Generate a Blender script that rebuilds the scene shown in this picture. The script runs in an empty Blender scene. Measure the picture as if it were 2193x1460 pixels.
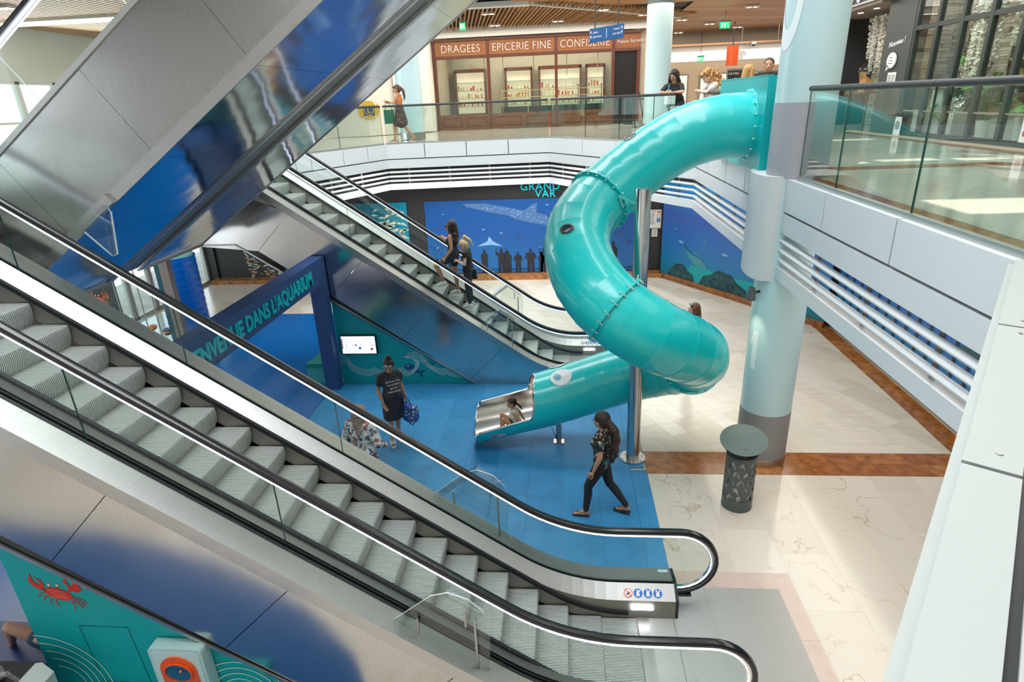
import bpy, bmesh, math, random
from mathutils import Vector, Matrix, Quaternion
from mathutils.geometry import tessellate_polygon
random.seed(7)
S = bpy.context.scene
C = S.collection
V = Vector
PI = math.pi
# ------------------------------------------------------------------ camera
cd = bpy.data.cameras.new('camera'); cam = bpy.data.objects.new('camera', cd); C.objects.link(cam)
cd.sensor_width = 36.0; cd.lens = 1286.59 / 2193 * 36.0; cd.clip_start = 0.02; cd.clip_end = 300
ya, pt, ro = math.radians(5.3284), math.radians(21.755), math.radians(-2.4112)
fw = V((-math.sin(ya) * math.cos(pt), math.cos(ya) * math.cos(pt), -math.sin(pt)))
rt = V((math.cos(ya), math.sin(ya), 0)); up = rt.cross(fw)
r2 = rt * math.cos(ro) + up * math.sin(ro); u2 = -rt * math.sin(ro) + up * math.cos(ro)
M = Matrix.Identity(4)
for i in range(3):
    M[i][0] = r2[i]; M[i][1] = u2[i]; M[i][2] = -fw[i]
M[0][3], M[1][3], M[2][3] = 0, 0, 5.487
cam.matrix_world = M
S.camera = cam
# ------------------------------------------------------------------ world, sun, added area lamps, exposure
S.view_settings.view_transform = 'Standard'; S.view_settings.look = 'None'
S.view_settings.gamma = 1; S.view_settings.use_curve_mapping = False
S.view_settings.exposure = 0.52
S.cycles.transparent_max_bounces = 40
w = bpy.data.worlds.new('sky'); S.world = w; w.use_nodes = True
bgn = w.node_tree.nodes['Background']; bgn.inputs[0].default_value = (0.80, 0.90, 1.0, 1); bgn.inputs[1].default_value = 2.2
def light(name, kind, loc, direction, energy, color=(1, 1, 1), size=(1, 1), angle=0.01):
    l = bpy.data.lights.new(name, kind); l.energy = energy; l.color = color
    if kind == 'AREA':
        l.shape = 'RECTANGLE'; l.size, l.size_y = size
    if kind == 'SUN': l.angle = angle
    if kind in ('SPOT', 'POINT'): l.shadow_soft_size = size[0]
    if kind == 'SPOT': l.spot_size = size[1]; l.spot_blend = .8
    o = bpy.data.objects.new(name, l); C.objects.link(o); o.location = loc
    o.rotation_euler = V(direction).to_track_quat('-Z', 'Y').to_euler()
    return o
light('sun', 'SUN', (0, 0, 20), (0.30, 0.42, -0.86), 9.0, (1, .94, .84), angle=.009)
light('daylight_fill_overhead', 'AREA', (-2, 8.5, 12.6), (0, 0, -1), 2150, (.93, .97, 1), (8.5, 15))  # area lamp added below the closed roof in place of skylight daylight
light('gallery_fill_right', 'AREA', (5.4, 11, 8.2), (0, 0, -1), 120, (1, .93, .82), (4, 12))  # gallery area lamps: added warm fill below the ceilings
light('gallery_fill_far', 'AREA', (-1, 24, 8.2), (0, 0, -1), 600, (1, .93, .84), (14, 6))
light('gallery_fill_back', 'AREA', (8, 29, 8.2), (0, 0, -1), 380, (1, .92, .80), (8, 8))
light('hall_fill_far', 'AREA', (0, 17.2, 3.66), (0, 0, -1), 200, (1, .95, .88), (12, 2.4))  # hall area lamps: added fill under the gallery slab
light('hall_fill_right', 'AREA', (4.7, 9, 3.66), (0, 0, -1), 130, (1, .92, .80), (2.2, 10))
light('hall_fill_left', 'AREA', (-10, 10, 3.6), (0, 0, -1), 220, (1, .97, .93), (4, 10))
light('hall_fill_near', 'AREA', (-3.5, -2.5, 3.6), (0, 0, -1), 140, (1, .95, .88), (12, 3))
light('entrance_daylight_fill', 'AREA', (-13.2, 17, 6.3), (1, -.3, -.1), 220, (.95, 1, .97), (5, 2.5))  # lamp added inside the room, standing in for window daylight
# ------------------------------------------------------------------ materials
MT = {}
def N(nt, t, **k):
    n = nt.nodes.new(t)
    for a, b in k.items(): setattr(n, a, b)
    return n
def mat(name, col, rough=.5, metal=0, spec=.5, emit=None, es=1, coat=0, bump=None, noise=None, aniso=0):
    """bump=(scale,strength,(sx,sy,sz)); noise=(scale,col2,detail,(sx,sy,sz),lo,hi)"""
    if name in MT: return MT[name]
    m = bpy.data.materials.new(name); m.use_nodes = True; nt = m.node_tree
    b = nt.nodes['Principled BSDF']
    b.inputs['Base Color'].default_value = (*col, 1); b.inputs['Roughness'].default_value = rough
    b.inputs['Metallic'].default_value = metal; b.inputs['Specular IOR Level'].default_value = spec
    b.inputs['Coat Weight'].default_value = coat; b.inputs['Anisotropic'].default_value = aniso
    b.inputs['Coat Roughness'].default_value = .08
    if emit: b.inputs['Emission Color'].default_value = (*emit, 1); b.inputs['Emission Strength'].default_value = es
    tc = N(nt, 'ShaderNodeTexCoord')
    def mp(sc):
        q = N(nt, 'ShaderNodeMapping'); nt.links.new(tc.outputs['Object'], q.inputs[0]); q.inputs['Scale'].default_value = sc; return q
    if noise:
        vein = len(noise) > 6; sc, c2, det, s3, lo, hi = noise[:6]
        n = N(nt, 'ShaderNodeTexNoise'); n.inputs['Scale'].default_value = sc; n.inputs['Detail'].default_value = det
        nt.links.new(mp(s3).outputs[0], n.inputs['Vector'])
        r = N(nt, 'ShaderNodeMapRange'); r.inputs[1].default_value = lo; r.inputs[2].default_value = hi
        if vein:   # thin dark veins where the noise crosses its middle value
            sb = N(nt, 'ShaderNodeMath', operation='SUBTRACT'); sb.inputs[1].default_value = .5; ab = N(nt, 'ShaderNodeMath', operation='ABSOLUTE'); nt.links.new(n.outputs[0], sb.inputs[0]); nt.links.new(sb.outputs[0], ab.inputs[0])
            r.inputs[1].default_value = noise[6]; r.inputs[2].default_value = 0; n2 = N(nt, 'ShaderNodeTexNoise'); n2.inputs['Scale'].default_value = sc * .7; nt.links.new(tc.outputs['Object'], n2.inputs['Vector'])
            r2_ = N(nt, 'ShaderNodeMapRange'); r2_.inputs[1].default_value = .45; r2_.inputs[2].default_value = .62; nt.links.new(n2.outputs[0], r2_.inputs[0])
            nt.links.new(ab.outputs[0], r.inputs[0]); ml = N(nt, 'ShaderNodeMath', operation='MULTIPLY'); nt.links.new(r.outputs[0], ml.inputs[0]); nt.links.new(r2_.outputs[0], ml.inputs[1])
        else: nt.links.new(n.outputs[0], r.inputs[0])
        x = N(nt, 'ShaderNodeMix', data_type='RGBA'); x.inputs[6].default_value = (*col, 1); x.inputs[7].default_value = (*c2, 1)
        nt.links.new((ml if vein else r).outputs[0], x.inputs[0]); nt.links.new(x.outputs[2], b.inputs['Base Color'])
    if bump:
        sc, st, s3 = bump
        n = N(nt, 'ShaderNodeTexNoise'); n.inputs['Scale'].default_value = sc; n.inputs['Detail'].default_value = 2
        nt.links.new(mp(s3).outputs[0], n.inputs['Vector'])
        u = N(nt, 'ShaderNodeBump'); u.inputs['Strength'].default_value = st; u.inputs['Distance'].default_value = .05
        nt.links.new(n.outputs[0], u.inputs['Height']); nt.links.new(u.outputs[0], b.inputs['Normal'])
    MT[name] = m; return m
def glass(name, tint=(.93, .97, .95), refl=1.0, rough=0.0):
    if name in MT: return MT[name]
    m = bpy.data.materials.new(name); m.use_nodes = True; nt = m.node_tree; nt.nodes.clear()
    o = N(nt, 'ShaderNodeOutputMaterial'); x = N(nt, 'ShaderNodeMixShader')
    t = N(nt, 'ShaderNodeBsdfTransparent'); t.inputs[0].default_value = (*tint, 1)
    g = N(nt, 'ShaderNodeBsdfGlossy'); g.inputs['Roughness'].default_value = rough
    f = N(nt, 'ShaderNodeLayerWeight'); f.inputs[0].default_value = .5
    pw_ = N(nt, 'ShaderNodeMath', operation='POWER'); pw_.inputs[1].default_value = 4.5; nt.links.new(f.outputs['Facing'], pw_.inputs[0])
    k = N(nt, 'ShaderNodeMath', operation='MULTIPLY_ADD'); k.inputs[1].default_value = .75 * refl; k.inputs[2].default_value = .035 * refl
    nt.links.new(pw_.outputs[0], k.inputs[0]); nt.links.new(k.outputs[0], x.inputs[0])
    nt.links.new(t.outputs[0], x.inputs[1]); nt.links.new(g.outputs[0], x.inputs[2]); nt.links.new(x.outputs[0], o.inputs[0])
    MT[name] = m; return m
def pattern(name, base, cols, scale=14, rough=.8, thr=.42):
    """scattered blots of several colours on a base cloth"""
    if name in MT: return MT[name]
    m = bpy.data.materials.new(name); m.use_nodes = True; nt = m.node_tree; b = nt.nodes['Principled BSDF']
    b.inputs['Roughness'].default_value = rough
    tc = N(nt, 'ShaderNodeTexCoord'); ns = N(nt, 'ShaderNodeTexNoise'); ns.inputs['Scale'].default_value = scale * 1.2
    nt.links.new(tc.outputs['Object'], ns.inputs['Vector'])
    ad = N(nt, 'ShaderNodeVectorMath', operation='MULTIPLY_ADD'); ad.inputs[1].default_value = (.12, .12, .12)
    nt.links.new(ns.outputs[1], ad.inputs[0]); nt.links.new(tc.outputs['Object'], ad.inputs[2])
    v = N(nt, 'ShaderNodeTexVoronoi'); v.inputs['Scale'].default_value = scale; nt.links.new(ad.outputs[0], v.inputs['Vector'])
    sp = N(nt, 'ShaderNodeSeparateColor'); nt.links.new(v.outputs['Color'], sp.inputs[0])
    rp = N(nt, 'ShaderNodeValToRGB'); rp.color_ramp.interpolation = 'CONSTANT'
    e = rp.color_ramp.elements; e[0].color = (*cols[0], 1); e[0].position = 0; e[1].position = 1 / len(cols) if len(cols) > 1 else 1; e[1].color = (*cols[1 % len(cols)], 1)
    for i in range(2, len(cols)):
        q = e.new(i / len(cols)); q.color = (*cols[i], 1)
    nt.links.new(sp.outputs[0], rp.inputs[0])
    lt = N(nt, 'ShaderNodeMath', operation='LESS_THAN'); lt.inputs[1].default_value = thr; nt.links.new(v.outputs['Distance'], lt.inputs[0])
    x = N(nt, 'ShaderNodeMix', data_type='RGBA'); x.inputs[6].default_value = (*base, 1)
    nt.links.new(rp.outputs[0], x.inputs[7]); nt.links.new(lt.outputs[0], x.inputs[0]); nt.links.new(x.outputs[2], b.inputs['Base Color'])
    MT[name] = m; return m
def ramp_mat(name, axis, stops, rough=.4, distort=0, nscale=1.2, coat=0):
    """base colour varying with an object-space axis (a printed picture)"""
    if name in MT: return MT[name]
    m = bpy.data.materials.new(name); m.use_nodes = True; nt = m.node_tree; b = nt.nodes['Principled BSDF']
    b.inputs['Roughness'].default_value = rough; b.inputs['Coat Weight'].default_value = coat
    tc = N(nt, 'ShaderNodeTexCoord'); sp = N(nt, 'ShaderNodeSeparateXYZ'); nt.links.new(tc.outputs['Object'], sp.inputs[0])
    ns = N(nt, 'ShaderNodeTexNoise'); ns.inputs['Scale'].default_value = nscale; ns.inputs['Detail'].default_value = 4; nt.links.new(tc.outputs['Object'], ns.inputs['Vector'])
    ma = N(nt, 'ShaderNodeMath', operation='MULTIPLY_ADD'); ma.inputs[1].default_value = distort
    nt.links.new(ns.outputs[0], ma.inputs[0]); nt.links.new(sp.outputs[axis], ma.inputs[2])
    mr = N(nt, 'ShaderNodeMapRange'); mr.inputs[1].default_value = stops[0][0] + distort / 2; mr.inputs[2].default_value = stops[-1][0] + distort / 2
    nt.links.new(ma.outputs[0], mr.inputs[0])
    rp = N(nt, 'ShaderNodeValToRGB'); e = rp.color_ramp.elements; a, z = stops[0][0], stops[-1][0]
    e[0].position = 0; e[0].color = (*stops[0][1], 1); e[1].position = 1; e[1].color = (*stops[-1][1], 1)
    for p, c in stops[1:-1]:
        q = e.new((p - a) / (z - a)); q.color = (*c, 1)
    nt.links.new(mr.outputs[0], rp.inputs[0]); nt.links.new(rp.outputs[0], b.inputs['Base Color'])
    MT[name] = m; return m
steel = mat('brushed_steel', (.56, .55, .53), .30, 1, bump=(2, .25, (1, 1, 1)), noise=(2, (.46, .45, .44), 2, (40, .5, 40), .3, .7))
deckm = mat('deck_steel', (.38, .375, .36), .44, 1, noise=(2, (.42, .415, .40), 2, (40, .5, 40), .3, .7))
steel_side = mat('steel_cladding', (.60, .59, .57), .15, 1, bump=(.8, .16, (1, 1, 1)), noise=(3, (.53, .52, .51), 2, (60, 1, 1), .3, .7))
steel_mirror = mat('polished_soffit_steel', (.50, .52, .55), .10, 1, bump=(.8, .30, (1, 1, 1)))
chrome = mat('polished_steel', (.8, .8, .8), .14, 1)
steel_dull = mat('dull_steel', (.50, .50, .48), .40, 1)
skirtm = mat('skirt_panel', (.30, .29, .25), .45, .6)
rubber = mat('black_rubber', (.012, .012, .013), .17, 0, .6)
brush = mat('black_brush', (.006, .007, .009), .7)
blackm = mat('black_metal', (.018, .02, .022), .4)
dark = mat('dark_anodised', (.24, .225, .205), .6, .1)
stepm = mat('grooved_step_metal', (.58, .61, .58), .45, .35)
steplight = mat('step_pale_metal', (.40, .44, .44), .42, .4)
led = mat('led_strip', (.9, .9, 1), .5, emit=(.72, .82, 1), es=2.2)
gl = glass('clear_glass'); glr = glass('railing_glass', (.86, .92, .89), 1.3); glg = mat('glass_edge', (.02, .07, .05), .15)
acr = glass('clear_acrylic', (.93, .95, .94), 1.6, .03); acre = mat('acrylic_edge', (.72, .76, .76), .15, 0, .8)
white = mat('white_panel', (.58, .61, .63), .34); whitep = mat('white_paint', (.80, .79, .76), .6)
teal = mat('teal_wall_paint', (.0, .36, .38), .45); tealb = mat('teal_box_plastic', (.0, .42, .44), .28)
slidem = mat('turquoise_plastic', (.004, .60, .60), .27, 0, .5, coat=.35)
navy = mat('navy_paint', (.03, .075, .21), .35); cyan = mat('cyan_letters', (.0, .50, .56), .4)
colm = mat('pale_blue_column', (.50, .68, .71), .35); greyc = mat('grey_column_wrap', (.36, .36, .40), .5); greyb = mat('grey_column_base', (.27, .26, .26), .5)
brown = [mat('red_brown_marble_%s' % a, c, .13, noise=(7, (c[0] * .45, c[1] * .4, c[2] * .35), 6, (1, 1, 1), .40, .75)) for a, c in (('a', (.40, .16, .045)), ('b', (.35, .13, .035)), ('c', (.45, .19, .06)))]
cream = [mat('cream_marble_%s' % a, c, .10, spec=.6, noise=(1.7, (c[0] * .66, c[1] * .54, c[2] * .42), 9, (1, 1, 1), 0, 1, .012)) for a, c in (('a', (.62, .56, .48)), ('b', (.65, .59, .51)), ('c', (.60, .54, .46)), ('d', (.64, .58, .50)))]
plank = [mat('travertine_%s' % a, c, .16, spec=.6, noise=(2.2, (c[0] * .88, c[1] * .86, c[2] * .8), 7, (1, 4, 1), .45, .8)) for a, c in (('a', (.64, .58, .49)), ('b', (.69, .63, .54)), ('c', (.59, .53, .44)), ('d', (.66, .61, .53)))]
upm = [mat('gallery_marble_%s' % a, c, .09, spec=.6, noise=(1.4, (c[0] * .8, c[1] * .78, c[2] * .72), 8, (1, 1, 1), .5, .8)) for a, c in (('a', (.55, .52, .44)), ('b', (.58, .55, .47)), ('c', (.50, .47, .40)))]
bluet = [mat('blue_rubber_%s' % a, c, .5, noise=(3, (c[0] * .75, c[1] * .78, c[2] * .80), 5, (1, 1, 1), .45, .75), bump=(60, .15, (1, 1, 1))) for a, c in (('a', (.026, .23, .47)), ('b', (.022, .21, .44)), ('c', (.034, .25, .50)))]
blueg = mat('glossy_blue_lino', (.0, .105, .36), .2); grout = mat('grout', (.46, .41, .34), .7)
# ------------------------------------------------------------------ mesh helpers
class MB:
    def __init__(s): s.v = []; s.f = []; s.m = []
    def add(s, vs, fs, mi=0):
        o = len(s.v); s.v += [V(p) for p in vs]; s.f += [tuple(i + o for i in q) for q in fs]; s.m += [mi] * len(fs); return s
    def box(s, a, b, mi=0):
        (x0, y0, z0), (x1, y1, z1) = a, b
        x0, x1 = sorted((x0, x1)); y0, y1 = sorted((y0, y1)); z0, z1 = sorted((z0, z1))
        return s.add([(x0, y0, z0), (x1, y0, z0), (x1, y1, z0), (x0, y1, z0), (x0, y0, z1), (x1, y0, z1), (x1, y1, z1), (x0, y1, z1)],
                     [(0, 3, 2, 1), (4, 5, 6, 7), (0, 1, 5, 4), (1, 2, 6, 5), (2, 3, 7, 6), (3, 0, 4, 7)], mi)
    def bar(s, p, q, w, h, mi=0, upv=(0, 0, 1)):
        """box along p-q, w sideways, h along up"""
        p, q = V(p), V(q); d = (q - p).normalized(); u = V(upv)
        if abs(d.dot(u)) > .99: u = V((1, 0, 0))
        sd = d.cross(u).normalized(); u = sd.cross(d)
        vs = [c + sd * a * w / 2 + u * b * h / 2 for c in (p, q) for a, b in ((-1, -1), (1, -1), (1, 1), (-1, 1))]
        return s.add(vs, [(0, 3, 2, 1), (4, 5, 6, 7), (0, 1, 5, 4), (1, 2, 6, 5), (2, 3, 7, 6), (3, 0, 4, 7)], mi)
    def prism(s, pts, d, mi=0, side=None):
        """closed polygon pts (3D) extruded by vector d"""
        pts = [V(p) for p in pts]; n = len(pts); d = V(d)
        tr = tessellate_polygon([pts])
        s.add(pts + [p + d for p in pts], [tuple(t) for t in tr] + [tuple(i + n for i in reversed(t)) for t in tr], mi)
        o = len(s.v) - 2 * n
        for i in range(n):
            j = (i + 1) % n; s.f.append((o + i, o + j, o + j + n, o + i + n)); s.m.append(mi if side is None else side)
        return s
    def lathe(s, prof, c=(0, 0, 0), n=32, mi=0, a0=0, a1=2 * PI, axis=None):
        full = abs(a1 - a0 - 2 * PI) < 1e-4; k = n if full else n + 1; c = V(c)
        vs = []
        for r, z in prof:
            for i in range(k):
                a = a0 + (a1 - a0) * i / n; vs.append(c + V((r * math.cos(a), r * math.sin(a), z)))
        fs = []
        for j in range(len(prof) - 1):
            for i in range(n):
                i2 = (i + 1) % k if full else i + 1
                fs.append((j * k + i, j * k + i2, (j + 1) * k + i2, (j + 1) * k + i))
        return s.add(vs, fs, mi)
    def cyl(s, p, q, r, n=16, mi=0, r2=None, cap=True):
        p, q = V(p), V(q); d = (q - p).normalized(); u = V((0, 0, 1)) if abs(d.z) < .95 else V((1, 0, 0))
        a = d.cross(u).normalized(); b = d.cross(a); r2 = r if r2 is None else r2
        vs = [c + (a * math.cos(2 * PI * i / n) + b * math.sin(2 * PI * i / n)) * rr for c, rr in ((p, r), (q, r2)) for i in range(n)]
        fs = [(i, (i + 1) % n, (i + 1) % n + n, i + n) for i in range(n)]
        if cap: fs += [tuple(range(n)), tuple(range(2 * n - 1, n - 1, -1))]
        return s.add(vs, fs, mi)
    def sweep(s, path, prof, upv=(0, 0, 1), mi=0, cap=True, closed=True, sidev=None):
        """profile (side, up) swept along path; side = fixed vector if given"""
        path = [V(p) for p in path]; n = len(path); k = len(prof); vs = []
        for i, p in enumerate(path):
            t = (path[min(i + 1, n - 1)] - path[max(i - 1, 0)]).normalized()
            if sidev is not None:
                sd = V(sidev); u = sd.cross(t).normalized()
            else:
                sd = t.cross(V(upv)).normalized(); u = sd.cross(t)
            sc = 1.0
            if 0 < i < n - 1:
                a = (path[i] - path[i - 1]).normalized(); b = (path[i + 1] - path[i]).normalized(); sc = 1 / max(.5, math.sqrt((1 + a.dot(b)) / 2))
            vs += [p + sd * a * (sc if sidev is None else 1) + u * b * (1 if sidev is None else sc) for a, b in prof]
        fs = []
        for i in range(n - 1):
            for j in range(k if closed else k - 1):
                j2 = (j + 1) % k; fs.append((i * k + j, i * k + j2, (i + 1) * k + j2, (i + 1) * k + j))
        if cap and closed: fs += [tuple(range(k - 1, -1, -1)), tuple((n - 1) * k + j for j in range(k))]
        return s.add(vs, fs, mi)
    def ball(s, c, r, mi=0, n=12, sc=(1, 1, 1)):
        c = V(c); m = n // 2; vs = [c + V((0, 0, -r * sc[2]))]
        for j in range(1, m):
            a = -PI / 2 + PI * j / m
            vs += [c + V((r * sc[0] * math.cos(a) * math.cos(2 * PI * i / n), r * sc[1] * math.cos(a) * math.sin(2 * PI * i / n), r * sc[2] * math.sin(a))) for i in range(n)]
        vs.append(c + V((0, 0, r * sc[2]))); fs = []
        for i in range(n):
            fs.append((0, 1 + (i + 1) % n, 1 + i)); fs.append((len(vs) - 1, 1 + (m - 2) * n + i, 1 + (m - 2) * n + (i + 1) % n))
            for j in range(m - 2):
                a = 1 + j * n; fs.append((a + i, a + (i + 1) % n, a + n + (i + 1) % n, a + n + i))
        return s.add(vs, fs, mi)
ROOT = {}
def mesh(name, mb, mats, off=V((0, 0, 0)), smooth=False, recalc=True, edge=35):
    me = bpy.data.meshes.new(name); me.from_pydata([v - off for v in mb.v], [], mb.f)
    for m in (mats if isinstance(mats, (list, tuple)) else [mats]): me.materials.append(m)
    me.polygons.foreach_set('material_index', mb.m)
    if recalc:
        b = bmesh.new(); b.from_mesh(me); bmesh.ops.recalc_face_normals(b, faces=b.faces); b.to_mesh(me); b.free()
    if smooth:
        me.shade_smooth()
        try: me.set_sharp_from_angle(angle=math.radians(edge))
        except Exception: pass
    me.update(); return me
def obj(name, mb, mats, parent=None, smooth=False, label=None, loc=None, **k):
    """world-space mesh builder -> object; origin at its base if top level, else at its thing's base"""
    if parent is not None: off = ROOT[parent.name]
    elif loc is not None: off = V(loc)
    else:
        xs = [v.x for v in mb.v]; ys = [v.y for v in mb.v]; zs = [v.z for v in mb.v]
        off = V(((min(xs) + max(xs)) / 2, (min(ys) + max(ys)) / 2, min(zs)))
    o = bpy.data.objects.new(name, mesh(name, mb, mats, off, smooth, **k)); C.objects.link(o)
    if parent is not None: o.parent = parent
    else: o.location = off
    ROOT[o.name] = off.copy()
    if label: o['label'] = label
    return o
def tag(o, label, cat, group=None, kind=None):
    o['label'] = label; o['category'] = cat
    if group: o['group'] = group
    if kind: o['kind'] = kind
    return o
def thing(name, label, cat, loc, group=None):
    o = bpy.data.objects.new(name, None); C.objects.link(o); o.location = loc; o.empty_display_size = .1
    ROOT[o.name] = V(loc); tag(o, label, cat, group); return o
def struct(name, mb, m, smooth=False, label=None, **k):
    o = obj(name, mb, m, smooth=smooth, label=label, **k); o['kind'] = 'structure'; return o
def structroot(name, loc, label=None):
    o = bpy.data.objects.new(name, None); C.objects.link(o); o.location = loc; o.empty_display_size = .1
    ROOT[o.name] = V(loc); o['kind'] = 'structure'
    if label: o['label'] = label
    return o
def copyt(o, loc, label=None, group=None, parent=None):
    c = o.copy(); C.objects.link(c); ROOT[c.name] = V(loc)
    if parent is None: c.location = loc
    if label: c['label'] = label
    if group: c['group'] = group
    def rec(src, dst):
        for ch in list(src.children):
            d = ch.copy(); C.objects.link(d); d.parent = dst; rec(ch, d)
    rec(o, c); return c
def text(name, body, size, loc, xdir, updir, m, parent=None, ext=.004, align='LEFT', spacing=1.0, bold=0, sx=1, rules=None):
    cu = bpy.data.curves.new('lettering', 'FONT'); cu.body = body; cu.size = size; cu.extrude = ext; cu.align_x = align; cu.space_character = spacing; cu.offset = bold
    cu.resolution_u = 3
    t = bpy.data.objects.new('tmp', cu); C.objects.link(t); dg = bpy.context.evaluated_depsgraph_get()
    me = bpy.data.meshes.new_from_object(t.evaluated_get(dg)); bpy.data.objects.remove(t); me.materials.clear(); me.materials.append(m)
    x = V(xdir).normalized(); u = V(updir).normalized(); n = x.cross(u); mb = MB(); loc = V(loc)
    vs = [loc + x * v.co.x * sx + u * v.co.y + n * v.co.z for v in me.vertices]
    mb.add(vs, [tuple(p.vertices) for p in me.polygons]); bpy.data.meshes.remove(me)
    return obj(name, mb, m, parent)
def clip(poly, a, b):
    """keep part of 2D polygon left of a->b"""
    o = []; n = len(poly)
    sd = lambda p: (b[0] - a[0]) * (p[1] - a[1]) - (b[1] - a[1]) * (p[0] - a[0])
    for i in range(n):
        p, q = poly[i], poly[(i + 1) % n]; s, t = sd(p), sd(q)
        if s >= 0: o.append(p)
        if (s > 0 and t < 0) or (s < 0 and t > 0): k = s / (s - t); o.append((p[0] + (q[0] - p[0]) * k, p[1] + (q[1] - p[1]) * k))
    return o
def area(p): return abs(sum(p[i][0] * p[(i + 1) % len(p)][1] - p[(i + 1) % len(p)][0] * p[i][1] for i in range(len(p)))) / 2 if len(p) > 2 else 0
def tiles(parent, name, region, w, l, ang, mats, z, th=.012, gap=.004, stagger=.5, org=(0, 0), cap=300):
    """pieces of stone clipped to a convex region (CCW)"""
    ca, sa = math.cos(ang), math.sin(ang); fl = []
    rot = lambda x, y: (org[0] + x * ca - y * sa, org[1] + x * sa + y * ca)
    inv = [((p[0] - org[0]) * ca + (p[1] - org[1]) * sa, -(p[0] - org[0]) * sa + (p[1] - org[1]) * ca) for p in region]
    i0 = math.floor(min(p[0] for p in inv) / l) - 1; i1 = math.ceil(max(p[0] for p in inv) / l) + 1
    j0 = math.floor(min(p[1] for p in inv) / w); j1 = math.ceil(max(p[1] for p in inv) / w)
    for j in range(j0, j1):
        sh = random.random() if stagger == .37 else (j % 2) * stagger
        for i in range(i0 - 1, i1 + 1):
            x = (i + sh) * l; g = gap / 2
            q = [rot(x + g, j * w + g), rot(x + l - g, j * w + g), rot(x + l - g, (j + 1) * w - g), rot(x + g, (j + 1) * w - g)]
            for k in range(len(region)):
                q = clip(q, region[k], region[(k + 1) % len(region)])
                if len(q) < 3: break
            if len(q) >= 3 and area(q) > .003: fl.append(q)
    fl.sort(key=lambda q: -area(q) / (1 + (sum(p[1] for p in q) / len(q)) ** 2))
    rest = {}
    for n, q in enumerate(fl):
        mi = random.randrange(len(mats))
        if n < cap:
            mb = MB().prism([(p[0], p[1], z - th) for p in q], (0, 0, th)); obj(name, mb, mats[mi], parent)
        else: rest.setdefault(mi, MB()).prism([(p[0], p[1], z - th) for p in q], (0, 0, th))
    for mi, mb in rest.items():
        o = obj(name + '_rest', mb, mats[mi], parent); o['kind'] = 'stuff'
# ================================================================== SETTING
ZU, ZB = 4.403, 3.06
OP = [(-7.6, 13.8), (-5.33, 18.76), (-.41, 19.3), (2.92, 14.1), (2.92, 4.0), (.42, .52), (-.9, -1.35), (-4.5, -1.35), (-7.6, 1.5)]
def slab(name, outer, hole, z0, z1, m):
    pts = [V((x, y, 0)) for x, y in outer] + [V((x, y, 0)) for x, y in hole]
    tr = tessellate_polygon([[V((x, y, 0)) for x, y in outer], [V((x, y, 0)) for x, y in hole]])
    mb = MB(); n = len(pts)
    mb.add([(p.x, p.y, z1) for p in pts] + [(p.x, p.y, z0) for p in pts], [tuple(t) for t in tr] + [tuple(i + n for i in reversed(t)) for t in tr])
    for a, k in ((0, len(outer)), (len(outer), len(hole))):
        for i in range(k):
            j = (i + 1) % k; mb.f.append((a + i, a + j, a + j + n, a + i + n)); mb.m.append(0)
    return struct(name, mb, m)
inner = [(-7.9, 13.9), (-5.5, 19.1), (-.25, 19.65), (3.3, 14.25), (3.3, 3.9), (.75, .3), (-.7, -1.75), (-4.7, -1.75), (-8.0, 1.4)]
slab('floor_upper', [(-17, -7), (17, -7), (17, 42), (-17, 42)], inner, 3.72, 4.385, mat('gallery_floor_base', (.50, .47, .41), .12, spec=.6, noise=(1.2, (.42, .39, .33), 7, (1, 1, 1), .5, .8)))
# unseen closed roof over the atrium; holes on the right added to shape sun patches
roofm = mat('roof_white', (.78, .78, .76), .7)
def roof_with_holes():
    mb = MB(); xs = sorted({-17, 17, *[a for s in sky for a in (s[0], s[0] + s[2])]}); ys = sorted({-7, 42, *[a for s in sky for a in (s[1], s[1] + s[3])]})
    for i in range(len(xs) - 1):
        for j in range(len(ys) - 1):
            cx, cy = (xs[i] + xs[i + 1]) / 2, (ys[j] + ys[j + 1]) / 2
            if any(s[0] < cx < s[0] + s[2] and s[1] < cy < s[1] + s[3] for s in sky): continue
            mb.box((xs[i], ys[j], 13), (xs[i + 1], ys[j + 1], 13.15))
    struct('ceiling_roof', mb, roofm)
# patches wanted on the gallery floor (x0,y0,dx,dy) -> holes in the roof along the sun direction
SD = V((0.30, 0.42, -0.86)); k = (13.07 - ZU) / .86
sky = [(px - SD.x * k, py - SD.y * k, a, b) for px, py, a, b in ((3.55, 5.6, 1.45, .85), (3.7, 9.75, .95, .42), (4.85, 9.9, .9, .4), (5.9, 9.75, .8, .42), (4.2, 13.3, 1.3, .55), (5.7, 14.2, 1.1, .5))]
roof_with_holes()
# sunbeams from the roof holes need the false ceiling open above the right gallery as well
def ceiling_upper():
    mb = MB()
    for a, b in (((-17, 19.7, 8.4), (17, 42, 8.5)), ((7.72, -7, 8.4), (17, 19.7, 8.5)), ((-17, -7, 8.4), (-7.4, 19.7, 8.5))): mb.box(a, b)
    struct('ceiling_upper', mb, mat('ceiling_void', (.05, .045, .04), .9))
ceiling_upper()
for nm, a, b in (('wall_left', (-17, -7, 0), (-16.8, 42, 13)), ('wall_right', (16.8, -7, 4.4), (17, 42, 13)), ('wall_back', (-17, 41.8, 4.4), (17, 42, 13)), ('wall_front', (-17, -7, 0), (17, -6.8, 13))):
    if nm == 'wall_left': continue
    struct(nm, MB().box(a, b), whitep)
struct('wall_bulkhead_atrium', MB().box((-17, 19.72, 8.4), (17, 19.9, 13)).box((-7.5, -7, 8.4), (-7.38, 19.7, 13)).box((7.7, -7, 8.4), (7.8, 19.7, 13)), whitep)
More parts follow.
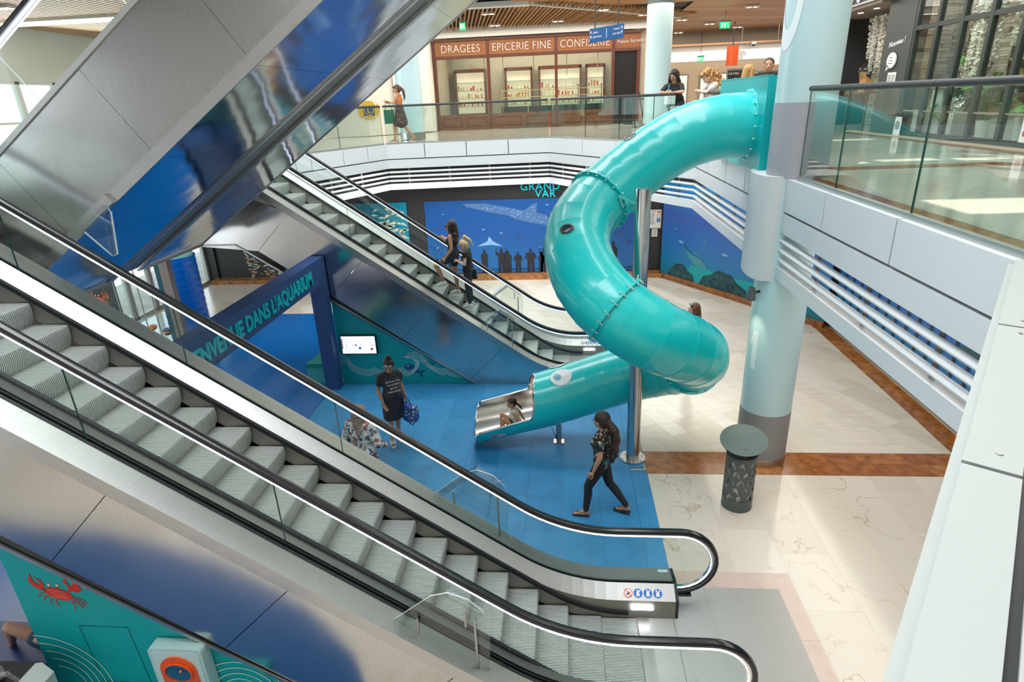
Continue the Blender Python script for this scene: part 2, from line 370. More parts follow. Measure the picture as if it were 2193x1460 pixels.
# ---- ground floor base and paving
struct('floor', MB().box((-12.4, -7, -.3), (17, 24, -.014)), grout)
f = structroot('floor_marble', (3, 5, 0), 'polished cream marble tiles with fine brown veins')
tiles(f, 'tile', [(1.285, 1.6), (6.3, 1.6), (6.3, 8.08), (1.285, 8.08)], .62, .92, PI / 2, cream, 0, org=(1.47, 2.2), gap=.0012)
f2 = structroot('floor_travertine', (3, 12, 0), 'pale travertine planks laid on the diagonal')
tiles(f2, 'plank', [(1.285, 8.72), (6.15, 8.72), (6.2, 14.3), (3.05, 19.05), (-12, 19.05), (-12, 16.0), (-4.6, 16.0), (-4.6, 11.6), (1.285, 11.36)][0:0] or [(1.285, 8.72), (6.15, 8.72), (6.2, 14.3), (3.05, 19.1), (1.285, 19.1)], .32, 1.25, math.radians(-63.6), plank, 0, stagger=.37, gap=.002)
tiles(f2, 'plank', [(-12.1, 15.95), (1.285, 15.95), (1.285, 19.1), (-12.1, 19.1)], .32, 1.25, math.radians(-63.6), plank, 0, stagger=.37, gap=.002, cap=110)
tiles(f2, 'plank', [(-4.62, 11.36), (1.285, 11.36), (1.285, 15.94), (-4.62, 15.94)], .32, 1.25, math.radians(-63.6), plank, 0, stagger=.37, gap=.002, cap=60)
f3 = structroot('floor_stripe', (3, 8.4, 0), 'band of red brown marble slabs in the cream floor')
for j, (y0, y1) in enumerate(((8.09, 8.40), (8.405, 8.71))):
    x = 1.285 - .2 * j
    while x < 6.28:
        x1 = min(x + .72, 6.29); sh = .12
        obj('slab', MB().prism([(max(x, 1.285), y0, -.012), (x1 - .004, y0, -.012), (min(x1 - .004 - sh, 6.3), y1, -.012), (max(x - sh, 1.285), y1, -.012)], (0, 0, .012)), brown[random.randrange(3)], f3); x += .72
y = 8.72
while y < 14.4:
    obj('slab', MB().box((6.16, y, -.012), (6.52, min(y + .6, 14.9) - .004, .004)), brown[random.randrange(3)], f3); y += .6
f4 = structroot('floor_rubber', (-1.5, 8, 0), 'matt blue rubber safety tiles under the slide')
for i in range(12):
    for j in range(1, 9):
        x0 = 1.03 - .533 * i; y0 = max(5.73, 4.34 + .78 * j); x1 = x0 - .530; y1 = min(4.34 + .78 * j + .777, 11.35)
        if i == 11: x1 = max(x1, -4.9)
        if x0 > -4.95 and y1 > y0: obj('tile', MB().box((x1, y0, -.012), (x0, y1, .003)), bluet[random.randrange(3)], f4)
for j in range(1, 5):
    y0 = max(5.73, 4.34 + .78 * j)
    if y0 < 8.2: obj('tile', MB().box((1.034, y0, -.012), (1.282, min(4.34 + .78 * j + .777, 8.17), .003)), bluet[j % 3], f4)
for j in (5, 6, 7, 8):
    y0 = 4.34 + .78 * j; obj('tile', MB().box((1.034, y0, -.012), (1.25, min(y0 + .777, 11.35), .003)), bluet[j % 3], f4)
struct('floor_blue_play_area', MB().box((-9.3, 4.0, -.012), (-4.87, 15.93, .004)), blueg, label='glossy deep blue floor beyond the arch')
struct('floor_blue_near', MB().prism([(-16, .85, -.012), (-8.4, .85, -.012), (-6.4, 1.07, -.012), (-4.5, 1.57, -.012), (-3.14, 2.24, -.012), (-2.28, 2.92, -.012), (-1.75, 3.72, -.012), (-16, 3.99, -.012)], (0, 0, .016)), mat('deep_blue_floor', (.0, .075, .24), .3), label='deep blue floor in front of the crab wall')
struct('floor_pale_entrance', MB().box((-16.8, 4.0, -.012), (-9.31, 15.93, .002)), mat('pale_blue_tile', (.50, .60, .66), .15))
struct('floor_cream_near', MB().box((-16, -6.8, -.012), (1.27, 3.70, .001)).box((1.285, -6.8, -.012), (6.3, 1.59, .001)), cream[1])
struct('baseboard_back', MB().box((-12.1, 19.1, 0), (3.16, 19.52, .14)), brown[0])
# ---- gallery floor tiles right of the atrium
g = structroot('floor_gallery', (5, 9, ZU), 'polished pale marble of the upper gallery')
tiles(g, 'tile', [(3.32, 3.2), (7.45, 3.2), (7.45, 9.05), (3.32, 9.05)], .92, .92, math.radians(45), upm, ZU, gap=.003, stagger=0)
tiles(g, 'tile', [(3.32, 9.46), (7.1, 9.46), (7.1, 16.8), (3.32, 16.8)], .92, .92, math.radians(45), upm, ZU, gap=.003, stagger=0)
gs = structroot('floor_gallery_stripe', (5, 9.2, ZU), 'red brown marble bands of the upper gallery')
for i in range(7): obj('slab', MB().box((3.32 + .6 * i, 9.06, ZU - .012), (3.32 + .6 * i + .596, 9.45, ZU)), brown[i % 3], gs)
for i in range(22): obj('slab', MB().box((3.06, 3.3 + .5 * i, ZU - .012), (3.31, 3.3 + .5 * i + .496, ZU + .001)), brown[i % 3], gs)
for i in range(13): obj('slab', MB().box((7.11, 9.46 + .6 * i, ZU - .012), (7.45, 9.46 + .6 * i + .596, ZU + .001)), brown[i % 3], gs)
struct('floor_gallery_edge', MB().box((7.46, 3.2, ZU - .015), (7.68, 17.5, ZU + .012)), mat('beige_strip', (.5, .42, .32), .3))
# ---- fascia of the gallery, segment by segment
def seg_frame(a, b):
    a, b = V((*a, 0)), V((*b, 0)); d = (b - a); L = d.length; d.normalize(); n = V((d.y, -d.x, 0))  # n points into the atrium
    return a, d, L, n
tn = [0]
def fascia(a, b, seams, flip=1, barcaps=True):
    a0, d, L, n = seg_frame(a, b); n = n * flip; tn[0] += 1
    root = structroot('trim_%d' % tn[0], a0 + V((0, 0, ZB)), 'white clad edge of the gallery with open slats')
    P = lambda s, o, z: a0 + d * s + n * o + V((0, 0, z))
    cuts = [0] + [s for s in seams if 0 < s < L] + [L]
    for i in range(len(cuts) - 1):
        s0, s1 = cuts[i] + .012, cuts[i + 1] - .012
        if i == 0: s0 = 0
        if i == len(cuts) - 2: s1 = L
        obj('panel', MB().prism([P(s0, 0, 3.985), P(s1, 0, 3.985), P(s1, 0, ZU - .005), P(s0, 0, ZU - .005)], -n * .16), white, root)
    obj('backing', MB().prism([P(0, -.13, 3.72), P(L, -.13, 3.72), P(L, -.13, ZU - .02), P(0, -.13, ZU - .02)], -n * .25), dark, root)
    obj('band', MB().prism([P(0, 0, 3.70), P(L, 0, 3.70), P(L, 0, 3.955), P(0, 0, 3.955)], -n * .13), white, root)
    for z in (3.585, 3.455, 3.325):
        obj('slat', MB().sweep([P(0, -.045, z), P(L, -.045, z)], [(.045 * math.cos(t) , .033 * math.sin(t)) for t in [i * PI / 4 for i in range(8)]]), white, root, smooth=True)
    obj('beam', MB().prism([P(0, 0, ZB), P(L, 0, ZB), P(L, 0, 3.235), P(L, -.05, 3.26), P(0, -.05, 3.26), P(0, 0, 3.235)][0:3] + [P(0, 0, 3.235)], -n * .12), white, root)
    k = 0
    st = MB(); s = .6
    while s < L: st.bar(P(s, -.11, ZB + .1), P(s, -.11, 3.75), .05, .02, upv=n); s += 1.25
    obj('bracket', st, dark, root)
    return root
def railing(a, b, seams, label, flip=1, closed_ends=(0, 0), off=.09, s0=0, s1=None):
    a0, d, L, n = seg_frame(a, b); n = n * flip; s1 = L if s1 is None else s1
    P = lambda s, o, z: a0 + d * s + n * o + V((0, 0, z))
    t = thing('glass_railing', label, 'railing', P((s0 + s1) / 2, -off, ZU), 'glass railings round the atrium')
    cuts = [s0] + [s for s in seams if s0 < s < s1] + [s1]
    for i in range(len(cuts) - 1):
        p, q = cuts[i] + .006, cuts[i + 1] - .006
        mb = MB().prism([P(p, -off - .007, ZU + .0), P(q, -off - .007, ZU), P(q, -off - .007, 5.46), P(p, -off - .007, 5.46)], n * .014, 0, side=1)
        obj('glass_pane', mb, [glr, glg], t, recalc=True)
    for i in range(len(cuts) - 1):
        p, q = cuts[i] + .003, cuts[i + 1] - .003
        obj('handrail', MB().sweep([P(p, -off, 5.485), P(q, -off, 5.485)], [(.031 * math.cos(i * PI / 8), .031 * math.sin(i * PI / 8)) for i in range(16)]), blackm, t, smooth=True)
    obj('base_channel', MB().prism([P(s0, -off - .03, ZU - .01), P(s1, -off - .03, ZU - .01), P(s1, -off - .03, ZU + .045), P(s0, -off - .03, ZU + .045)], n * .06), steel_dull, t)
    return t
segs = [((-7.6, 13.8), (-5.33, 18.76), [1.2, 2.4, 3.6, 4.6], 'railing at the far left of the gallery, partly behind the raised escalator'),
        ((-5.33, 18.76), (-.41, 19.3), [1.15, 2.42, 3.70], 'long straight railing facing the brown confectionery shop'),
        ((-.41, 19.3), (2.92, 14.1), [1.78, 3.3, 4.6], 'angled railing on which a woman in black leans'),
        ((2.92, 14.1), (2.92, 4.0), [2.0, 3.8], 'black railed glass balustrade at the right in front of the flower shop')]
for i, (a, b, sm, lb) in enumerate(segs):
    if i == 3:
        fascia(a, b, [1.25, 2.7, 3.9, 4.65, 5.75, 7.04, 8.57]); r = railing(a, b, [7.04, 8.6], lb, s0=5.95)
    else:
        fascia(a, b, sm); railing(a, b, [s + .02 for s in sm][:3], lb, s1=(5.35 if i == 2 else None))
fascia((2.92, 4.0), (.42, .52), [1.45, 2.9])
fascia((-7.6, 1.5), (-7.6, 13.8), [2, 4, 6, 8, 10])
# flat coping of the near parapet
cop = structroot('trim_8', (1.5, 2, ZU), 'flat white coping panels of the nearest parapet')
a0, d, L, n = seg_frame((2.92, 4.0), (.42, .52))
P = lambda s, o, z: a0 + d * s + n * o + V((0, 0, z))
for s0, s1 in ((.02, 1.45), (1.47, 2.9), (2.92, 4.28)):
    for o0, o1 in ((.03, -.115), (-.14, -.62)):
        obj('panel', MB().prism([P(s0, o0, ZU), P(s1, o0, ZU), P(s1, o1, ZU), P(s0, o1, ZU)], (0, 0, .018)), mat('white_coping', (.40, .42, .40), .5), cop)
sc = MB()
for s in (.12, 1.36, 1.56, 2.8):
    for o in (-.055, -.2): sc.lathe([(0, .0035), (.009, .0035), (.011, 0)], P(s, o, ZU + .018), 10)
obj('screw', sc, steel, cop)
obj('joint', MB().bar(P(0, -.128, ZU - .005), P(L, -.128, ZU - .005), .03, .02), blackm, cop)
# white vertical clad return at the corner with the near parapet
obj('lip', MB().prism([P(0, .06, 3.98), P(L, .06, 3.98), P(L, .06, ZU - .02), P(0, .06, ZU - .02)], -n * .05), MT['white_coping'], cop)
# ---- the round columns
def column(x, y, r, z0, z1, label, grp='round atrium columns', segs=()):
    t = thing('column', label, 'column', (x, y, z0), grp)
    obj('shaft', MB().lathe([(r, z0 + .05), (r, z1)], (x, y, 0), 48), colm, t, smooth=True)
    return t
CX, CY, CR = 3.14, 8.64, .372
t = column(CX, CY, CR, 0, 8.4, 'big pale blue column on the right with grey foot, rising past the gallery edge')
obj('base_wrap', MB().lathe([(CR + .004, .085), (CR + .004, .90), (CR, .9)], (CX, CY, 0), 48), greyb, t, smooth=True)
obj('base_ring', MB().lathe([(CR + .01, 0), (CR + .01, .13), (CR, .13)], (CX, CY, 0), 48), steel, t, smooth=True)
obj('gallery_wrap', MB().lathe([(CR + .006, ZU), (CR + .006, 5.33), (CR, 5.33)], (CX, CY, 0), 40, a0=0, a1=2 * PI), greyc, t, smooth=True)
obj('gallery_ring', MB().lathe([(CR + .012, ZU), (CR + .012, 4.56), (CR, 4.56)], (CX, CY, 0), 40, a0=-PI * .40, a1=PI * .5), steel, t, smooth=True)
obj('printed_disc_ring', MB().add([(CX + (CR + .003) * math.cos(a), CY + (CR + .003) * math.sin(a), z) for a, z in [(-2.93 + rr * .55 * math.cos(q), 6.55 + rr * .62 * math.sin(q)) for rr in (1, .62) for q in [i * 2 * PI / 36 for i in range(36)]]], [(i, (i + 1) % 36, (i + 1) % 36 + 36, i + 36) for i in range(36)]), mat('frosted_print', (.80, .86, .88), .5), t)
# figure 1 printed on the lower shaft
obj('printed_numeral', MB().add([(CX + (CR + .003) * math.cos(a), CY + (CR + .003) * math.sin(a), z) for z in (1.62, 2.22) for a in [-2.78 + .06 * k for k in range(5)]] +
    [(CX + (CR + .003) * math.cos(a), CY + (CR + .003) * math.sin(a), z) for a, z in ((-2.78, 2.22), (-2.90, 2.08), (-2.90, 1.98), (-2.78, 2.05))], [(0, 1, 6, 5), (1, 2, 7, 6), (2, 3, 8, 7), (3, 4, 9, 8), (10, 11, 12, 13)]), mat('frosted_print', (.8, .86, .88), .5), t)
cp = structroot('trim_9', (CX, CY, 3.0), 'white half round casing where the column meets the gallery edge')
obj('casing', MB().prism([(x, y, 3.0) for x, y in [(2.95, 9.47), (2.86, 9.45), (2.78, 9.38), (2.72, 9.26), (2.685, 9.12), (2.665, 8.96), (2.655, 8.80), (2.66, 8.66), (2.685, 8.53), (2.73, 8.44), (2.80, 8.385), (2.88, 8.36), (2.95, 8.355)]], (0, 0, ZU + .02 - 3.0)), mat('white_casing', (.66, .67, .68), .4), cp, smooth=True)
t2 = thing('wall_lamp', 'small dark grey wall lamp fixed on the left side of the big column', 'lamp', (2.66, 8.40, 2.72))
obj('shade', MB().lathe([(.045, 2.90), (.068, 2.72), (.06, 2.72), (.04, 2.89), (0, 2.90)], (2.66, 8.42, 0), 20), mat('lamp_grey', (.09, .09, .10), .5), t2, smooth=True)
obj('bulb', MB().ball((2.66, 8.42, 2.76), .03), mat('warm_bulb', (1, .9, .7), .5, emit=(1, .85, .6), es=6), t2)
obj('bracket', MB().bar((2.66, 8.42, 2.82), (2.80, 8.50, 2.82), .03, .03), blackm, t2)
light('wall_lamp_beam', 'SPOT', (2.64, 8.40, 2.70), (0.03, 0, -1), 14, (1, .85, .6), (.03, 1.3))
t = column(3.2, 22.4, .42, ZU, 8.4, 'pale green column beside the shuttered corner of the brown shop')
obj('base_ring', MB().lathe([(.43, ZU), (.43, 4.58), (.42, 4.58)], (3.2, 22.4, 0), 40), steel, t, smooth=True)
obj('ceiling_collar', MB().lathe([(.42, 8.33), (.8, 8.33), (.8, 8.39)], (3.2, 22.4, 0), 40), whitep, t, smooth=True)
t = column(-5.15, 21.6, .42, ZU, 8.4, 'pale blue column behind the woman in the orange dress')
obj('base_ring', MB().lathe([(.43, ZU), (.43, 4.62), (.42, 4.62)], (-5.15, 21.6, 0), 40), steel, t, smooth=True)
t = thing('column', 'lower hall column wrapped in quilted royal blue padding', 'column', (-10.05, 14.5, 0), 'round atrium columns')
obj('shaft', MB().lathe([(.47, 2.0), (.47, 3.72)], (-10.05, 14.5, 0), 40), mat('mint_column', (.22, .50, .47), .35), t, smooth=True)
pm = MB(); nz, na = 44, 96
random.seed(3)
for j in range(nz + 1):
    for i in range(na):
        z = 2.12 * j / nz; a = 2 * PI * i / na
        w_ = .5 + .5 * math.cos(2 * PI * z / .18 + .9 * math.sin(3 * a)); q = abs(math.sin(a * 6 + .5 * math.sin(z * 9)))
        r = .50 + .014 * w_ * (.4 + .6 * q) + random.uniform(-.0015, .0015)
        pm.v.append(V((-10.05 + r * math.cos(a), 14.5 + r * math.sin(a), z))) 
for j in range(nz):
    for i in range(na): pm.f.append((j * na + i, j * na + (i + 1) % na, (j + 1) * na + (i + 1) % na, (j + 1) * na + i)); pm.m.append(0)
obj('padding', pm, mat('blue_vinyl', (.0, .095, .42), .25), t, smooth=True, edge=80)
# ---- lower hall walls with printed aquarium pictures
blackw = mat('black_wall', (.022, .022, .024), .45)
struct('wall_back_lower', MB().box((-12.3, 19.55, 0), (3.2, 19.8, 3.75)), blackw, label='black wall behind the aquarium pictures')
sea = ramp_mat('sea_print', 2, [(-1.3, (.03, .24, .52)), (-.7, (.012, .15, .40)), (.2, (.006, .12, .36)), (1.3, (.008, .075, .28))], .35, .5, .9)
pic = thing('aquarium_mural', 'big blue printed mural of a whale shark above the crowd silhouettes', 'mural', (-.94, 19.5, .14), 'aquarium murals of the lower hall')
obj('print', MB().box((-4.5, 19.49, .12), (2.66, 19.55, 2.56)), sea, pic)
def flat(name, pts, m, parent, y=19.487, th=.004, holes=None):
    return obj(name, MB().prism([(x, y, z) for x, z in pts], (0, -th, 0)), m, parent)
wsm = pattern('whale_shark_print', (.05, .13, .30), [(.45, .58, .70), (.22, .36, .55), (.05, .13, .30)], 15, .6, .24)
flat('whale_shark', [(-3.25, 2.46), (-2.6, 2.47), (-1.9, 2.34), (-1.25, 2.2), (-.95, 2.40), (-.83, 2.42), (-.86, 2.12), (-.3, 1.98), (.2, 1.66), (.55, 1.78), (.4, 1.5), (.62, 1.2), (.1, 1.45), (-.6, 1.72), (-1.05, 1.80), (-1.6, 1.95), (-1.75, 2.05), (-2.4, 2.17), (-3.1, 2.36)], wsm, pic)
lf = mat('print_pale_fish', (.18, .36, .62), .6); dfm = mat('print_dark_fish', (.02, .06, .18), .6)
def fishpts(x, z, l, fl=1, an=0):
    q = [(-.5, 0), (-.25, .14), (.1, .15), (.35, .03), (.5, .14), (.46, 0), (.5, -.14), (.35, -.03), (.1, -.14), (-.25, -.13)]
    return [(x + l * fl * (a * math.cos(an) - b * math.sin(an)), z + l * (a * math.sin(an) + b * math.cos(an))) for a, b in q]
random.seed(12)
for i in range(46):
    x, z = random.uniform(-4.3, 2.5), random.uniform(.95, 2.4)
    if -3.4 < x < .7 and 1.5 < z < 2.5 and random.random() < .8: continue
    l = random.choice((.08, .12, .16, .25)); flat('fish', fishpts(x, z, l, random.choice((1, -1)), random.uniform(-.4, .4)), random.choice((lf, lf, dfm)), pic)
flat('ray', [(-2.85, 1.06), (-2.5, 1.22), (-2.43, 1.38), (-2.3, 1.22), (-2.0, 1.05), (-2.4, 1.1)], lf, pic)
silm = mat('silhouette_black', (.012, .013, .02), .6)
def silh(x, z0, h, pose=0, w=1.0):
    hw = .15 * h * w
    b = [(-.9, 0), (-.85, .5), (-1.0, .62), (-1.05, .76), (-.55, .84), (-.3, .86)]
    if pose == 1: b = [(-.9, 0), (-.8, .5), (-.85, .66), (-1.5, .80), (-1.35, 1.02), (-1.15, 1.02), (-1.2, .86), (-.5, .82), (-.3, .86)]
    if pose == 2: b = [(-1.0, 0), (-.95, .5), (-1.25, .68), (-1.45, .55), (-1.7, .60), (-1.2, .82), (-.4, .84), (-.28, .87)]
    r = [(-a, c) for a, c in reversed(b)]
    hd = [(.30 * math.cos(a), .935 + .065 * math.sin(a)) for a in [PI * .85 - .3 * i for i in range(8)] if math.cos(a) > -2]
    return [(x + hw * a, z0 + h * c) for a, c in b + [(-.3, .90), (-.38, .95), (-.3, .99), (0, 1.01), (.3, .99), (.38, .95), (.3, .90)] + r]
for x, h, p, w_ in ((-3.75, .62, 1, 1.2), (-3.15, .55, 2, 1.3), (-2.62, .78, 0, 1.0), (-2.05, .80, 1, 1.1), (-1.83, .72, 0, 1.1), (-1.50, .68, 2, .9), (-1.08, .78, 2, 1.0), (-.72, .66, 0, 1.0), (-.66, .80, 1, .8), (-.18, .90, 2, 1.0), (.35, .8, 1, 1), (.8, .7, 0, 1), (1.25, .78, 2, .9), (1.62, .95, 0, 1.0), (-4.2, .5, 0, 1.2)):
    flat('silhouette', silh(x, .17, h, p, w_), silm, pic, 19.48)
    flat('silhouette_gap', [(x - .02 * h, .17), (x + .02 * h, .17), (x + .004, .17 + .36 * h), (x - .004, .17 + .36 * h)], sea, pic, 19.476) if p != 0 else None
flat('rail_print', [(-4.45, .12), (2.65, .12), (2.65, .17), (-4.45, .17)], silm, pic, 19.48)
flat('rail_print', [(-4.45, .27), (2.65, .27), (2.65, .285), (-4.45, .285)], silm, pic, 19.481)
# logo on the black band, upper part hidden by the gallery edge
lg = thing('wall_logo', 'turquoise shopping centre lettering on the black band above the mural', 'sign', (-.75, 19.5, 2.6))
lm = mat('logo_turquoise', (.0, .50, .60), .4, emit=(0, .5, .6), es=.35)
text('lettering', 'GRAND', .34, (-1.36, 19.53, 2.83), (1, 0, 0), (0, 0, 1), lm, lg, .012, spacing=1.1)
text('lettering', 'VAR', .32, (-.88, 19.53, 2.60), (1, 0, 0), (0, 0, 1), lm, lg, .012, spacing=1.15)
# fish shoal picture
shoal = thing('aquarium_mural', 'teal mural of an orange and yellow fish shoal behind the far escalator', 'mural', (-8, 19.5, .14), 'aquarium murals of the lower hall')
obj('print', MB().box((-10.95, 19.49, .12), (-5.10, 19.55, 2.56)), ramp_mat('shoal_print', 0, [(-2.95, (.012, .018, .02)), (-.9, (.015, .03, .035)), (.6, (.0, .10, .16)), (2.9, (.0, .22, .34))], .4, .6, 1.5), shoal)
om = [mat('print_orange', (.62, .25, .08), .6), mat('print_cream', (.72, .66, .45), .6), mat('print_white', (.62, .62, .58), .6)]
random.seed(5); fb = [MB(), MB(), MB()]
for i in range(420):
    x, z = (random.uniform(-10.9, -9.0), random.uniform(.14, 2.4)) if i < 330 else (random.uniform(-6.7, -5.2), random.uniform(.9, 2.35)) 
    if i >= 330 and z > 1.9 and x < -6.2: continue
    l = random.uniform(.09, .19) if i < 330 else random.uniform(.16, .30)
    c = random.choice((0, 1, 2)) if i < 330 else random.choice((1, 1, 2))
    fb[c].prism([(a, 19.488, b) for a, b in fishpts(x, z, l, random.choice((1, -1)), random.uniform(-.7, .2))], (0, -.003, 0))
for k in range(3):
    o = obj('fish_shoal', fb[k], om[k], shoal); o['kind'] = 'stuff'
# diagonal picture on the right and the one round the corner
def diagpic(a, b, z0, z1, label, m):
    a0, d, L, n = seg_frame(a, b)
    t = thing('aquarium_mural', label, 'mural', a0 + d * L / 2 + V((0, 0, z0)), 'aquarium murals of the lower hall')
    P = lambda s, o, z: a0 + d * s + n * o + V((0, 0, z))
    mb = MB().prism([P(0, .03, z0), P(L, .03, z0), P(L, .03, z1), P(0, .03, z1)], -n * .06)
    me = obj('print', mb, m, t)
    return t, P, L, n
sea2 = ramp_mat('reef_print', 2, [(0, (.0, .16, .22)), (.45, (.0, .17, .36)), (1.2, (.01, .12, .40)), (1.9, (.03, .08, .33)), (2.9, (.0, .18, .42))], .35, .7, .8)
struct('wall_right_lower', MB().prism([(3.16, 19.6, 0), (6.62, 14.45, 0), (6.75, 14.55, 0), (3.3, 19.8, 0)], (0, 0, 3.75)).box((6.62, -7, 0), (6.8, 14.5, 3.75)), blackw)
t, P, L, n = diagpic((3.16, 19.32), (6.40, 14.45), .14, 3.0, 'blue reef mural with sharks left of the big column, running to a corner', sea2)
def dflat(name, pts, m, k=.034): obj(name, MB().prism([P(s, k, z) for s, z in pts], n * .004), m, t)
tealp = mat('print_turquoise', (.0, .32, .34), .6); reef = mat('print_reef', (.006, .035, .06), .7, noise=(6, (.02, .12, .10), 5, (1, 1, 1), .4, .7)); ray_ = mat('print_dark_ray', (.02, .08, .10), .6); grsh = mat('print_grey_shark', (.05, .25, .30), .6)
dflat('sand', [(1.0, .14), (4.9, .14), (4.9, .62), (4.3, .55), (3.4, .62), (2.4, .55), (1.8, .72), (1.3, .62)], tealp)
dflat('rock', [(.35, .14), (1.5, .14), (1.45, .34), (1.2, .44), (1.0, .6), (.7, .56), (.5, .4)], reef, .038)
dflat('rock', [(1.7, .14), (3.5, .14), (3.45, .34), (3.1, .48), (2.9, .66), (2.4, .7), (2.1, .5), (1.85, .42)], reef, .038)
dflat('rock', [(3.9, .14), (5.2, .14), (5.2, .72), (4.5, .62), (4.0, .46)], reef, .038)
dflat('guitar_fish', [(.95, 1.25), (1.05, 1.1), (1.35, .95), (1.65, .92), (1.9, .78), (2.0, .66), (1.8, .62), (1.5, .68), (1.35, .76), (1.2, .9)], grsh, .042)
dflat('ray_fin', [(1.6, 2.6), (1.7, 2.8), (2.1, 2.86), (2.5, 2.6), (2.1, 2.62), (1.8, 2.55)], ray_, .042)
dflat('ray_fin', [(2.9, 1.55), (2.98, 2.0), (3.25, 2.35), (3.8, 2.1), (3.4, 1.8), (3.1, 1.5)], ray_, .042)
random.seed(8)
for i in range(14): dflat('fish', fishpts(random.uniform(.5, 4.8), random.uniform(.9, 2.4), random.choice((.1, .15, .25)), 1, random.uniform(-.2, .2)), random.choice((grsh, grsh, lf)), .038)
obj('plinth', MB().prism([P(-.02, .10, 0), P(L, .10, 0), P(L, .10, .14), P(-.02, .10, .14)], -n * .1), brown[1], t)
t, P, L, n = diagpic((6.56, 14.4), (6.56, 3.0), .14, 3.4, 'blue underwater picture between black posts, glimpsed through the slats on the right', sea2)
for i in range(30): dflat('post', [(.02 + .38 * i, .14), (.07 + .38 * i, .14), (.07 + .38 * i, 3.4), (.02 + .38 * i, 3.4)], blackm, .05)
dflat('rock', [(.0, .14), (2.2, .14), (1.9, .5), (1.3, .62), (.7, .8), (.2, .6)], reef, .045)
for s_, z_ in ((6.5, 1.2), (8.4, 1.6), (9.6, .9), (4.6, 1.4)): dflat('kelp', [(s_, z_), (s_ + .5, z_ + .25), (s_ + 1.3, z_ + .1), (s_ + .8, z_ - .1)], ray_, .055)
# notices on the black wall right of the whale mural
nb = thing('notice_board', 'framed white notice on the black wall between the two blue murals', 'notice board', (2.9, 19.5, 1.6))
obj('frame', MB().box((2.72, 19.49, 1.52), (3.12, 19.53, 2.12)), mat('frame_grey', (.3, .3, .29), .5), nb)
obj('paper', MB().box((2.735, 19.485, 1.54), (3.105, 19.492, 2.105)), mat('paper', (.66, .66, .62), .7), nb)
inkb = MB(); rd = MB(); bl = MB(); gd = MB()
for i in range(15): inkb.box((2.76, 19.482, 1.66 + .025 * i), (2.76 + random.uniform(.10, .17), 19.486, 1.668 + .025 * i))
rd.box((2.80, 19.482, 2.055), (2.92, 19.486, 2.075)); obj('red_mark', MB().box((2.975, 19.482, 2.02), (3.02, 19.486, 2.07)), mat('red_ink', (.5, .03, .03), .6), nb); obj('red_mark', MB().box((3.04, 19.482, 2.02), (3.085, 19.486, 2.07)), MT['red_ink'], nb); obj('red_mark', MB().box((3.0, 19.482, 1.90), (3.05, 19.486, 1.96)), MT['red_ink'], nb)
bl.box((2.97, 19.483, 1.72), (3.08, 19.486, 1.98)); gd.box((2.985, 19.480, 1.84), (3.065, 19.4825, 1.975))
obj('printed_lines', inkb, mat('ink', (.12, .12, .12), .7), nb); obj('red_marks', rd, mat('red_ink', (.5, .03, .03), .6), nb)
obj('blue_sheet', bl, mat('blue_ink', (.1, .17, .35), .6), nb); obj('white_sheet', gd, mat('paper_b', (.6, .6, .6), .6), nb)
nt_ = thing('notice_sheet', 'small white sheet taped under the framed notice', 'notice', (2.93, 19.5, 1.25))
obj('sheet', MB().box((2.84, 19.535, 1.25), (3.02, 19.545, 1.52)), MT['paper'], nt_)
lb = MB()
for i in range(8): lb.box((2.87, 19.531, 1.30 + .022 * i), (2.99, 19.536, 1.305 + .022 * i))
obj('printed_lines', lb, MT['ink'], nt_)
# ---- glass entrance doors on the left of the lower hall, street outside
al = mat('aluminium_frame', (.45, .44, .41), .4, .3)
struct('floor_street', MB().box((-24, 2, -.1), (-12.5, 30, -.016)), mat('street_paving', (.55, .55, .54), .8, noise=(2, (.42, .42, .42), 6, (1, 1, 1), .4, .7)))
def entrance(n, y0, y1, x=-12.35):
    r = structroot('window_%d' % n, (x, (y0 + y1) / 2, 0))
    mb = MB()
    for y in (y0, y1): mb.box((x - .05, y - .05, 0), (x + .05, y + .05, 3.1))
    mb.box((x - .05, y0, 0), (x + .05, y1, .10)).box((x - .05, y0, 3.0), (x + .05, y1, 3.1))
    obj('window_frame', mb, al, r); obj('pane', MB().box((x - .008, y0 + .05, .1), (x + .008, y1 - .05, 3.0)), gl, r)
for i in range(7): entrance(i + 1, 12.6 + .98 * i, 13.5 + .98 * i)
struct('wall_left_lower', MB().box((-12.45, 3, 0), (-12.25, 12.5, 3.75)).box((-12.45, 12.5, 3.1), (-12.25, 19.8, 3.75)), whitep)
struct('wall_left_corner', MB().box((-12.36, 19.46, 0), (-12.0, 19.7, 3.75)), blackw)
# ---- upper left: bright entrance windows of the gallery
wl = structroot('wall_left', (-14, 18, ZU))
obj('masonry', MB().box((-14.2, 3, ZU), (-14, 14.6, 8.4)).box((-14.2, 14.6, 6.45), (-14, 34, 8.4)).box((-14.2, 14.6, ZU), (-14, 34, 4.55)), mat('pale_green_wall', (.62, .66, .62), .5), wl)
for i in range(9):
    y = 14.6 + 1.25 * i; r = structroot('window_%d' % (8 + i), (-14, y + .62, 4.55))
    mb = MB().box((-14.16, y, 4.55), (-14.04, y + .07, 6.45)).box((-14.16, y + 1.18, 4.55), (-14.04, y + 1.25, 6.45)).box((-14.16, y, 4.55), (-14.04, y + 1.25, 4.62)).box((-14.16, y, 6.38), (-14.04, y + 1.25, 6.45)).box((-14.14, y + .07, 5.42), (-14.06, y + 1.18, 5.48))
    obj('window_frame', mb, mat('white_frame', (.7, .72, .7), .4), r); obj('pane', MB().box((-14.11, y + .07, 4.62), (-14.09, y + 1.18, 6.38)), gl, r)
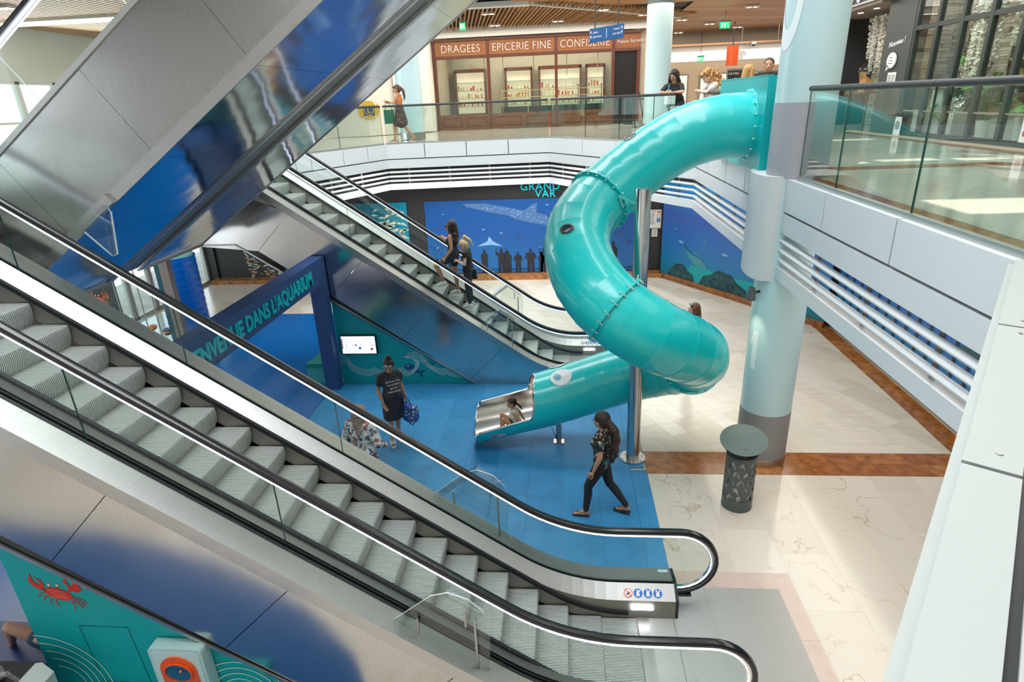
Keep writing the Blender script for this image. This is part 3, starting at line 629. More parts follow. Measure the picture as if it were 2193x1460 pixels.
# ================================================================== ESCALATORS
TA = math.tan(math.radians(35)); NC = .173
def epath(hb, hi, x0, xe, R=1.9, ninc=14, narc=9, top=4.4, ht=None):
    """(x,z) from the bottom end at x0, up the 35 degree run, to xe on the upper flat"""
    ht = hb if ht is None else ht
    xb = (NC + hi - hb) / TA; xt = (NC + hi - top - ht) / TA; T = R * math.tan(math.radians(17.5)); a = math.radians(35)
    p = [(x0, hb), ((x0 + xb + T) / 2, hb)]
    for i in range(narc + 1):
        t = a * i / narc; p.append((xb + T - R * math.sin(t), hb + R * (1 - math.cos(t))))
    A = p[-1]; Bx = xt + T * math.cos(a); Bz = top + ht - T * math.sin(a)
    for i in range(1, ninc): p.append((A[0] + (Bx - A[0]) * i / ninc, A[1] + (Bz - A[1]) * i / ninc))
    for i in range(narc + 1):
        t = a * (1 - i / narc); p.append((xt - T + R * math.sin(t), top + ht - R * (1 - math.cos(t))))
    p.append((xe, top + ht)); return p
def ribm():
    m = mat('ribbed_aluminium', (.42, .42, .40), .34, .8); nt = m.node_tree; b = nt.nodes['Principled BSDF']
    tc = N(nt, 'ShaderNodeTexCoord'); wv = N(nt, 'ShaderNodeTexWave'); wv.inputs['Scale'].default_value = 32; wv.bands_direction = 'Y'
    nt.links.new(tc.outputs['Object'], wv.inputs['Vector']); u = N(nt, 'ShaderNodeBump'); u.inputs['Strength'].default_value = .5; u.inputs['Distance'].default_value = .003
    nt.links.new(wv.outputs[0], u.inputs['Height']); nt.links.new(u.outputs[0], b.inputs['Normal']); return m
rib = ribm()
def make_step():
    prof = [(-.400, -.03), (-.398, 0), (-.004, 0), (.006, -.012), (.010, -.05), (.006, -.11), (-.012, -.175), (-.045, -.24)]
    grv = [(-.400, -.04), (-.398, -.009), (-.012, -.009), (-.003, -.018), (.001, -.052), (-.003, -.11), (-.021, -.172), (-.054, -.235)]
    mb = MB(); n = 56; W_ = 1.0; k = len(prof); y = -.5; pitch = W_ / n
    cols = []
    for i in range(n):
        for pr, w_ in ((prof, .55), (grv, .45)):
            cols.append((pr, y)); y += pitch * w_; cols.append((pr, y))
    for pr, yy in cols: mb.v += [V((a, yy, b)) for a, b in pr]
    for i in range(len(cols) - 1):
        for j in range(k - 1):
            mb.f.append((i * k + j, (i + 1) * k + j, (i + 1) * k + j + 1, i * k + j + 1)); mb.m.append(0 if i % 4 == 0 else 1)
    return mb
STEP = mesh('step', make_step(), [stepm, mat('step_groove', (.27, .285, .27), .5, .4)], recalc=False)
def escalator(label, steps=True):
    YN, YF = 4.0, 5.45; ym = (YN + YF) / 2
    E = thing('escalator', label, 'escalator', (.8, ym, 0), 'lower pair of escalators')
    P3 = lambda pts, y: [V((a, y, b)) for a, b in pts]
    def loft(mb, A, ya_, B, yb_, mi=0):
        n = len(A); mb.add(P3(A, ya_) + P3(B, yb_), [(i, i + 1, i + 1 + n, i + n) for i in range(n - 1)], mi)
    XE, XT = 1.22, -8.3
    # steps along the chain
    pth = epath(0, 0, .85, XT, 1.3, 40, 20); pts = [V((a, 0, b)) for a, b in pth]
    acc = [0]
    for i in range(1, len(pts)): acc.append(acc[-1] + (pts[i] - pts[i - 1]).length)
    def at(s):
        for i in range(1, len(acc)):
            if acc[i] >= s: k = (s - acc[i - 1]) / (acc[i] - acc[i - 1]); return pts[i - 1].lerp(pts[i], k)
        return pts[-1]
    s = .06; first = None
    while s < acc[-1]:
        p = at(s); o = bpy.data.objects.new('step', STEP); C.objects.link(o); o.parent = E
        o.location = V((p.x, ym, p.z)) - ROOT[E.name]; ROOT[o.name] = V(); s += .4
    for side, YG, sg in ((0, YN, -1), (1, YF, 1)):      # sg: outward direction in y
        yo = YG + sg * .235
        hr = epath(1.035, .85, 1.26, XT); 
        arc = [(1.26 + .41 * math.sin(t), .625 + .41 * math.cos(t)) for t in [PI * i / 16 for i in range(16, 0, -1)]]
        prof = [(-.04, -.008), (-.036, -.022), (-.024, -.024), (-.024, -.014), (.024, -.014), (.024, -.024), (.036, -.022), (.04, -.008), (.040, .006), (.032, .020), (.016, .026), (-.016, .026), (-.032, .020), (-.040, .006)]
        obj('handrail', MB().sweep(P3([(1.20, .215)] + arc + hr, YG), prof, sidev=(0, 1, 0)), rubber, E, smooth=True)
        g1 = epath(.985, .80, 1.26, XT); ga = [(1.26 + .36 * math.sin(t), .625 + .36 * math.cos(t)) for t in [PI * i / 16 for i in range(16, 0, -1)]]
        obj('glass_rim', MB().sweep(P3([(1.20, .265)] + ga + g1, YG), [(-.017, -.018), (.017, -.018), (.017, .024), (-.017, .024)], sidev=(0, 1, 0)), chrome, E)
        lm_ = MB()
        for q in (-1, 1):
            lm_.sweep(P3([(1.22, .272)] + ga + g1, YG + q * .022), [(-.004, -.008), (.004, -.008), (.004, -.001), (-.004, -.001)], sidev=(0, 1, 0))
        obj('light_strip', lm_, led, E)
        # glass panes
        top = g1; bot = epath(.29, .105, 1.20, XT); n = len(top); brk = [0, 11, 16, 20, 24, n - 1]
        for a, b in zip(brk[:-1], brk[1:]):
            tp = [V((x, YG - .006, z)) for x, z in top[a:b + 1]]; bt = [V((x, YG - .006, z)) for x, z in bot[a:b + 1]]
            if a: tp[0].x -= .006; bt[0].x -= .006
            poly = tp + bt[::-1]
            if a == 0: poly = [V((1.22, YG - .006, .272))] + [V((x, YG - .006, z)) for x, z in ga] + tp[1:] + bt[::-1]
            obj('glass_pane', MB().prism(poly, (0, .012, 0), 0, side=1), [gl, glg], E)
        # channel, decks, trims, skirt
        cb = epath(.30, .115, XE, XT)
        obj('glass_channel', MB().sweep(P3(cb, YG), [(-.035, -.05), (.035, -.05), (.035, .012), (.014, .012), (.014, -.01), (-.014, -.01), (-.014, .012), (-.035, .012)], sidev=(0, 1, 0)), blackm, E)
        mb = MB(); d0 = epath(.305, .12, XE, XT); d1 = epath(.285, .10, XE, XT)
        loft(mb, d0, YG + sg * .032, d1, yo + sg * .03); obj('outer_deck', mb, deckm, E)
        mb = MB(); t1 = epath(.125, -.06, XE, XT); loft(mb, d1, yo + sg * .03, t1, yo + sg * .03); loft(mb, t1, yo + sg * .03, t1, yo); obj('deck_trim', mb, steel, E)
        mb = MB(); i0 = epath(.335, .15, XE, XT); i1 = epath(.235, .05, XE, XT); i2 = epath(-.02, -.19, XE, XT, 1.6)
        loft(mb, i0, YG - sg * .032, i1, YG - sg * .20); obj('inner_deck', mb, deckm, E)
        mb = MB(); loft(mb, i1, YG - sg * .20, i2, YG - sg * .215); obj('skirt', mb, skirtm, E)
        mb = MB(); b0 = epath(.075, .055, .70, XT, 1.5); mb.sweep(P3(b0, YG - sg * .218), [(-.018, -.022), (.018, -.022), (.018, .022), (-.018, .022)], sidev=(0, 1, 0)); obj('skirt_brush', mb, brush, E)
        # end cap
        obj('end_cap', MB().prism([(XE, YG + sg * .268, .0), (XE, YG + sg * .268, .285), (XE, YG, .34), (XE, YG - sg * .202, .245), (XE, YG - sg * .215, 0)], (.035, 0, 0)).box((1.25, YG - .045, .165), (1.42, YG + .045, .20)), rubber, E)
        # cladding panels down to the slanted lower edge
        cut = [1.2, -.35, -1.7, -3.05, -4.4, -5.75, -7.1, XT]
        ztop = lambda x: max(.2, min(NC - TA * x + .0, 4.5)); zbot = lambda x: max(0.0, min(NC - TA * x - 1.28, 3.05))
        sl = .35     # panel joints stand square to the slope
        for a, b in zip(cut[:-1], cut[1:]):
            a_ = a - (.003 if a < 1 else 0); b_ = b + .003
            q = [(a_, zbot(a_)), (a_ + (sl * 1.2 if a < 1 else 0), None), (b_ + sl * 1.2, None), (b_, zbot(b_))]
            def tp(x): return x
            pa = (a_ + (.75 if a < .9 and a > -6 else 0), ); pb = (b_ + (.75 if b > -6 else 0), )
            xa, xb_ = min(pa[0], 1.2), min(pb[0], 1.2)
            k0 = max(a_, -8.3)
            lowx = [a_] + [x for x in [(NC - 1.28) / TA] if b_ < x < a_] + [b_]
            pts_ = [(xa, yo, ztop(xa) - .02)] + [(x, yo, ztop(x) - .02) for x in (0.0,) if xb_ < x < xa] + [(xb_, yo, ztop(xb_) - .02)] + [(x, yo, zbot(x)) for x in reversed(lowx)]
            obj('cladding_panel', MB().prism(pts_, (0, -sg * .02, 0)), steel_side, E)
        xs = [(NC - 1.28) / TA, -6.2, -8.3]
        bt_ = MB(); bp = [V((x, yo + sg * .012, zbot(x))) for x in xs]
        bt_.sweep(bp, [(-.008, -.01), (.008, -.01), (.008, .022), (-.008, .022)], sidev=(0, 1, 0)); obj('lower_trim', bt_, steel, E)
    xs = [(NC - 1.28) / TA, -6.2, -8.3]; m_ = MB(); A = [(x, zbot(x) + .005) for x in xs]
    loft(m_, A, YN - .235, A, YF + .235); obj('soffit', m_, steel_side, E)
    # landing
    obj('comb_plate', MB().box((.80, 4.215, -.01), (.93, 5.235, .008)), deckm, E)
    for a, b in ((.93, 1.20), (1.205, 1.635), (1.64, 2.505)):
        obj('floor_plate', MB().box((a, (4.215 if a < 1.2 else 3.72), -.01), (b, (5.235 if a < 1.2 else 5.72), .006)), rib, E)
    return E
E1 = escalator('long silver escalator nearest the camera, running down to the ribbed plate at lower right')
# skirt lights and pictograms
obj('skirt_light', MB().prism([(.72 + .012, 5.222, .135)] + [(.72, 5.222, .15), (.732, 5.222, .165), (.968, 5.222, .165), (.98, 5.222, .15), (.968, 5.222, .135)], (0, -.006, 0)), mat('skirt_lamp', (1, 1, 1), .5, emit=(.9, .95, 1), es=9), E1)
rdm = mat('sign_red', (.75, .04, .03), .5); blm = mat('sign_blue', (.01, .16, .55), .5); whm = mat('sign_white', (.85, .85, .85), .5)
def on_deck(x, v):   # on the slanted inner deck of the far balustrade, flat part
    t = v; return V((x, 5.45 - .032 - .168 * (1 - t), .235 + .10 * t)) + V((0, -.0016, .0028))
nrm = V((0, -.0016, .0028)).normalized() * .0012
def disc(cx, cv, r, m, name, r0=0, n=28, k=1):
    mb = MB(); vs = []
    for rr in (r, r0):
        vs += [on_deck(cx + rr * math.cos(2 * PI * i / n), cv + rr / .195 * math.sin(2 * PI * i / n)) + nrm * k for i in range(n)]
    if r0: mb.add(vs, [(i, (i + 1) % n, (i + 1) % n + n, i + n) for i in range(n)])
    else: mb.add(vs[:n], [tuple(range(n))])
    obj(name, mb, m, E1)
def dpoly(pts, m, name, k=2): obj(name, MB().add([on_deck(a, b) + nrm * k for a, b in pts], [tuple(range(len(pts)))]), m, E1)
for i, x in enumerate((.70, .81, .92, 1.03)):
    disc(x, .42, .049, rdm if i == 0 else blm, 'pictogram'); 
    if i == 0:
        disc(x, .42, .041, whm, 'pictogram_face', k=1.6)
        dpoly([(x - .022, .30), (x + .02, .34), (x + .018, .5), (x + .006, .5), (x, .42), (x - .015, .42)], blackm, 'pictogram_figure'); dpoly([(x - .034, .60), (x - .028, .63), (x + .036, .24), (x + .030, .2)], rdm, 'pictogram_slash', 3)
    else:
        disc(x - .004 * i, .56, .010, whm, 'pictogram_head', k=2)
        dpoly([(x - .02, .24), (x - .004, .24), (x, .36), (x + .004, .24), (x + .02, .24), (x + .012, .46), (x + .028, .56), (x + .022, .60), (x, .50), (x - .016, .48)], whm, 'pictogram_figure')
obj('sticker', MB().box((1.08, 5.60, .287), (1.19, 5.685, .291)), mat('sticker_green', (.55, .72, .75), .5), E1)
# clear head guards standing on the decks
def guard(y, label, dx=0, dz=0):
    t = thing('acrylic_guard', label, 'safety guard', (-1.2 + dx, y, .9 + dz), 'clear acrylic guards on the near escalator')
    out = [(-1.55, 1.30), (-1.50, 1.47), (-1.15, 1.75), (-1.0, 1.79), (-.82, 1.72), (-.70, 1.58), (-.66, 1.38), (-.70, .52), (-.78, .46), (-1.55, 1.00)]
    P = [(a + dx, y, b + dz) for a, b in out]
    obj('sheet', MB().prism(P, (0, .01, 0), 0, side=1), [acr, acre], t)
    hood = MB().prism([(-1.50 + dx, y, 1.40 + dz), (-1.02 + dx, y, 1.76 + dz), (-1.0 + dx, y, 1.74 + dz), (-1.48 + dx, y, 1.38 + dz)], (0, .15, 0)); hood.prism([(-1.02 + dx, y, 1.76 + dz), (-.72 + dx, y, 1.55 + dz), (-.73 + dx, y, 1.53 + dz), (-1.02 + dx, y, 1.74 + dz)], (0, .15, 0))
    obj('hood', hood, acr, t)
    rods = MB().cyl((-.78 + dx, y - .03, .62 + dz), (-.78 + dx, y - .03, 1.5 + dz), .012, 10).cyl((-.86 + dx, y - .03, 1.45 + dz), (-.86 + dx, y - .03, 1.62 + dz), .010, 10).cyl((-1.28 + dx, y - .03, 1.35 + dz), (-1.28 + dx, y - .03, 1.52 + dz), .010, 10)
    obj('rod', rods, steel, t, smooth=True)
    obj('foot_clamp', MB().box((-1.56 + dx, y - .03, 1.14 + dz), (-1.45 + dx, y + .03, 1.28 + dz)).box((-.80 + dx, y - .03, .60 + dz), (-.70 + dx, y + .03, .72 + dz)), steel, t)
guard(3.86, 'clear acrylic guard with rounded top on the near deck of the front escalator', 0, -.14)
guard(5.62, 'clear acrylic guard on the far deck of the front escalator, over the blue floor', .02, -.10)
# far escalator: the same machine further back
E2 = copyt(E1, (E1.location.x - .276, E1.location.y + 7.53, 0), 'second silver escalator further back, two women riding up it past the whale mural')
guard(13.2, 'thin clear guard beside the far handrail of the second escalator', -.27, -.2); guard(11.4, 'thin clear guard on the near deck of the second escalator', -.27, -.2)
# marble border of the landing
lf_ = structroot('trim_10', (2.6, 5, 0), 'pale pinkish marble border round the escalator plate')
for a, b in (((2.51, 5.0), (2.70, 5.985)), ((2.51, 3.6), (2.70, 4.995)), ((2.51, 2.2), (2.70, 3.595)), ((1.95, 5.725), (2.505, 5.985)), ((1.29, 5.725), (1.945, 5.985))):
    obj('slab', MB().box((*a, -.01), (*b, .003)), mat('pink_marble', (.56, .44, .38), .14, noise=(5, (.50, .38, .32), 6, (1, 1, 1), .45, .75)), lf_)
# teal walls closing the space under the two lower escalators
zb_ = lambda x, c=NC: c - TA * x - 1.28
def under_wall(n, x0, y, c, label):
    xe = (c - 1.28) / TA; r = structroot('wall_under_escalator_%d' % n, (x0, y, 0), label)
    obj('face', MB().prism([(x0, y, 0), (xe + .0, y, 0), (x0, y, zb_(x0, c) - .10)], (0, .07, 0)), teal, r)
    obj('black_capping', MB().prism([(x0, y - .03, zb_(x0, c) - .16), (xe - .06, y - .03, 0), (xe + .17, y - .03, 0), (x0, y - .03, zb_(x0, c) - .012)], (0, .06, 0)), blackm, r)
    return r
W1 = under_wall(1, -4.92, 3.80, NC, 'turquoise triangular wall with the red crab under the near escalator')
W2 = under_wall(2, -4.72, 11.33, NC - .193, 'turquoise triangular wall with white wave lines under the far escalator')
# decorations on the walls ------------------------------------------------
wl_m = mat('wave_line_white', (.55, .78, .78), .5); fishnavy = mat('fish_navy', (.005, .09, .22), .5); redc = mat('crab_red', (.62, .025, .012), .45); redd = mat('crab_pink', (.66, .16, .11), .5)
def ribbon(mb, pts, w_, y, th=.003):
    pts = [V((a, 0, b)) for a, b in pts]; vs = []
    for i, p in enumerate(pts):
        t = (pts[min(i + 1, len(pts) - 1)] - pts[max(i - 1, 0)]).normalized(); s = V((-t.z, 0, t.x)) * w_ / 2
        vs += [V((p.x + s.x, y - th, p.z + s.z)), V((p.x - s.x, y - th, p.z - s.z))]
    mb.add(vs, [(2 * i, 2 * i + 1, 2 * i + 3, 2 * i + 2) for i in range(len(pts) - 1)])
def bez(p, n=10):
    """smooth curve through points"""
    out = []
    for i in range(len(p) - 1):
        a = p[max(i - 1, 0)]; b = p[i]; c = p[i + 1]; d = p[min(i + 2, len(p) - 1)]
        for k in range(n):
            t = k / n; out.append(tuple(.5 * (2 * b[j] + (c[j] - a[j]) * t + (2 * a[j] - 5 * b[j] + 4 * c[j] - d[j]) * t * t + (3 * b[j] - a[j] - 3 * c[j] + d[j]) * t ** 3) for j in range(len(b))))
    out.append(tuple(p[-1])); return out
low = lambda p: [(q[0], q[1] - .11) for q in bez(p)]
mb = MB()
for i in range(5):
    e = .042 * i; o = .012 * i
    ribbon(mb, low([(-4.70, .80 - e), (-4.58, .74 - e * 1.1), (-4.46, .56 - e), (-4.30, .45 - e * .8), (-4.12, .43 - e * .8), (-4.02, .48 - e * .8)]), .010, 11.325)
    ribbon(mb, low([(-4.02, .48 - e * .8), (-3.88, .42 - e * .8), (-3.66, .41 - e * .8), (-3.50, .43 - e * .8), (-3.42, .47 - e * .8)]), .010, 11.325)
    ribbon(mb, low([(-3.42, .47 - e * .8), (-3.30, .40 - e * .7), (-3.16 + o, .44 - e * .2), (-3.10 + o * 1.6, .58), (-3.16 + o * 2, .68 - o)]), .010, 11.325)
    ribbon(mb, low([(-3.32 + o, .70), (-3.26 + o, .78 - e * .5), (-3.14, .82 - e * .8), (-3.00, .80 - e), (-2.88 - o, .66 - e * .6), (-2.74, .50 - e * .6), (-2.56, .44 - e * .8), (-2.46, .47 - e * .8)]), .010, 11.325)
    if i > 0: ribbon(mb, low([(-2.46, .47 - e * .8), (-2.34, .41 - e * .8), (-2.18 + .02 * i, .37 - e * .8)]), .010, 11.325)
obj('wave_lines', mb, wl_m, W2)
def wfish(x, z, l, an, nm='fish_decal'):
    c, s_ = math.cos(an), math.sin(an); R_ = lambda a, b: (x + l * (a * c - b * s_), 11.326, z + l * (a * s_ + b * c))
    o = obj(nm, MB().add([R_(-.5 + .42 * (1 - math.cos(t)), .19 * math.sin(t) * (1.1 - .25 * math.cos(t + PI))) for t in [2 * PI * i / 24 for i in range(24)]], [tuple(range(24))]).add([R_(*q) for q in ((.28, 0), (.50, .22), (.62, .24), (.48, .0), (.60, -.26), (.48, -.22))], [(0, 1, 2, 3), (0, 3, 4, 5)]), fishnavy, W2)
    p = R_(-.34, .06); obj('eye', MB().ball((p[0], 11.325, p[2]), .014 + .01 * l, n=8, sc=(1, .3, 1)), whm, W2)
wfish(-3.16, .32, .40, -.45); wfish(-3.26, .63, .20, .5); wfish(-2.84, .47, .22, -.3)
# red crab and arcs on the near wall
def crab(parent, x, z, k, y, m, md, flip=1):
    q = lambda a, b: (x + k * a, y, z + k * b)
    def pl(name, pts, mm, dy=0): obj(name, MB().prism([(x + k * a, y - dy, z + k * b) for a, b in pts], (0, -.003, 0)), mm, parent)
    pl('crab_body', [(.36 * math.cos(t) * (1 + .05 * math.sin(t)), .20 * math.sin(t) - .08 * math.cos(t)) for t in [2 * PI * i / 28 for i in range(28)]], m)
    for i, zz in enumerate((.10, .02, -.06, -.12)): pl('crab_stroke', [(-.26 + .03 * i, zz + .05), (.20 + .02 * i, zz - .01), (.22, zz - .035), (-.22 + .03 * i, zz + .02)], md, .003)
    pl('crab_claw', [(-.36, .10), (-.60, .22), (-.72, .42), (-.62, .62), (-.60, .66), (-.58, .42), (-.44, .26), (-.42, .40), (-.52, .56), (-.36, .44), (-.32, .28)], m)
    pl('crab_claw', [(.30, .12), (.34, .30), (.24, .42), (.34, .56), (.36, .36), (.44, .26), (.54, .40), (.46, .60), (.62, .44), (.70, .14), (.56, .06), (.42, .12)], m)
    mb = MB()
    ribbon(mb, [(x + k * a, z + k * b) for a, b in bez([(-.34, .08), (-.42, .16)])], .03 * k, y); ribbon(mb, [(x + k * a, z + k * b) for a, b in bez([(.28, .10), (.40, .10)])], .03 * k, y)
    for a in ([(-.34, .02), (-.52, 0), (-.62, -.14)], [(-.32, -.08), (-.44, -.12), (-.50, -.24)], [(-.26, -.16), (-.32, -.24), (-.30, -.34)], [(-.14, -.20), (-.16, -.32), (-.10, -.42)],
              [(.34, -.10), (.55, -.14), (.70, -.30)], [(.34, -.16), (.52, -.22), (.64, -.42)], [(.32, -.20), (.46, -.30), (.54, -.48)], [(.26, -.24), (.34, -.36), (.28, -.52)]):
        ribbon(mb, [(x + k * u_, z + k * v_) for u_, v_ in bez(a)], .030 * k, y)
    obj('crab_legs', mb, m, parent)
    for ex in (-.18, .05):
        obj('crab_eye', MB().ball((x + k * ex, y, z + k * .30), .05 * k, n=12, sc=(1, .1, 1)), m, parent); obj('crab_eye_white', MB().ball((x + k * ex, y - .003, z + k * .30), .036 * k, n=12, sc=(1, .1, 1)), whm, parent)
        mb = MB(); ribbon(mb, [(x + k * ex, z + k * .26), (x + k * ex, z + k * .18)], .02 * k, y); obj('crab_stalk', mb, m, parent)
crab(W1, -4.50, 1.57, .34, 3.798, redc, redd)
mb = MB()
for i in range(5):
    r_ = .62 - .1 * i
    ribbon(mb, [(-4.93 + .10 * i * .3 + r_ * math.cos(t), .47 + r_ * .95 * math.sin(t)) for t in [PI / 2 - PI / 2 * k / 14 for k in range(15)]], .012, 3.797)
    ribbon(mb, [(-3.02 + (.42 - .07 * i) * math.cos(t), .40 + (.42 - .07 * i) * math.sin(t)) for t in [PI - PI * k / 20 for k in range(21)]], .011, 3.797)
obj('wave_lines', mb, wl_m, W1)
mb = MB()
for a, b in (((-4.43, 1.20), (-3.96, 1.20)), ((-3.96, 1.20), (-3.92, .5)), ((-4.43, 1.2), (-4.40, .5)), ((-4.40, .5), (-3.92, .5))): ribbon(mb, [a, b], .006, 3.798)
obj('hatch_outline', mb, mat('hatch_line', (.0, .08, .10), .6), W1)
# screen on the far wall
sc_ = thing('touch_screen', 'white hockey game screen on the turquoise wall under the far escalator', 'screen', (-4.24, 11.3, .72))
obj('housing', MB().box((-4.62, 11.24, .71), (-3.87, 11.33, 1.12)), blackm, sc_)
obj('display', MB().box((-4.60, 11.235, .73), (-3.885, 11.242, 1.11)), mat('screen_white', (.7, .75, .8), .3, emit=(.80, .86, 1), es=.75), sc_)
mb = MB(); Y_ = 11.236
def ring(cx, cz, r, w_=.008, n=24): ribbon(mb, [(cx + r * math.cos(2 * PI * i / n), cz + r * math.sin(2 * PI * i / n)) for i in range(n + 1)], w_, Y_)
for q in ((-4.47, 1.02), (-4.47, .83), (-4.0, 1.02)): ring(*q, .05)
ring(-4.24, .92, .055); ring(-4.50, .92, .022, .01)
for xx in (-4.37, -4.14): ribbon(mb, [(xx, .74), (xx, 1.10)], .005, Y_)
obj('rink_lines', mb, mat('pink_line', (.65, .45, .6), .5, emit=(.65, .45, .6), es=.4), sc_)
obj('blue_puck', MB().ball((-4.30, 11.232, .92), .018, sc=(1, .2, 1)), blm, sc_); obj('blue_puck', MB().ball((-4.22, 11.232, .85), .026, sc=(1, .2, 1)), blm, sc_)
obj('red_puck', MB().ball((-3.97, 11.232, .83), .026, sc=(1, .2, 1)), mat('puck_plum', (.3, .0, .1), .4), sc_)
obj('side_bar', MB().box((-4.595, 11.230, .84), (-4.575, 11.236, 1.06)), mat('bar_pink', (.8, .1, .3), .5), sc_)
text('digit', '2', .07, (-3.93, 11.231, .90), (0, 0, 1), (-1, 0, 0), blm, sc_, .001)
# ================================================================== RAISED ESCALATORS (upper left)
SE = math.radians(34.7); n3 = V((-math.sin(SE), 0, math.cos(SE))); d3 = V((math.cos(SE), 0, math.sin(SE)))
def on3(s, y, h): return V((-4.95, 0, 4.42)) + d3 * s + n3 * h + V((0, y, 0))
S0, S1 = -2.03, 7.4
def raised(y0, y1, label, strip=None, rails=True):
    t = thing('escalator', label, 'escalator', (-6.6, (y0 + y1) / 2, 3.26), 'raised escalators climbing to the upper right')
    H = 1.02
    cuts = [S0, -1.62, -.22, 1.18, 2.58, 3.98, 5.38, S1]
    for yy, dy in ((y0, .02), (y1, -.02)):
        for a, b in zip(cuts[:-1], cuts[1:]):
            obj('cladding_panel', MB().prism([on3(a + .002, yy, .085), on3(b - .002, yy, .085), on3(b - .002, yy, H), on3(a + .002, yy, H)], (0, dy, 0)), mat('side_steel_satin', (.50, .49, .47), .23, 1, bump=(.7, .30, (1, 1, 1)), noise=(3, (.44, .43, .41), 2, (60, 1, 1), .3, .7)), t)
        obj('lower_trim', MB().prism([on3(S0, yy - dy * .6, -.012), on3(S1, yy - dy * .6, -.012), on3(S1, yy - dy * .6, .10), on3(S0, yy - dy * .6, .10)], (0, dy * 1.4, 0)), steel, t)
        obj('deck_trim', MB().prism([on3(S0, yy - dy, H), on3(S1, yy - dy, H), on3(S1, yy - dy, H + .05), on3(S0, yy - dy, H + .05)], (0, dy * 12, 0)), steel_dull, t)
    for a, b in zip(cuts[:-1], cuts[1:]):
        obj('soffit_panel', MB().prism([on3(a + .002, y0 + .02, 0), on3(b - .002, y0 + .02, 0), on3(b - .002, y1 - .02, 0), on3(a + .002, y1 - .02, 0)], n3 * .02), steel_mirror, t)
    if strip:
        for a, b in zip(cuts[:-1], cuts[1:]):
            obj('dark_strip', MB().prism([on3(a + .008, strip[0], .03), on3(b - .008, strip[0], .03), on3(b - .008, strip[1], .03), on3(a + .008, strip[1], .03)], n3 * .03), dark, t)
        for yy in strip: obj('strip_edge', MB().prism([on3(S0, yy - .05, -.02), on3(S1, yy - .05, -.02), on3(S1, yy + .05, -.02), on3(S0, yy + .05, -.02)], n3 * .03), steel_dull, t)
    # lower end of the box: flat underside and landing
    pe = on3(S0, 0, 0); obj('pit_box', MB().box((-8.4, y0 + .02, pe.z - .01), (pe.x, y1 - .02, pe.z + .02)).box((-8.4, y0 + .02, 4.36), (pe.x - .3, y1 - .02, 4.40)), steel_mirror, t)
    obj('end_trim', MB().box((pe.x - .05, y0, pe.z - .03), (pe.x + .02, y1, pe.z + .03)), steel_dull, t)
    for yy in (y0, y1):
        obj('pit_side', MB().prism([(-8.4, yy, pe.z), (pe.x, yy, pe.z), (on3(S0, 0, H).x, yy, on3(S0, 0, H).z), (-8.4, yy, 4.5)], (0, .02 if yy == y0 else -.02, 0)), steel_side, t)
    obj('step_bed', MB().prism([on3(S0, y0 + .3, H - .15), on3(S1, y0 + .3, H - .15), on3(S1, y1 - .3, H - .15), on3(S0, y1 - .3, H - .15)], n3 * .05), stepm, t)
    for yy in (y0 + .2, y1 - .2):
        ed = [S0, -.9, .5, 1.9, 3.3, 4.7, 6.1, S1]
        for a, b in zip(ed[:-1], ed[1:]):
            obj('glass_pane', MB().prism([on3(a + .005, yy - .006, H + .04), on3(b - .005, yy - .006, H + .04), on3(b - .005, yy - .006, H + .72), on3(a + .005, yy - .006, H + .72)], (0, .012, 0), 0, side=1), [gl, glg], t)
        mb = MB().sweep([on3(S0 - .5, yy, H + .765), on3(S1, yy, H + .765)], [(-.04, -.02), (.04, -.02), (.04, .01), (.03, .025), (-.03, .025), (-.04, .01)]); obj('handrail', mb, rubber, t)
        mb = MB()
        for q in (-.022, .022): mb.sweep([on3(S0 - .5, yy + q, H + .725), on3(S1, yy + q, H + .725)], [(-.008, -.01), (.008, -.01), (.008, .01), (-.008, .01)])
        obj('light_strip', mb, led, t)
    return t
raised(5.90, 7.93, 'raised steel clad escalator climbing to the upper right, nearest of the pair', strip=(8.02, 8.66))
raised(8.76, 10.45, 'raised escalator behind the nearest one, polished underside facing the shops')
t = thing('acrylic_guard', 'clear hanging guard with a thick vertical tube under the edge of the raised escalator', 'safety guard', (-4.8, 5.86, 4.2))
ga_ = [on3(-.02, 5.85, .02), on3(.42, 5.85, .05), V((-4.60, 5.85, 4.60)), V((-4.66, 5.85, 4.16)), V((-4.72, 5.85, 4.14))]
obj('sheet', MB().prism(ga_, (0, -.01, 0), 0, side=1), [acr, acre], t)
obj('tube', MB().cyl((-4.62, 5.82, 4.66), (-4.69, 5.82, 4.15), .028, 16), acr, t, smooth=True)
obj('edge', MB().bar(ga_[0], ga_[4], .012, .012).bar(ga_[4], ga_[3], .012, .012).bar(ga_[3], ga_[2], .012, .012), acre, t)
obj('clamp', MB().prism([on3(-.05, 5.84, -.01), on3(.48, 5.84, -.01), on3(.48, 5.84, .10), on3(-.05, 5.84, .10)], (0, .05, 0)), steel, t)
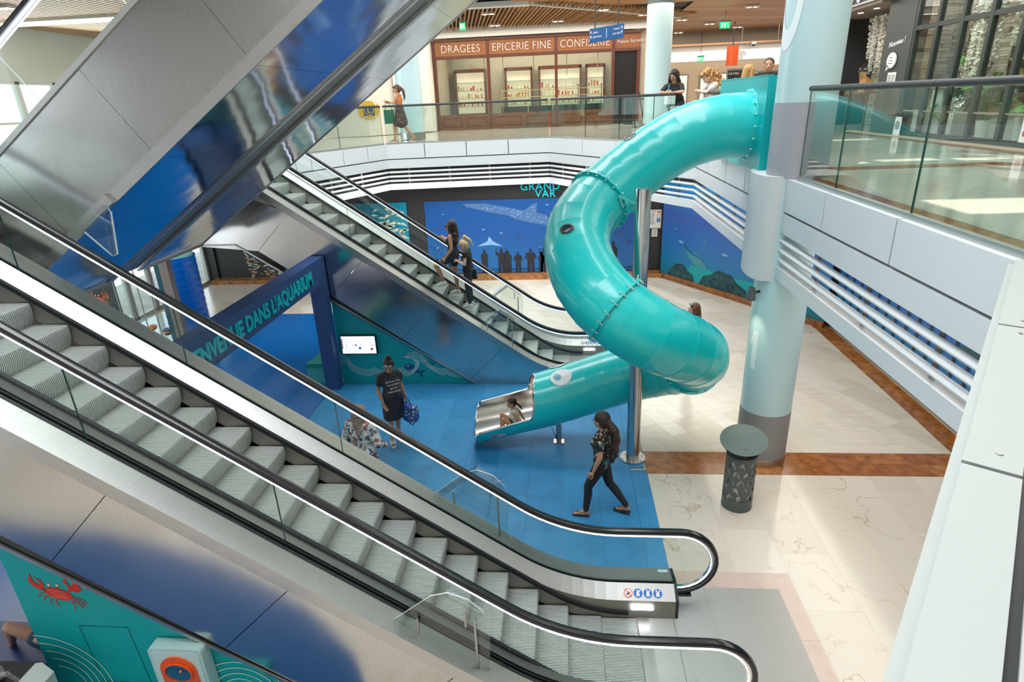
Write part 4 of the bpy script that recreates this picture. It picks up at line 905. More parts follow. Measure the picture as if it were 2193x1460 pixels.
# ================================================================== TUBE SLIDE
def cr(p, n=16): return [V(q) for q in bez([tuple(a) for a in p], n)]
CP = [(2.86, 9.92, 5.01), (2.45, 9.93, 5.00), (2.05, 9.93, 4.92), (1.69, 9.88, 4.776), (1.30, 9.76, 4.56), (.90, 9.58, 4.30), (.545, 9.28, 4.047), (.29, 8.93, 3.836), (.19, 8.55, 3.60), (.214, 8.125, 3.40), (.384, 7.68, 3.15), (.66, 7.41, 2.92), (1.0, 7.34, 2.70), (1.37, 7.48, 2.45), (1.70, 7.80, 2.21), (1.90, 8.15, 1.98), (1.94, 8.52, 1.72), (1.70, 8.88, 1.50), (1.246, 9.12, 1.29), (.70, 9.17, 1.10), (.17, 9.10, .94), (-.34, 9.03, .81)]
path = cr(CP, 14)
for _ in range(60): path = [path[0]] + [(path[i - 1] + path[i] * 2 + path[i + 1]) / 4 for i in range(1, len(path) - 1)] + [path[-1]]
acc = [0]
for i in range(1, len(path)): acc.append(acc[-1] + (path[i] - path[i - 1]).length)
TL = acc[-1]
def pat(s):
    s = max(0, min(TL, s))
    for i in range(1, len(acc)):
        if acc[i] >= s - 1e-9:
            k = (s - acc[i - 1]) / max(1e-9, acc[i] - acc[i - 1]); return path[i - 1].lerp(path[i], k)
def frm(s):
    t = (pat(s + .03) - pat(s - .03)).normalized(); sd = t.cross(V((0, 0, 1))).normalized(); return pat(s), t, sd, sd.cross(t)
RO = .468
SL = thing('tube_slide', 'huge turquoise spiral tube slide from the gallery down to the blue floor', 'slide', (.8, 8.6, 0))
def ringp(s, r, n=48): p, t, sd, u = frm(s); return [p + sd * r * math.cos(2 * PI * i / n) + u * r * math.sin(2 * PI * i / n) for i in range(n)]
nsec = 27
for k in range(nsec):
    s0, s1 = TL * k / nsec, TL * (k + 1) / nsec; mb = MB(); m_ = 5; nn = 48
    for j in range(m_ + 1):
        s = s0 + (s1 - s0) * j / m_; mb.v += ringp(s, RO + (.006 if j == 0 else 0.0))
    for j in range(m_):
        for i in range(nn): mb.f.append((j * nn + i, j * nn + (i + 1) % nn, (j + 1) * nn + (i + 1) % nn, (j + 1) * nn + i)); mb.m.append(0)
    mb.v += ringp(s0, RO - .004); q = len(mb.v) - nn
    for i in range(nn): mb.f.append((i, (i + 1) % nn, q + (i + 1) % nn, q + i)); mb.m.append(0)
    obj('tube_section', mb, slidem, SL, smooth=True, recalc=False)
def flange(s, label=None, n=20, r=RO + .045, a0=0):
    p, t, sd, u = frm(s); mb = MB(); nn = 48; prof = [(RO - .01, -.016), (r, -.016), (r, .016), (RO - .01, .016)]
    for a, b in prof: mb.v += [p + t * b + (sd * math.cos(2 * PI * i / nn) + u * math.sin(2 * PI * i / nn)) * a for i in range(nn)]
    for j in range(4):
        j2 = (j + 1) % 4
        for i in range(nn): mb.f.append((j * nn + i, j * nn + (i + 1) % nn, j2 * nn + (i + 1) % nn, j2 * nn + i)); mb.m.append(0)
    f_ = obj('flange', mb, slidem, SL, smooth=True)
    for i in range(n):
        a = 2 * PI * i / n + a0; c = p + (sd * math.cos(a) + u * math.sin(a)) * (RO + .024)
        obj('bolt', MB().cyl(c - t * .036, c + t * .036, .012, 8).ball(c - t * .036, .015, n=8).ball(c + t * .036, .015, n=8), chrome, f_, smooth=True)
def near_s(P):
    return min(range(200), key=lambda i: (pat(TL * i / 200) - V(P)).length) / 200 * TL
s1_, s2_ = near_s((.545, 9.28, 4.047)), near_s((.66, 7.41, 2.92))
flange(s1_); flange(s2_); flange(.05, n=18)
flange(near_s((1.94, 8.52, 1.72)), n=20)
# porthole windows
winm = mat('dark_window', (.02, .03, .035), .12); winf = mat('window_ring', (.025, .03, .03), .35)
def onslide(s, ang, r=RO + .004):
    p, t, sd, u = frm(s); d = sd * math.cos(ang) + u * math.sin(ang); return p + d * r, t, d
def porthole(s, ang, r=.10):
    mb = MB(); mr = MB(); vs = []; n = 28
    for rr, off in ((r, .008), (r * .74, .012), (r * .74, .004)):
        for i in range(n):
            q = 2 * PI * i / n; c, t, d = onslide(s + rr * math.cos(q), ang + rr * math.sin(q) / RO, RO + off); vs.append(c)
    mr.add(vs, [(i, (i + 1) % n, n + (i + 1) % n, n + i) for i in range(n)])
    mb.add(vs[2 * n:], [tuple(range(n))])
    w_ = obj('window_ring', mr, winf, SL, smooth=True); obj('window_pane', mb, winm, w_)
    b_ = MB()
    for i in range(4):
        q = PI / 2 * i + .4; c, t, d = onslide(s + r * .87 * math.cos(q), ang + r * .87 * math.sin(q) / RO, RO + .012); b_.ball(c, .008, n=6)
    obj('bolt', b_, chrome, w_)
for P, d in (((.20, 8.30, 3.49), V((-.35, -.55, .9))), ((1.66, 7.76, 2.25), V((.05, .42, .9))), ((1.20, 9.74, 4.50), V((-.30, -.12, 1)))):
    s = near_s(P); p, t, sd, u = frm(s); d = d.normalized(); porthole(s, math.atan2(d.dot(u), d.dot(sd)))
# eyes of the whale shaped mouth
def eye(s, ang, sg):
    n = 30
    for nm, cs, ca, ra, rb, off, m in (('eye_white', 0, 0, .18, .16, .012, whm), ('eye_pupil', .075, -.02, .055, .055, .016, mat('eye_blue', (.17, .42, .58), .4))):
        vs = []
        for i in range(n):
            q = 2 * PI * i / n; k = 1.0 if nm == 'eye_white' else (1.0 + .45 * max(0, math.cos(q - 2.4)))
            c, t, d = onslide(s + cs + ra * k * math.cos(q), ang + sg * (ca + rb * k * math.sin(q)) / RO, RO + off); vs.append(c)
        p, t, d = onslide(s + cs, ang + sg * ca / RO, RO + off + .002)
        mb = MB().add(vs + [p], [(i, (i + 1) % n, n) for i in range(n)]); obj(nm, mb, m, SL)
eye(TL - .38, PI * .5 + .47, 1); eye(TL - .38, PI * .5 - .47, -1)
# stainless open mouth
e0, et, es, eu = frm(TL); CL = 1.32
ct = V((-1, -.075, -.19)).normalized(); cs_ = ct.cross(V((0, 0, 1))).normalized(); cu_ = cs_.cross(ct)
NS = 40; inn = []; rim = []; outv = []
def openang(k):   # half opening angle measured from the top
    k1 = min(1, k / .20); a = (1 - math.cos(PI * k1)) / 2 * math.radians(88)
    if k > .2: a += math.radians(10) * (k - .2) / .8
    if k > .86: a += ((k - .86) / .14) ** 2 * math.radians(52)
    return a
na = 40
for j in range(NS + 1):
    k = j / NS; c = e0 + ct * CL * k; a = openang(k); bl = min(1, k / .3); sv = es.lerp(cs_, bl).normalized(); uv = eu.lerp(cu_, bl).normalized(); an, rg = a * 1.12, 1 + .07 * k
    qs = [PI / 2 + an + (2 * PI - an - a) * i / na for i in range(na + 1)]
    inn.append([c + (sv * math.cos(q) + uv * math.sin(q)) * (RO * rg - .025) for q in qs]); outv.append([c + (sv * math.cos(q) + uv * math.sin(q)) * RO * rg for q in qs])
def grid(rows):
    mb = MB(); w_ = len(rows[0])
    for r in rows: mb.v += r
    for j in range(len(rows) - 1):
        for i in range(w_ - 1): mb.f.append((j * w_ + i, j * w_ + i + 1, (j + 1) * w_ + i + 1, (j + 1) * w_ + i)); mb.m.append(0)
    return mb
chute_m = mat('chute_steel', (.70, .67, .64), .22, 1, noise=(3, (.60, .55, .50), 3, (1, 25, 25), .35, .7))
obj('chute_lining', grid(inn), chute_m, SL, smooth=True); obj('chute_shell', grid(outv), slidem, SL, smooth=True)
# tube inside, so that the mouth looks into steel
inr = []
for j in range(9):
    s = TL - 1.3 + 1.3 * j / 8; inr.append(ringp(s, RO - .025, 40) + [ringp(s, RO - .025, 40)[0]])
obj('tube_lining', grid(inr), chute_m, SL, smooth=True)
half = [inn[j][0] * .5 + outv[j][0] * .5 for j in range(NS + 1)]; other = [inn[j][-1] * .5 + outv[j][-1] * .5 for j in range(NS + 1)]
endr = [inn[NS][i] * .5 + outv[NS][i] * .5 for i in range(1, na)]
rimp = half + endr + other[::-1]
obj('mouth_rim', MB().sweep(rimp, [(.018 * math.cos(i * PI / 4), .018 * math.sin(i * PI / 4)) for i in range(8)]), chrome, SL, smooth=True)
lbm = MB(); sk = 24
c = e0 + ct * .62
def shellpt(k, q): return e0 + ct * CL * k + (cs_ * math.cos(q) + cu_ * math.sin(q)) * (RO * (1 + .07 * k) + .005)
qa = PI + .50
obj('warning_label', MB().add([shellpt(.56, qa), shellpt(.74, qa), shellpt(.74, qa + .24), shellpt(.56, qa + .24)], [(0, 1, 2, 3)]), mat('label_white', (.7, .7, .68), .5), SL)
obj('label_print', MB().add([shellpt(a, b) + (cs_ * math.cos(qa) + cu_ * math.sin(qa)) * .003 for a, b in ((.66, qa + .06), (.73, qa + .06), (.73, qa + .19), (.66, qa + .19))], [(0, 1, 2, 3)]), mat('label_red', (.6, .12, .16), .5), SL)
sp = V((-.10, 9.0, 0))
obj('support_leg', MB().cyl(sp + V((0, 0, .03)), sp + V((0, 0, .34)), .045, 16).box((sp.x - .09, sp.y - .07, .003), (sp.x + .09, sp.y + .07, .018)).bar(sp + V((-.12, -.02, .3)), sp + V((-.03, -.02, .05)), .06, .012), steel, SL, smooth=True)
# post with base plate and brackets
PX, PY = 1.10, 8.52
PO = thing('steel_post', 'tall free standing polished steel post in the middle of the spiral slide', 'post', (PX, PY, 0))
obj('pole', MB().lathe([(.108, .02), (.108, 4.30), (.104, 4.31), (0, 4.31)], (PX, PY, 0), 36), mat('post_steel', (.66, .64, .61), .22, 1, noise=(2, (.52, .51, .49), 2, (6, 6, 1), .3, .7)), PO, smooth=True)
obj('base_plate', MB().lathe([(.205, .003), (.205, .022), (0, .022)], (PX, PY, 0), 36), steel, PO, smooth=False)
for i in range(6): a = PI / 3 * i + .3; obj('anchor_bolt', MB().cyl((PX + .165 * math.cos(a), PY + .165 * math.sin(a), .02), (PX + .165 * math.cos(a), PY + .165 * math.sin(a), .042), .013, 6), chrome, PO)
for s in (s1_, s2_):
    p, t, sd, u = frm(s); d = (V((PX, PY, p.z)) - p); d.z = 0; d.normalize()
    z = 4.02 if s == s1_ else 3.05
    a = V((PX, PY, z)) - d * .1; b = p + d * (RO + .02) + V((0, 0, .02))
    obj('bracket', MB().bar(a + V((0, 0, .05)), b + u * .12, .02, .03).bar(a - V((0, 0, .05)), b - u * .1, .02, .03).bar(b + u * .14, b - u * .12, .03, .02), chrome, PO)
# launch box on the gallery
BX = thing('slide_entry_box', 'flat turquoise panel box on the gallery edge where the tube slide begins', 'slide entrance', (3.2, 10.5, 4.40))
obj('front_panel', MB().box((2.80, 9.16, 4.405), (2.86, 11.80, 5.67)), tealb, BX)
obj('side_panel', MB().box((2.861, 11.74, 4.405), (3.55, 11.80, 5.67)), tealb, BX); obj('side_panel', MB().box((2.861, 9.16, 4.405), (3.55, 9.22, 5.67)), tealb, BX)
obj('top_edge', MB().box((2.795, 9.155, 5.67), (2.865, 11.805, 5.685)), tealb, BX)
rr = railing((2.92, 14.1), (2.92, 4.0), [1.25], 'short railing between the gallery corner and the turquoise slide panel', s0=0, s1=2.24)
obj('end_post', MB().cyl((3.01, 11.84, ZU), (3.01, 11.84, 5.5), .022, 12).ball((3.01, 11.84, 5.50), .045), blackm, rr, smooth=True)
# ================================================================== LITTER BIN
bx_, by_ = 2.44, 7.34
BN = thing('litter_bin', 'dark grey perforated litter bin with a wide tilted round lid, beside the big column', 'bin', (bx_, by_, 0))
bmq = mat('bin_grey', (.085, .105, .10), .42)
n_, hN = 64, 40; mb = MB(); r_ = .205; H_ = .86
def hole(a, z):
    # fish scale / wave shaped openings in staggered rows
    for row in range(5):
        zc = .17 + .13 * row; off = (row % 2) * .5
        u_ = (a / (2 * PI) * 9 + off) % 1 - .5; v_ = (z - zc) / .13
        if 0 < v_ < .80 and abs(u_) < .40 * math.sqrt(max(0, 1 - (v_ / .80) ** 2)) and not (v_ < .38 and abs(u_) < .16 * (1 - v_ / .38)): return True
    return False
n_, hN = 150, 84
for j in range(hN + 1): mb.v += [V((bx_ + r_ * math.cos(2 * PI * i / n_), by_ + r_ * math.sin(2 * PI * i / n_), .02 + H_ * j / hN)) for i in range(n_)]
for j in range(hN):
    for i in range(n_):
        if not hole(2 * PI * (i + .5) / n_, .02 + H_ * (j + .5) / hN): mb.f.append((j * n_ + i, j * n_ + (i + 1) % n_, (j + 1) * n_ + (i + 1) % n_, (j + 1) * n_ + i)); mb.m.append(0)
o = obj('perforated_body', mb, bmq, BN, smooth=True, recalc=False); md = o.modifiers.new('s', 'SOLIDIFY'); md.thickness = .004
obj('rim', MB().lathe([(r_ - .012, H_ + .02), (r_ + .006, H_ + .02), (r_ + .006, H_), (r_ - .012, H_)], (bx_, by_, 0), 48), blackm, BN, smooth=True)
obj('base_disc', MB().lathe([(0, .0), (r_ + .003, .0), (r_ + .003, .03), (0, .03)], (bx_, by_, 0), 48), bmq, BN)
lid = MB(); lc = V((bx_ + .0, by_ - .0, 1.06)); tn_ = V((-.10, -.24, 1)).normalized(); la = tn_.cross(V((0, 1, 0))).normalized(); lb_ = tn_.cross(la)
for z in (0, .008): lid.v += [lc + la * .31 * math.cos(2 * PI * i / 56) + lb_ * .31 * math.sin(2 * PI * i / 56) + tn_ * z for i in range(56)]
lid.f += [tuple(range(55, -1, -1)), tuple(range(56, 112))] + [(i, (i + 1) % 56, 56 + (i + 1) % 56, 56 + i) for i in range(56)]; lid.m += [0] * 58
obj('lid', lid, mat('lid_grey_green', (.10, .14, .125), .38), BN)
for a in (.4, 2.5, 4.6): p = V((bx_ + .19 * math.cos(a), by_ + .19 * math.sin(a), .8)); obj('lid_stay', MB().cyl(p, V((p.x, p.y, 1.055 + .02 * math.sin(a))), .010, 8), bmq, BN)
bag = MB(); random.seed(4)
for j in range(22):
    for i in range(40):
        a = 2 * PI * i / 40; z = .05 + .80 * j / 21; q = .178 + .014 * math.sin(a * 7 + z * 9) + random.uniform(-.012, .008); bag.v.append(V((bx_ + q * math.cos(a), by_ + q * math.sin(a), z)))
for j in range(21):
    for i in range(40): bag.f.append((j * 40 + i, j * 40 + (i + 1) % 40, (j + 1) * 40 + (i + 1) % 40, (j + 1) * 40 + i)); bag.m.append(0)
obj('plastic_liner', bag, mat('liner_film', (.52, .50, .47), .3, 0, .8, noise=(9, (.30, .27, .24), 4, (1, 1, 1), .4, .6)), BN, smooth=True)
# ================================================================== ARCH, BENCHES, TOYS
AR = thing('welcome_arch', 'navy blue gateway with turquoise raised letters between the two escalators', 'arch', (-4.8, 8.9, 0))
obj('beam', MB().box((-4.98, 5.78, 2.33), (-4.70, 11.26, 2.81)), navy, AR); obj('pillar', MB().box((-4.98, 11.0, 0), (-4.70, 11.26, 2.33)), navy, AR); obj('pillar', MB().box((-4.98, 5.76, 0), (-4.70, 6.0, 2.33)), navy, AR)
text('lettering', "BIENVENUE DANS L'AQUARIUM", .335, (-4.697, 6.42, 2.445), (0, 1, 0), (0, 0, 1), cyan, AR, .02, bold=.008, sx=.86)
def pouf(pts, h, label, m1, m2):
    c = V((sum(p[0] for p in pts) / len(pts), sum(p[1] for p in pts) / len(pts), 0)); t = thing('bench', label, 'bench', c)
    ins = lambda k: [(c.x + (p[0] - c.x) * k, c.y + (p[1] - c.y) * k) for p in pts]
    obj('body', MB().prism([(a, b, .0) for a, b in ins(.97)], (0, 0, h - .09)), m1, t)
    obj('cushion', MB().prism([(a, b, h - .09) for a, b in ins(1.0)], (0, 0, .07)).prism([(a, b, h - .02) for a, b in ins(.975)], (0, 0, .02)), m2, t); return t
tg, tg2 = mat('bench_mint', (.05, .36, .34), .4), mat('bench_cushion', (.0, .22, .20), .35)
pouf([(-4.99, 11.30), (-4.99, 12.6), (-5.36, 12.6), (-5.50, 11.30)], .46, 'turquoise padded wedge bench behind the right pillar of the arch', tg, tg2)
pouf([(-5.3, 6.0), (-5.05, 6.0), (-5.05, 9.3), (-5.5, 9.3)], .46, 'long green padded bench seen under the arch beam', tg, tg2)
pouf([(-4.9, 3.38), (-2.9, 3.38), (-2.9, 3.79), (-4.9, 3.79)], .45, 'turquoise bench along the crab wall in the lower left corner', mat('bench_teal', (.0, .20, .22), .4), mat('bench_teal_top', (.0, .28, .30), .4))
pouf([(-7.2, 4.0), (-5.0, 4.0), (-5.0, 4.5), (-7.2, 4.5)], .44, 'dark blue bench behind the crab wall with a seated visitor', mat('bench_navy', (.004, .03, .15), .4), mat('bench_navy_top', (.006, .04, .18), .4))
BM = thing('bead_maze', 'bead maze with steel rods and striped wooden beads behind the near escalator', 'toy', (-9.7, 12, 0))
obj('frame', MB().box((-8.78, 11.94, 0), (-8.66, 12.06, 2.85)).box((-11.2, 11.94, 2.75), (-8.66, 12.06, 2.85)).box((-11.2, 11.94, .0), (-11.08, 12.06, 2.85)).box((-11.2, 11.94, .62), (-8.66, 12.06, .70)), mat('frame_dark_teal', (.0, .06, .08), .3), BM)
obj('side_panel', MB().box((-8.655, 11.92, 0), (-8.46, 12.08, 2.85)), mat('taupe_panel', (.20, .17, .15), .4), BM)
obj('back_panel', MB().box((-11.07, 12.12, .72), (-9.95, 12.15, 2.74)), mat('panel_charcoal', (.03, .035, .05), .3), BM)
for i in range(9): x = -10.95 + .27 * i; obj('rod', MB().cyl((x, 12.0, .70), (x + .03 * (i % 2), 12.0, 2.76), .014, 8), steel_dull if i > 3 else mat('brass_rod', (.35, .25, .08), .3, 1), BM, smooth=True)
by = mat('bead_yellow', (.75, .38, .02), .35); bo = mat('bead_rust', (.42, .10, .03), .35); bn_ = mat('bead_navy', (.01, .04, .16), .35)
for x, z, a, b, r_ in ((-8.90, .98, bn_, by, .105), (-9.22, 1.08, bo, by, .085), (-9.65, 1.0, bn_, bo, .09)):
    bd = obj('bead', MB().lathe([(.0, z - r_ * .95), (r_ * .5, z - r_ * .8), (r_ * .9, z - r_ * .4), (r_, z), (r_ * .92, z + r_ * .4), (r_ * .45, z + r_ * .7), (.02, z + r_ * .6)], (x, 12.0, 0), 20), a, BM, smooth=True)
    obj('bead_stripe', MB().lathe([(r_ * 1.0, z - r_ * .22), (r_ * 1.015, z - .01), (r_ * 1.0, z + r_ * .2)], (x, 12.0, 0), 20), b, bd, smooth=True)
crab(BM, -10.40, 1.70, .36, 12.115, mat('crab_orange', (.55, .09, .03), .5), redd)
# wall game panel
GP = thing('labyrinth_game', 'white wall game board with two blue labyrinth discs in an orange surround', 'game', (-3.35, 3.75, .2))
def rrect(x0, x1, z0, z1, r, n=5):
    o_ = []
    for cx, cz, a in ((x1 - r, z1 - r, 0), (x0 + r, z1 - r, PI / 2), (x0 + r, z0 + r, PI), (x1 - r, z0 + r, 1.5 * PI)):
        o_ += [(cx + r * math.cos(a + PI / 2 * i / n), cz + r * math.sin(a + PI / 2 * i / n)) for i in range(n + 1)]
    return o_
pm_ = mat('game_pale_mint', (.42, .62, .62), .4)
obj('board', MB().prism([(x, 3.79, z) for x, z in rrect(-3.72, -3.22, .10, 1.10, .04)], (0, -.12, 0)), pm_, GP)
obj('bezel', MB().prism([(x, 3.668, z) for x, z in rrect(-3.69, -3.25, .13, 1.07, .03)], (0, -.004, 0)), mat('game_bezel', (.50, .68, .68), .4), GP)
om_ = mat('game_orange', (.80, .10, .01), .35); mb = MB()
obj('orange_plate', MB().prism([(x, 3.664, z) for x, z in rrect(-3.64, -3.30, .18, 1.02, .168, 10)], (0, -.012, 0)), om_, GP)
obj('silver_inset', MB().prism([(x, 3.651, z) for x, z in rrect(-3.61, -3.33, .52, .70, .02)], (0, -.003, 0)), mat('game_grey', (.5, .5, .48), .3), GP)
for z in (.84, .60, .36):
    mb = MB(); n = 32
    for rr_, y in ((.135, 3.650), (.135, 3.635), (.120, 3.635), (.120, 3.655)): mb.v += [V((-3.47 + rr_ * math.cos(2 * PI * i / n), y, z - .0 + rr_ * .86 * math.sin(2 * PI * i / n))) for i in range(n)]
    for j in range(3):
        for i in range(n): mb.f.append((j * n + i, j * n + (i + 1) % n, (j + 1) * n + (i + 1) % n, (j + 1) * n + i)); mb.m.append(0)
    obj('orange_ring', mb, om_, GP, smooth=True)
    d_ = obj('disc', MB().add([(-3.47 + .122 * math.cos(2 * PI * i / n), 3.648, z + .105 * math.sin(2 * PI * i / n)) for i in range(n)], [tuple(range(n))]), mat('labyrinth_blue', (.01, .10, .22), .25), GP)
    mb = MB()
    for r_ in (.03, .055, .08, .10): ribbon(mb, [(-3.47 + r_ * math.cos(t), z + r_ * .86 * math.sin(t)) for t in [r_ * 30 + k_ * .28 for k_ in range(19)]], .004, 3.646)
    obj('maze_line', mb, mat('maze_light', (.05, .25, .40), .4), d_)
    obj('knob', MB().ball((-3.43, 3.63, z + .04), .014, n=10), om_, GP)
# pushchair and bags in the corner
PC = thing('pushchair', 'black pushchair with grey hood and colourful print, cut by the left edge of the picture', 'pushchair', (-5.15, 3.45, 0))
obj('basket', MB().prism([(-5.75, 3.2, .35), (-4.72, 3.2, .45), (-4.72, 3.2, .95), (-5.75, 3.2, .90)], (0, .42, 0)), mat('black_fabric', (.012, .012, .013), .7), PC)
obj('printed_rim', MB().bar((-5.7, 3.19, .93), (-4.73, 3.19, .99), .05, .09), pattern('party_print', (.05, .04, .12), [(.6, .2, .02), (.3, .1, .4), (.6, .55, .5)], 30, .6, .5), PC)
obj('hood', MB().ball((-5.30, 3.42, .98), .26, n=18, sc=(1.5, .6, .30)), mat('hood_grey', (.16, .15, .15), .8), PC, smooth=True)
obj('frame_tube', MB().cyl((-5.7, 3.25, .95), (-4.75, 3.35, 1.12), .022, 10).cyl((-4.75, 3.35, 1.12), (-4.70, 3.6, .3), .018, 10), mat('tube_grey', (.20, .19, .19), .4), PC, smooth=True)
for x in (-5.6, -4.85): obj('wheel', MB().cyl((x, 3.22, .12), (x, 3.26, .12), .12, 20), rubber, PC)
SB = thing('shopping_bag', 'white plastic shopping bag with a green mark hanging beside the pushchair', 'bag', (-4.64, 3.42, .46))
obj('body', MB().prism([(-4.72, 3.35, .46), (-4.56, 3.30, .46), (-4.50, 3.28, .98), (-4.60, 3.30, 1.06), (-4.72, 3.34, 1.0)], (0, .22, 0)), mat('bag_white', (.45, .50, .47), .5), SB)
obj('green_print', MB().add([(-4.60, 3.285, .98), (-4.53, 3.275, 1.0), (-4.51, 3.27, .90), (-4.57, 3.28, .84), (-4.62, 3.29, .90)], [(0, 1, 2, 3, 4)]), mat('bag_green', (.03, .45, .03), .5), SB)
# ================================================================== FAR GALLERY: BROWN SHOP
wood = mat('shop_mahogany', (.13, .035, .018), .35, noise=(3, (.085, .022, .012), 4, (1, 1, 12), .3, .7)); woodl = mat('sign_wood', (.30, .105, .025), .4, noise=(3, (.22, .07, .018), 4, (8, 1, 1), .3, .7))
inl = mat('sign_inlay', (.42, .20, .05), .4); letw = mat('letters_silver', (.62, .58, .54), .4); brass = mat('brass', (.55, .40, .16), .22, 1)
BS = thing('confectionery_shop', 'mahogany confectionery shop front with three lettered panels on the far gallery', 'shop front', (-1.6, 27.6, ZU))
px_ = [-5.34, -3.07, -.24, 2.10]
for x in px_: obj('pilaster', MB().box((x - .06, 27.42, ZU), (x + .06, 27.62, 7.92)), wood, BS)
obj('cornice', MB().box((-5.42, 27.36, 7.86), (3.22, 27.64, 7.95)), wood, BS); obj('transom', MB().box((-5.405, 27.41, 7.20), (3.205, 27.615, 7.31)), wood, BS)
for i, (wd, sz, x0, x1) in enumerate((('DRAGEES', .42, -5.28, -3.13), ('EPICERIE FINE', .42, -3.01, -.30), ('CONFISERIE', .42, -.18, 2.04))):
    s_ = obj('sign_panel', MB().box((x0, 27.44, 7.31), (x1, 27.5, 7.86)), woodl, BS)
    mb = MB(); 
    for a, b in (((x0 + .05, 7.36), (x1 - .05, 7.36)), ((x0 + .05, 7.81), (x1 - .05, 7.81)), ((x0 + .05, 7.36), (x0 + .05, 7.81)), ((x1 - .05, 7.36), (x1 - .05, 7.81))): mb.bar((a[0], 27.437, a[1]), (b[0], 27.437, b[1]), .012, .014)
    obj('inlay', mb, inl, s_)
    ln = {0: 1.62, 1: 2.42, 2: 2.0}[i]; t_ = text('lettering', wd, .42, ((x0 + x1) / 2, 27.43, 7.44), (1, 0, 0), (0, 0, 1), letw, s_, .008, 'CENTER', 1.05, bold=-.004)
    xs = [v.co.x for v in t_.data.vertices]; cx = (min(xs) + max(xs)) / 2; k_ = ln / (max(xs) - min(xs))
    for v in t_.data.vertices: v.co.x = cx + (v.co.x - cx) * k_
for i in range(3):
    x0, x1 = px_[i] + .06, px_[i + 1] - .06
    obj('window_pane', MB().box((x0, 27.5, 5.02), (x1, 27.515, 7.2)), gl, BS)
    pn = obj('wood_base', MB().box((x0, 27.46, ZU), (x1, 27.6, 5.02)), mat('shop_wood_base', (.19, .075, .03), .35, noise=(3, (.14, .05, .02), 4, (6, 1, 1), .3, .7)), BS)
    mb = MB(); w_ = (x1 - x0)
    for k in range(2):
        a0_, b0_ = x0 + .12 + k * w_ / 2, x0 - .12 + (k + 1) * w_ / 2
        for p, q in (((a0_, 4.55), (b0_, 4.55)), ((a0_, 4.88), (b0_, 4.88)), ((a0_, 4.55), (a0_, 4.88)), ((b0_, 4.55), (b0_, 4.88))): mb.bar((p[0], 27.45, p[1]), (q[0], 27.45, q[1]), .025, .03)
    obj('moulding', mb, wood, pn)
obj('corner_sign', MB().box((2.16, 27.5, 7.31), (3.2, 27.6, 7.86)), woodl, BS)
text('lettering', 'Maison Sarrade', .17, (2.25, 27.49, 7.5), (1, 0, .03), (-.1, 0, 1), letw, BS, .006)
mb = MB()
for i in range(38): mb.box((2.2, 27.56, ZU + .02 + .073 * i), (3.06, 27.60, ZU + .075 + .073 * i))
obj('shutter_light_block', MB().box((2.16, 27.605, ZU), (3.08, 27.62, 7.25)), blackm, BS); obj('roller_shutter', mb, mat('shutter_dark', (.03, .022, .02), .35, .4), BS); obj('pilaster', MB().box((3.06, 27.45, ZU), (3.2, 27.62, 7.31)), wood, BS)  # black plate added to stop light showing between the shutter slats
# interior
inte = mat('shop_interior', (.34, .31, .25), .6); 
struct('wall_shop_interior', MB().box((-5.4, 31.2, ZU), (3.3, 31.3, 8.3)).box((-5.45, 27.6, ZU), (-5.40, 31.3, 8.3)).box((3.2, 27.6, ZU), (3.25, 31.3, 8.3)), inte)
light('shop_lamp', 'AREA', (-1, 29.3, 8.2), (0, 0, -1), 300, (1, .86, .66), (7, 2.5))
CS = []
def cabinet(x0, x1, label):
    t = thing('display_cabinet', label, 'cabinet', ((x0 + x1) / 2, 31, ZU), 'cabinets inside the brown shop')
    obj('frame', MB().box((x0, 30.8, ZU), (x0 + .08, 31.15, 6.9)).box((x1 - .08, 30.8, ZU), (x1, 31.15, 6.9)).box((x0, 30.8, 6.8), (x1, 31.15, 6.95)).box((x0, 30.8, ZU), (x1, 31.15, 5.0)), wood, t)
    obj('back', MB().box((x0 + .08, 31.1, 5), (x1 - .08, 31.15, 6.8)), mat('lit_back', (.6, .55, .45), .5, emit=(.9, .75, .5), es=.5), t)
    for z in (5.3, 5.65, 6.0, 6.35): obj('shelf', MB().box((x0 + .08, 30.85, z), (x1 - .08, 31.1, z + .025)), gl if False else mat('shelf_green_glass', (.25, .35, .3), .2), t)
    mb = [MB(), MB(), MB()]
    for z in (5.3, 5.65, 6.0):
        x = x0 + .16
        while x < x1 - .2:
            h = random.uniform(.08, .24); mb[random.randrange(3)].cyl((x, 30.97, z + .025), (x, 30.97, z + .025 + h), random.uniform(.03, .05), 8); x += random.uniform(.11, .2)
    for m_, nme, c in zip(mb, ('amber_jars', 'red_jars', 'pale_jars'), ((.5, .22, .04), (.55, .06, .02), (.6, .55, .45))):
        if m_.v: o = obj(nme, m_, mat(nme, c, .4), t); o['kind'] = 'stuff'
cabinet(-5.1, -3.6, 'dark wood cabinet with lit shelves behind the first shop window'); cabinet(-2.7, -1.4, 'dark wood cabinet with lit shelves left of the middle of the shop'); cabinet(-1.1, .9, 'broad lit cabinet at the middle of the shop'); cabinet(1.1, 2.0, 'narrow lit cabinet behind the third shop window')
ct_ = thing('shop_counter', 'glass topped counter with brass rails behind the shop windows', 'counter', (-1, 28.9, ZU))
obj('body', MB().box((-2.7, 28.6, ZU), (1.8, 29.2, 5.25)), mat('counter_dark', (.03, .035, .04), .3), ct_); obj('glass_top', MB().box((-2.7, 28.6, 5.25), (1.8, 29.2, 5.62)), gl, ct_)
for x in (-2.6, -1.5, -.4, .7, 1.7): obj('brass_post', MB().cyl((x, 28.55, 5.0), (x, 28.55, 6.0), .022, 8).ball((x, 28.55, 6.03), .04, n=8), brass, ct_, smooth=True)
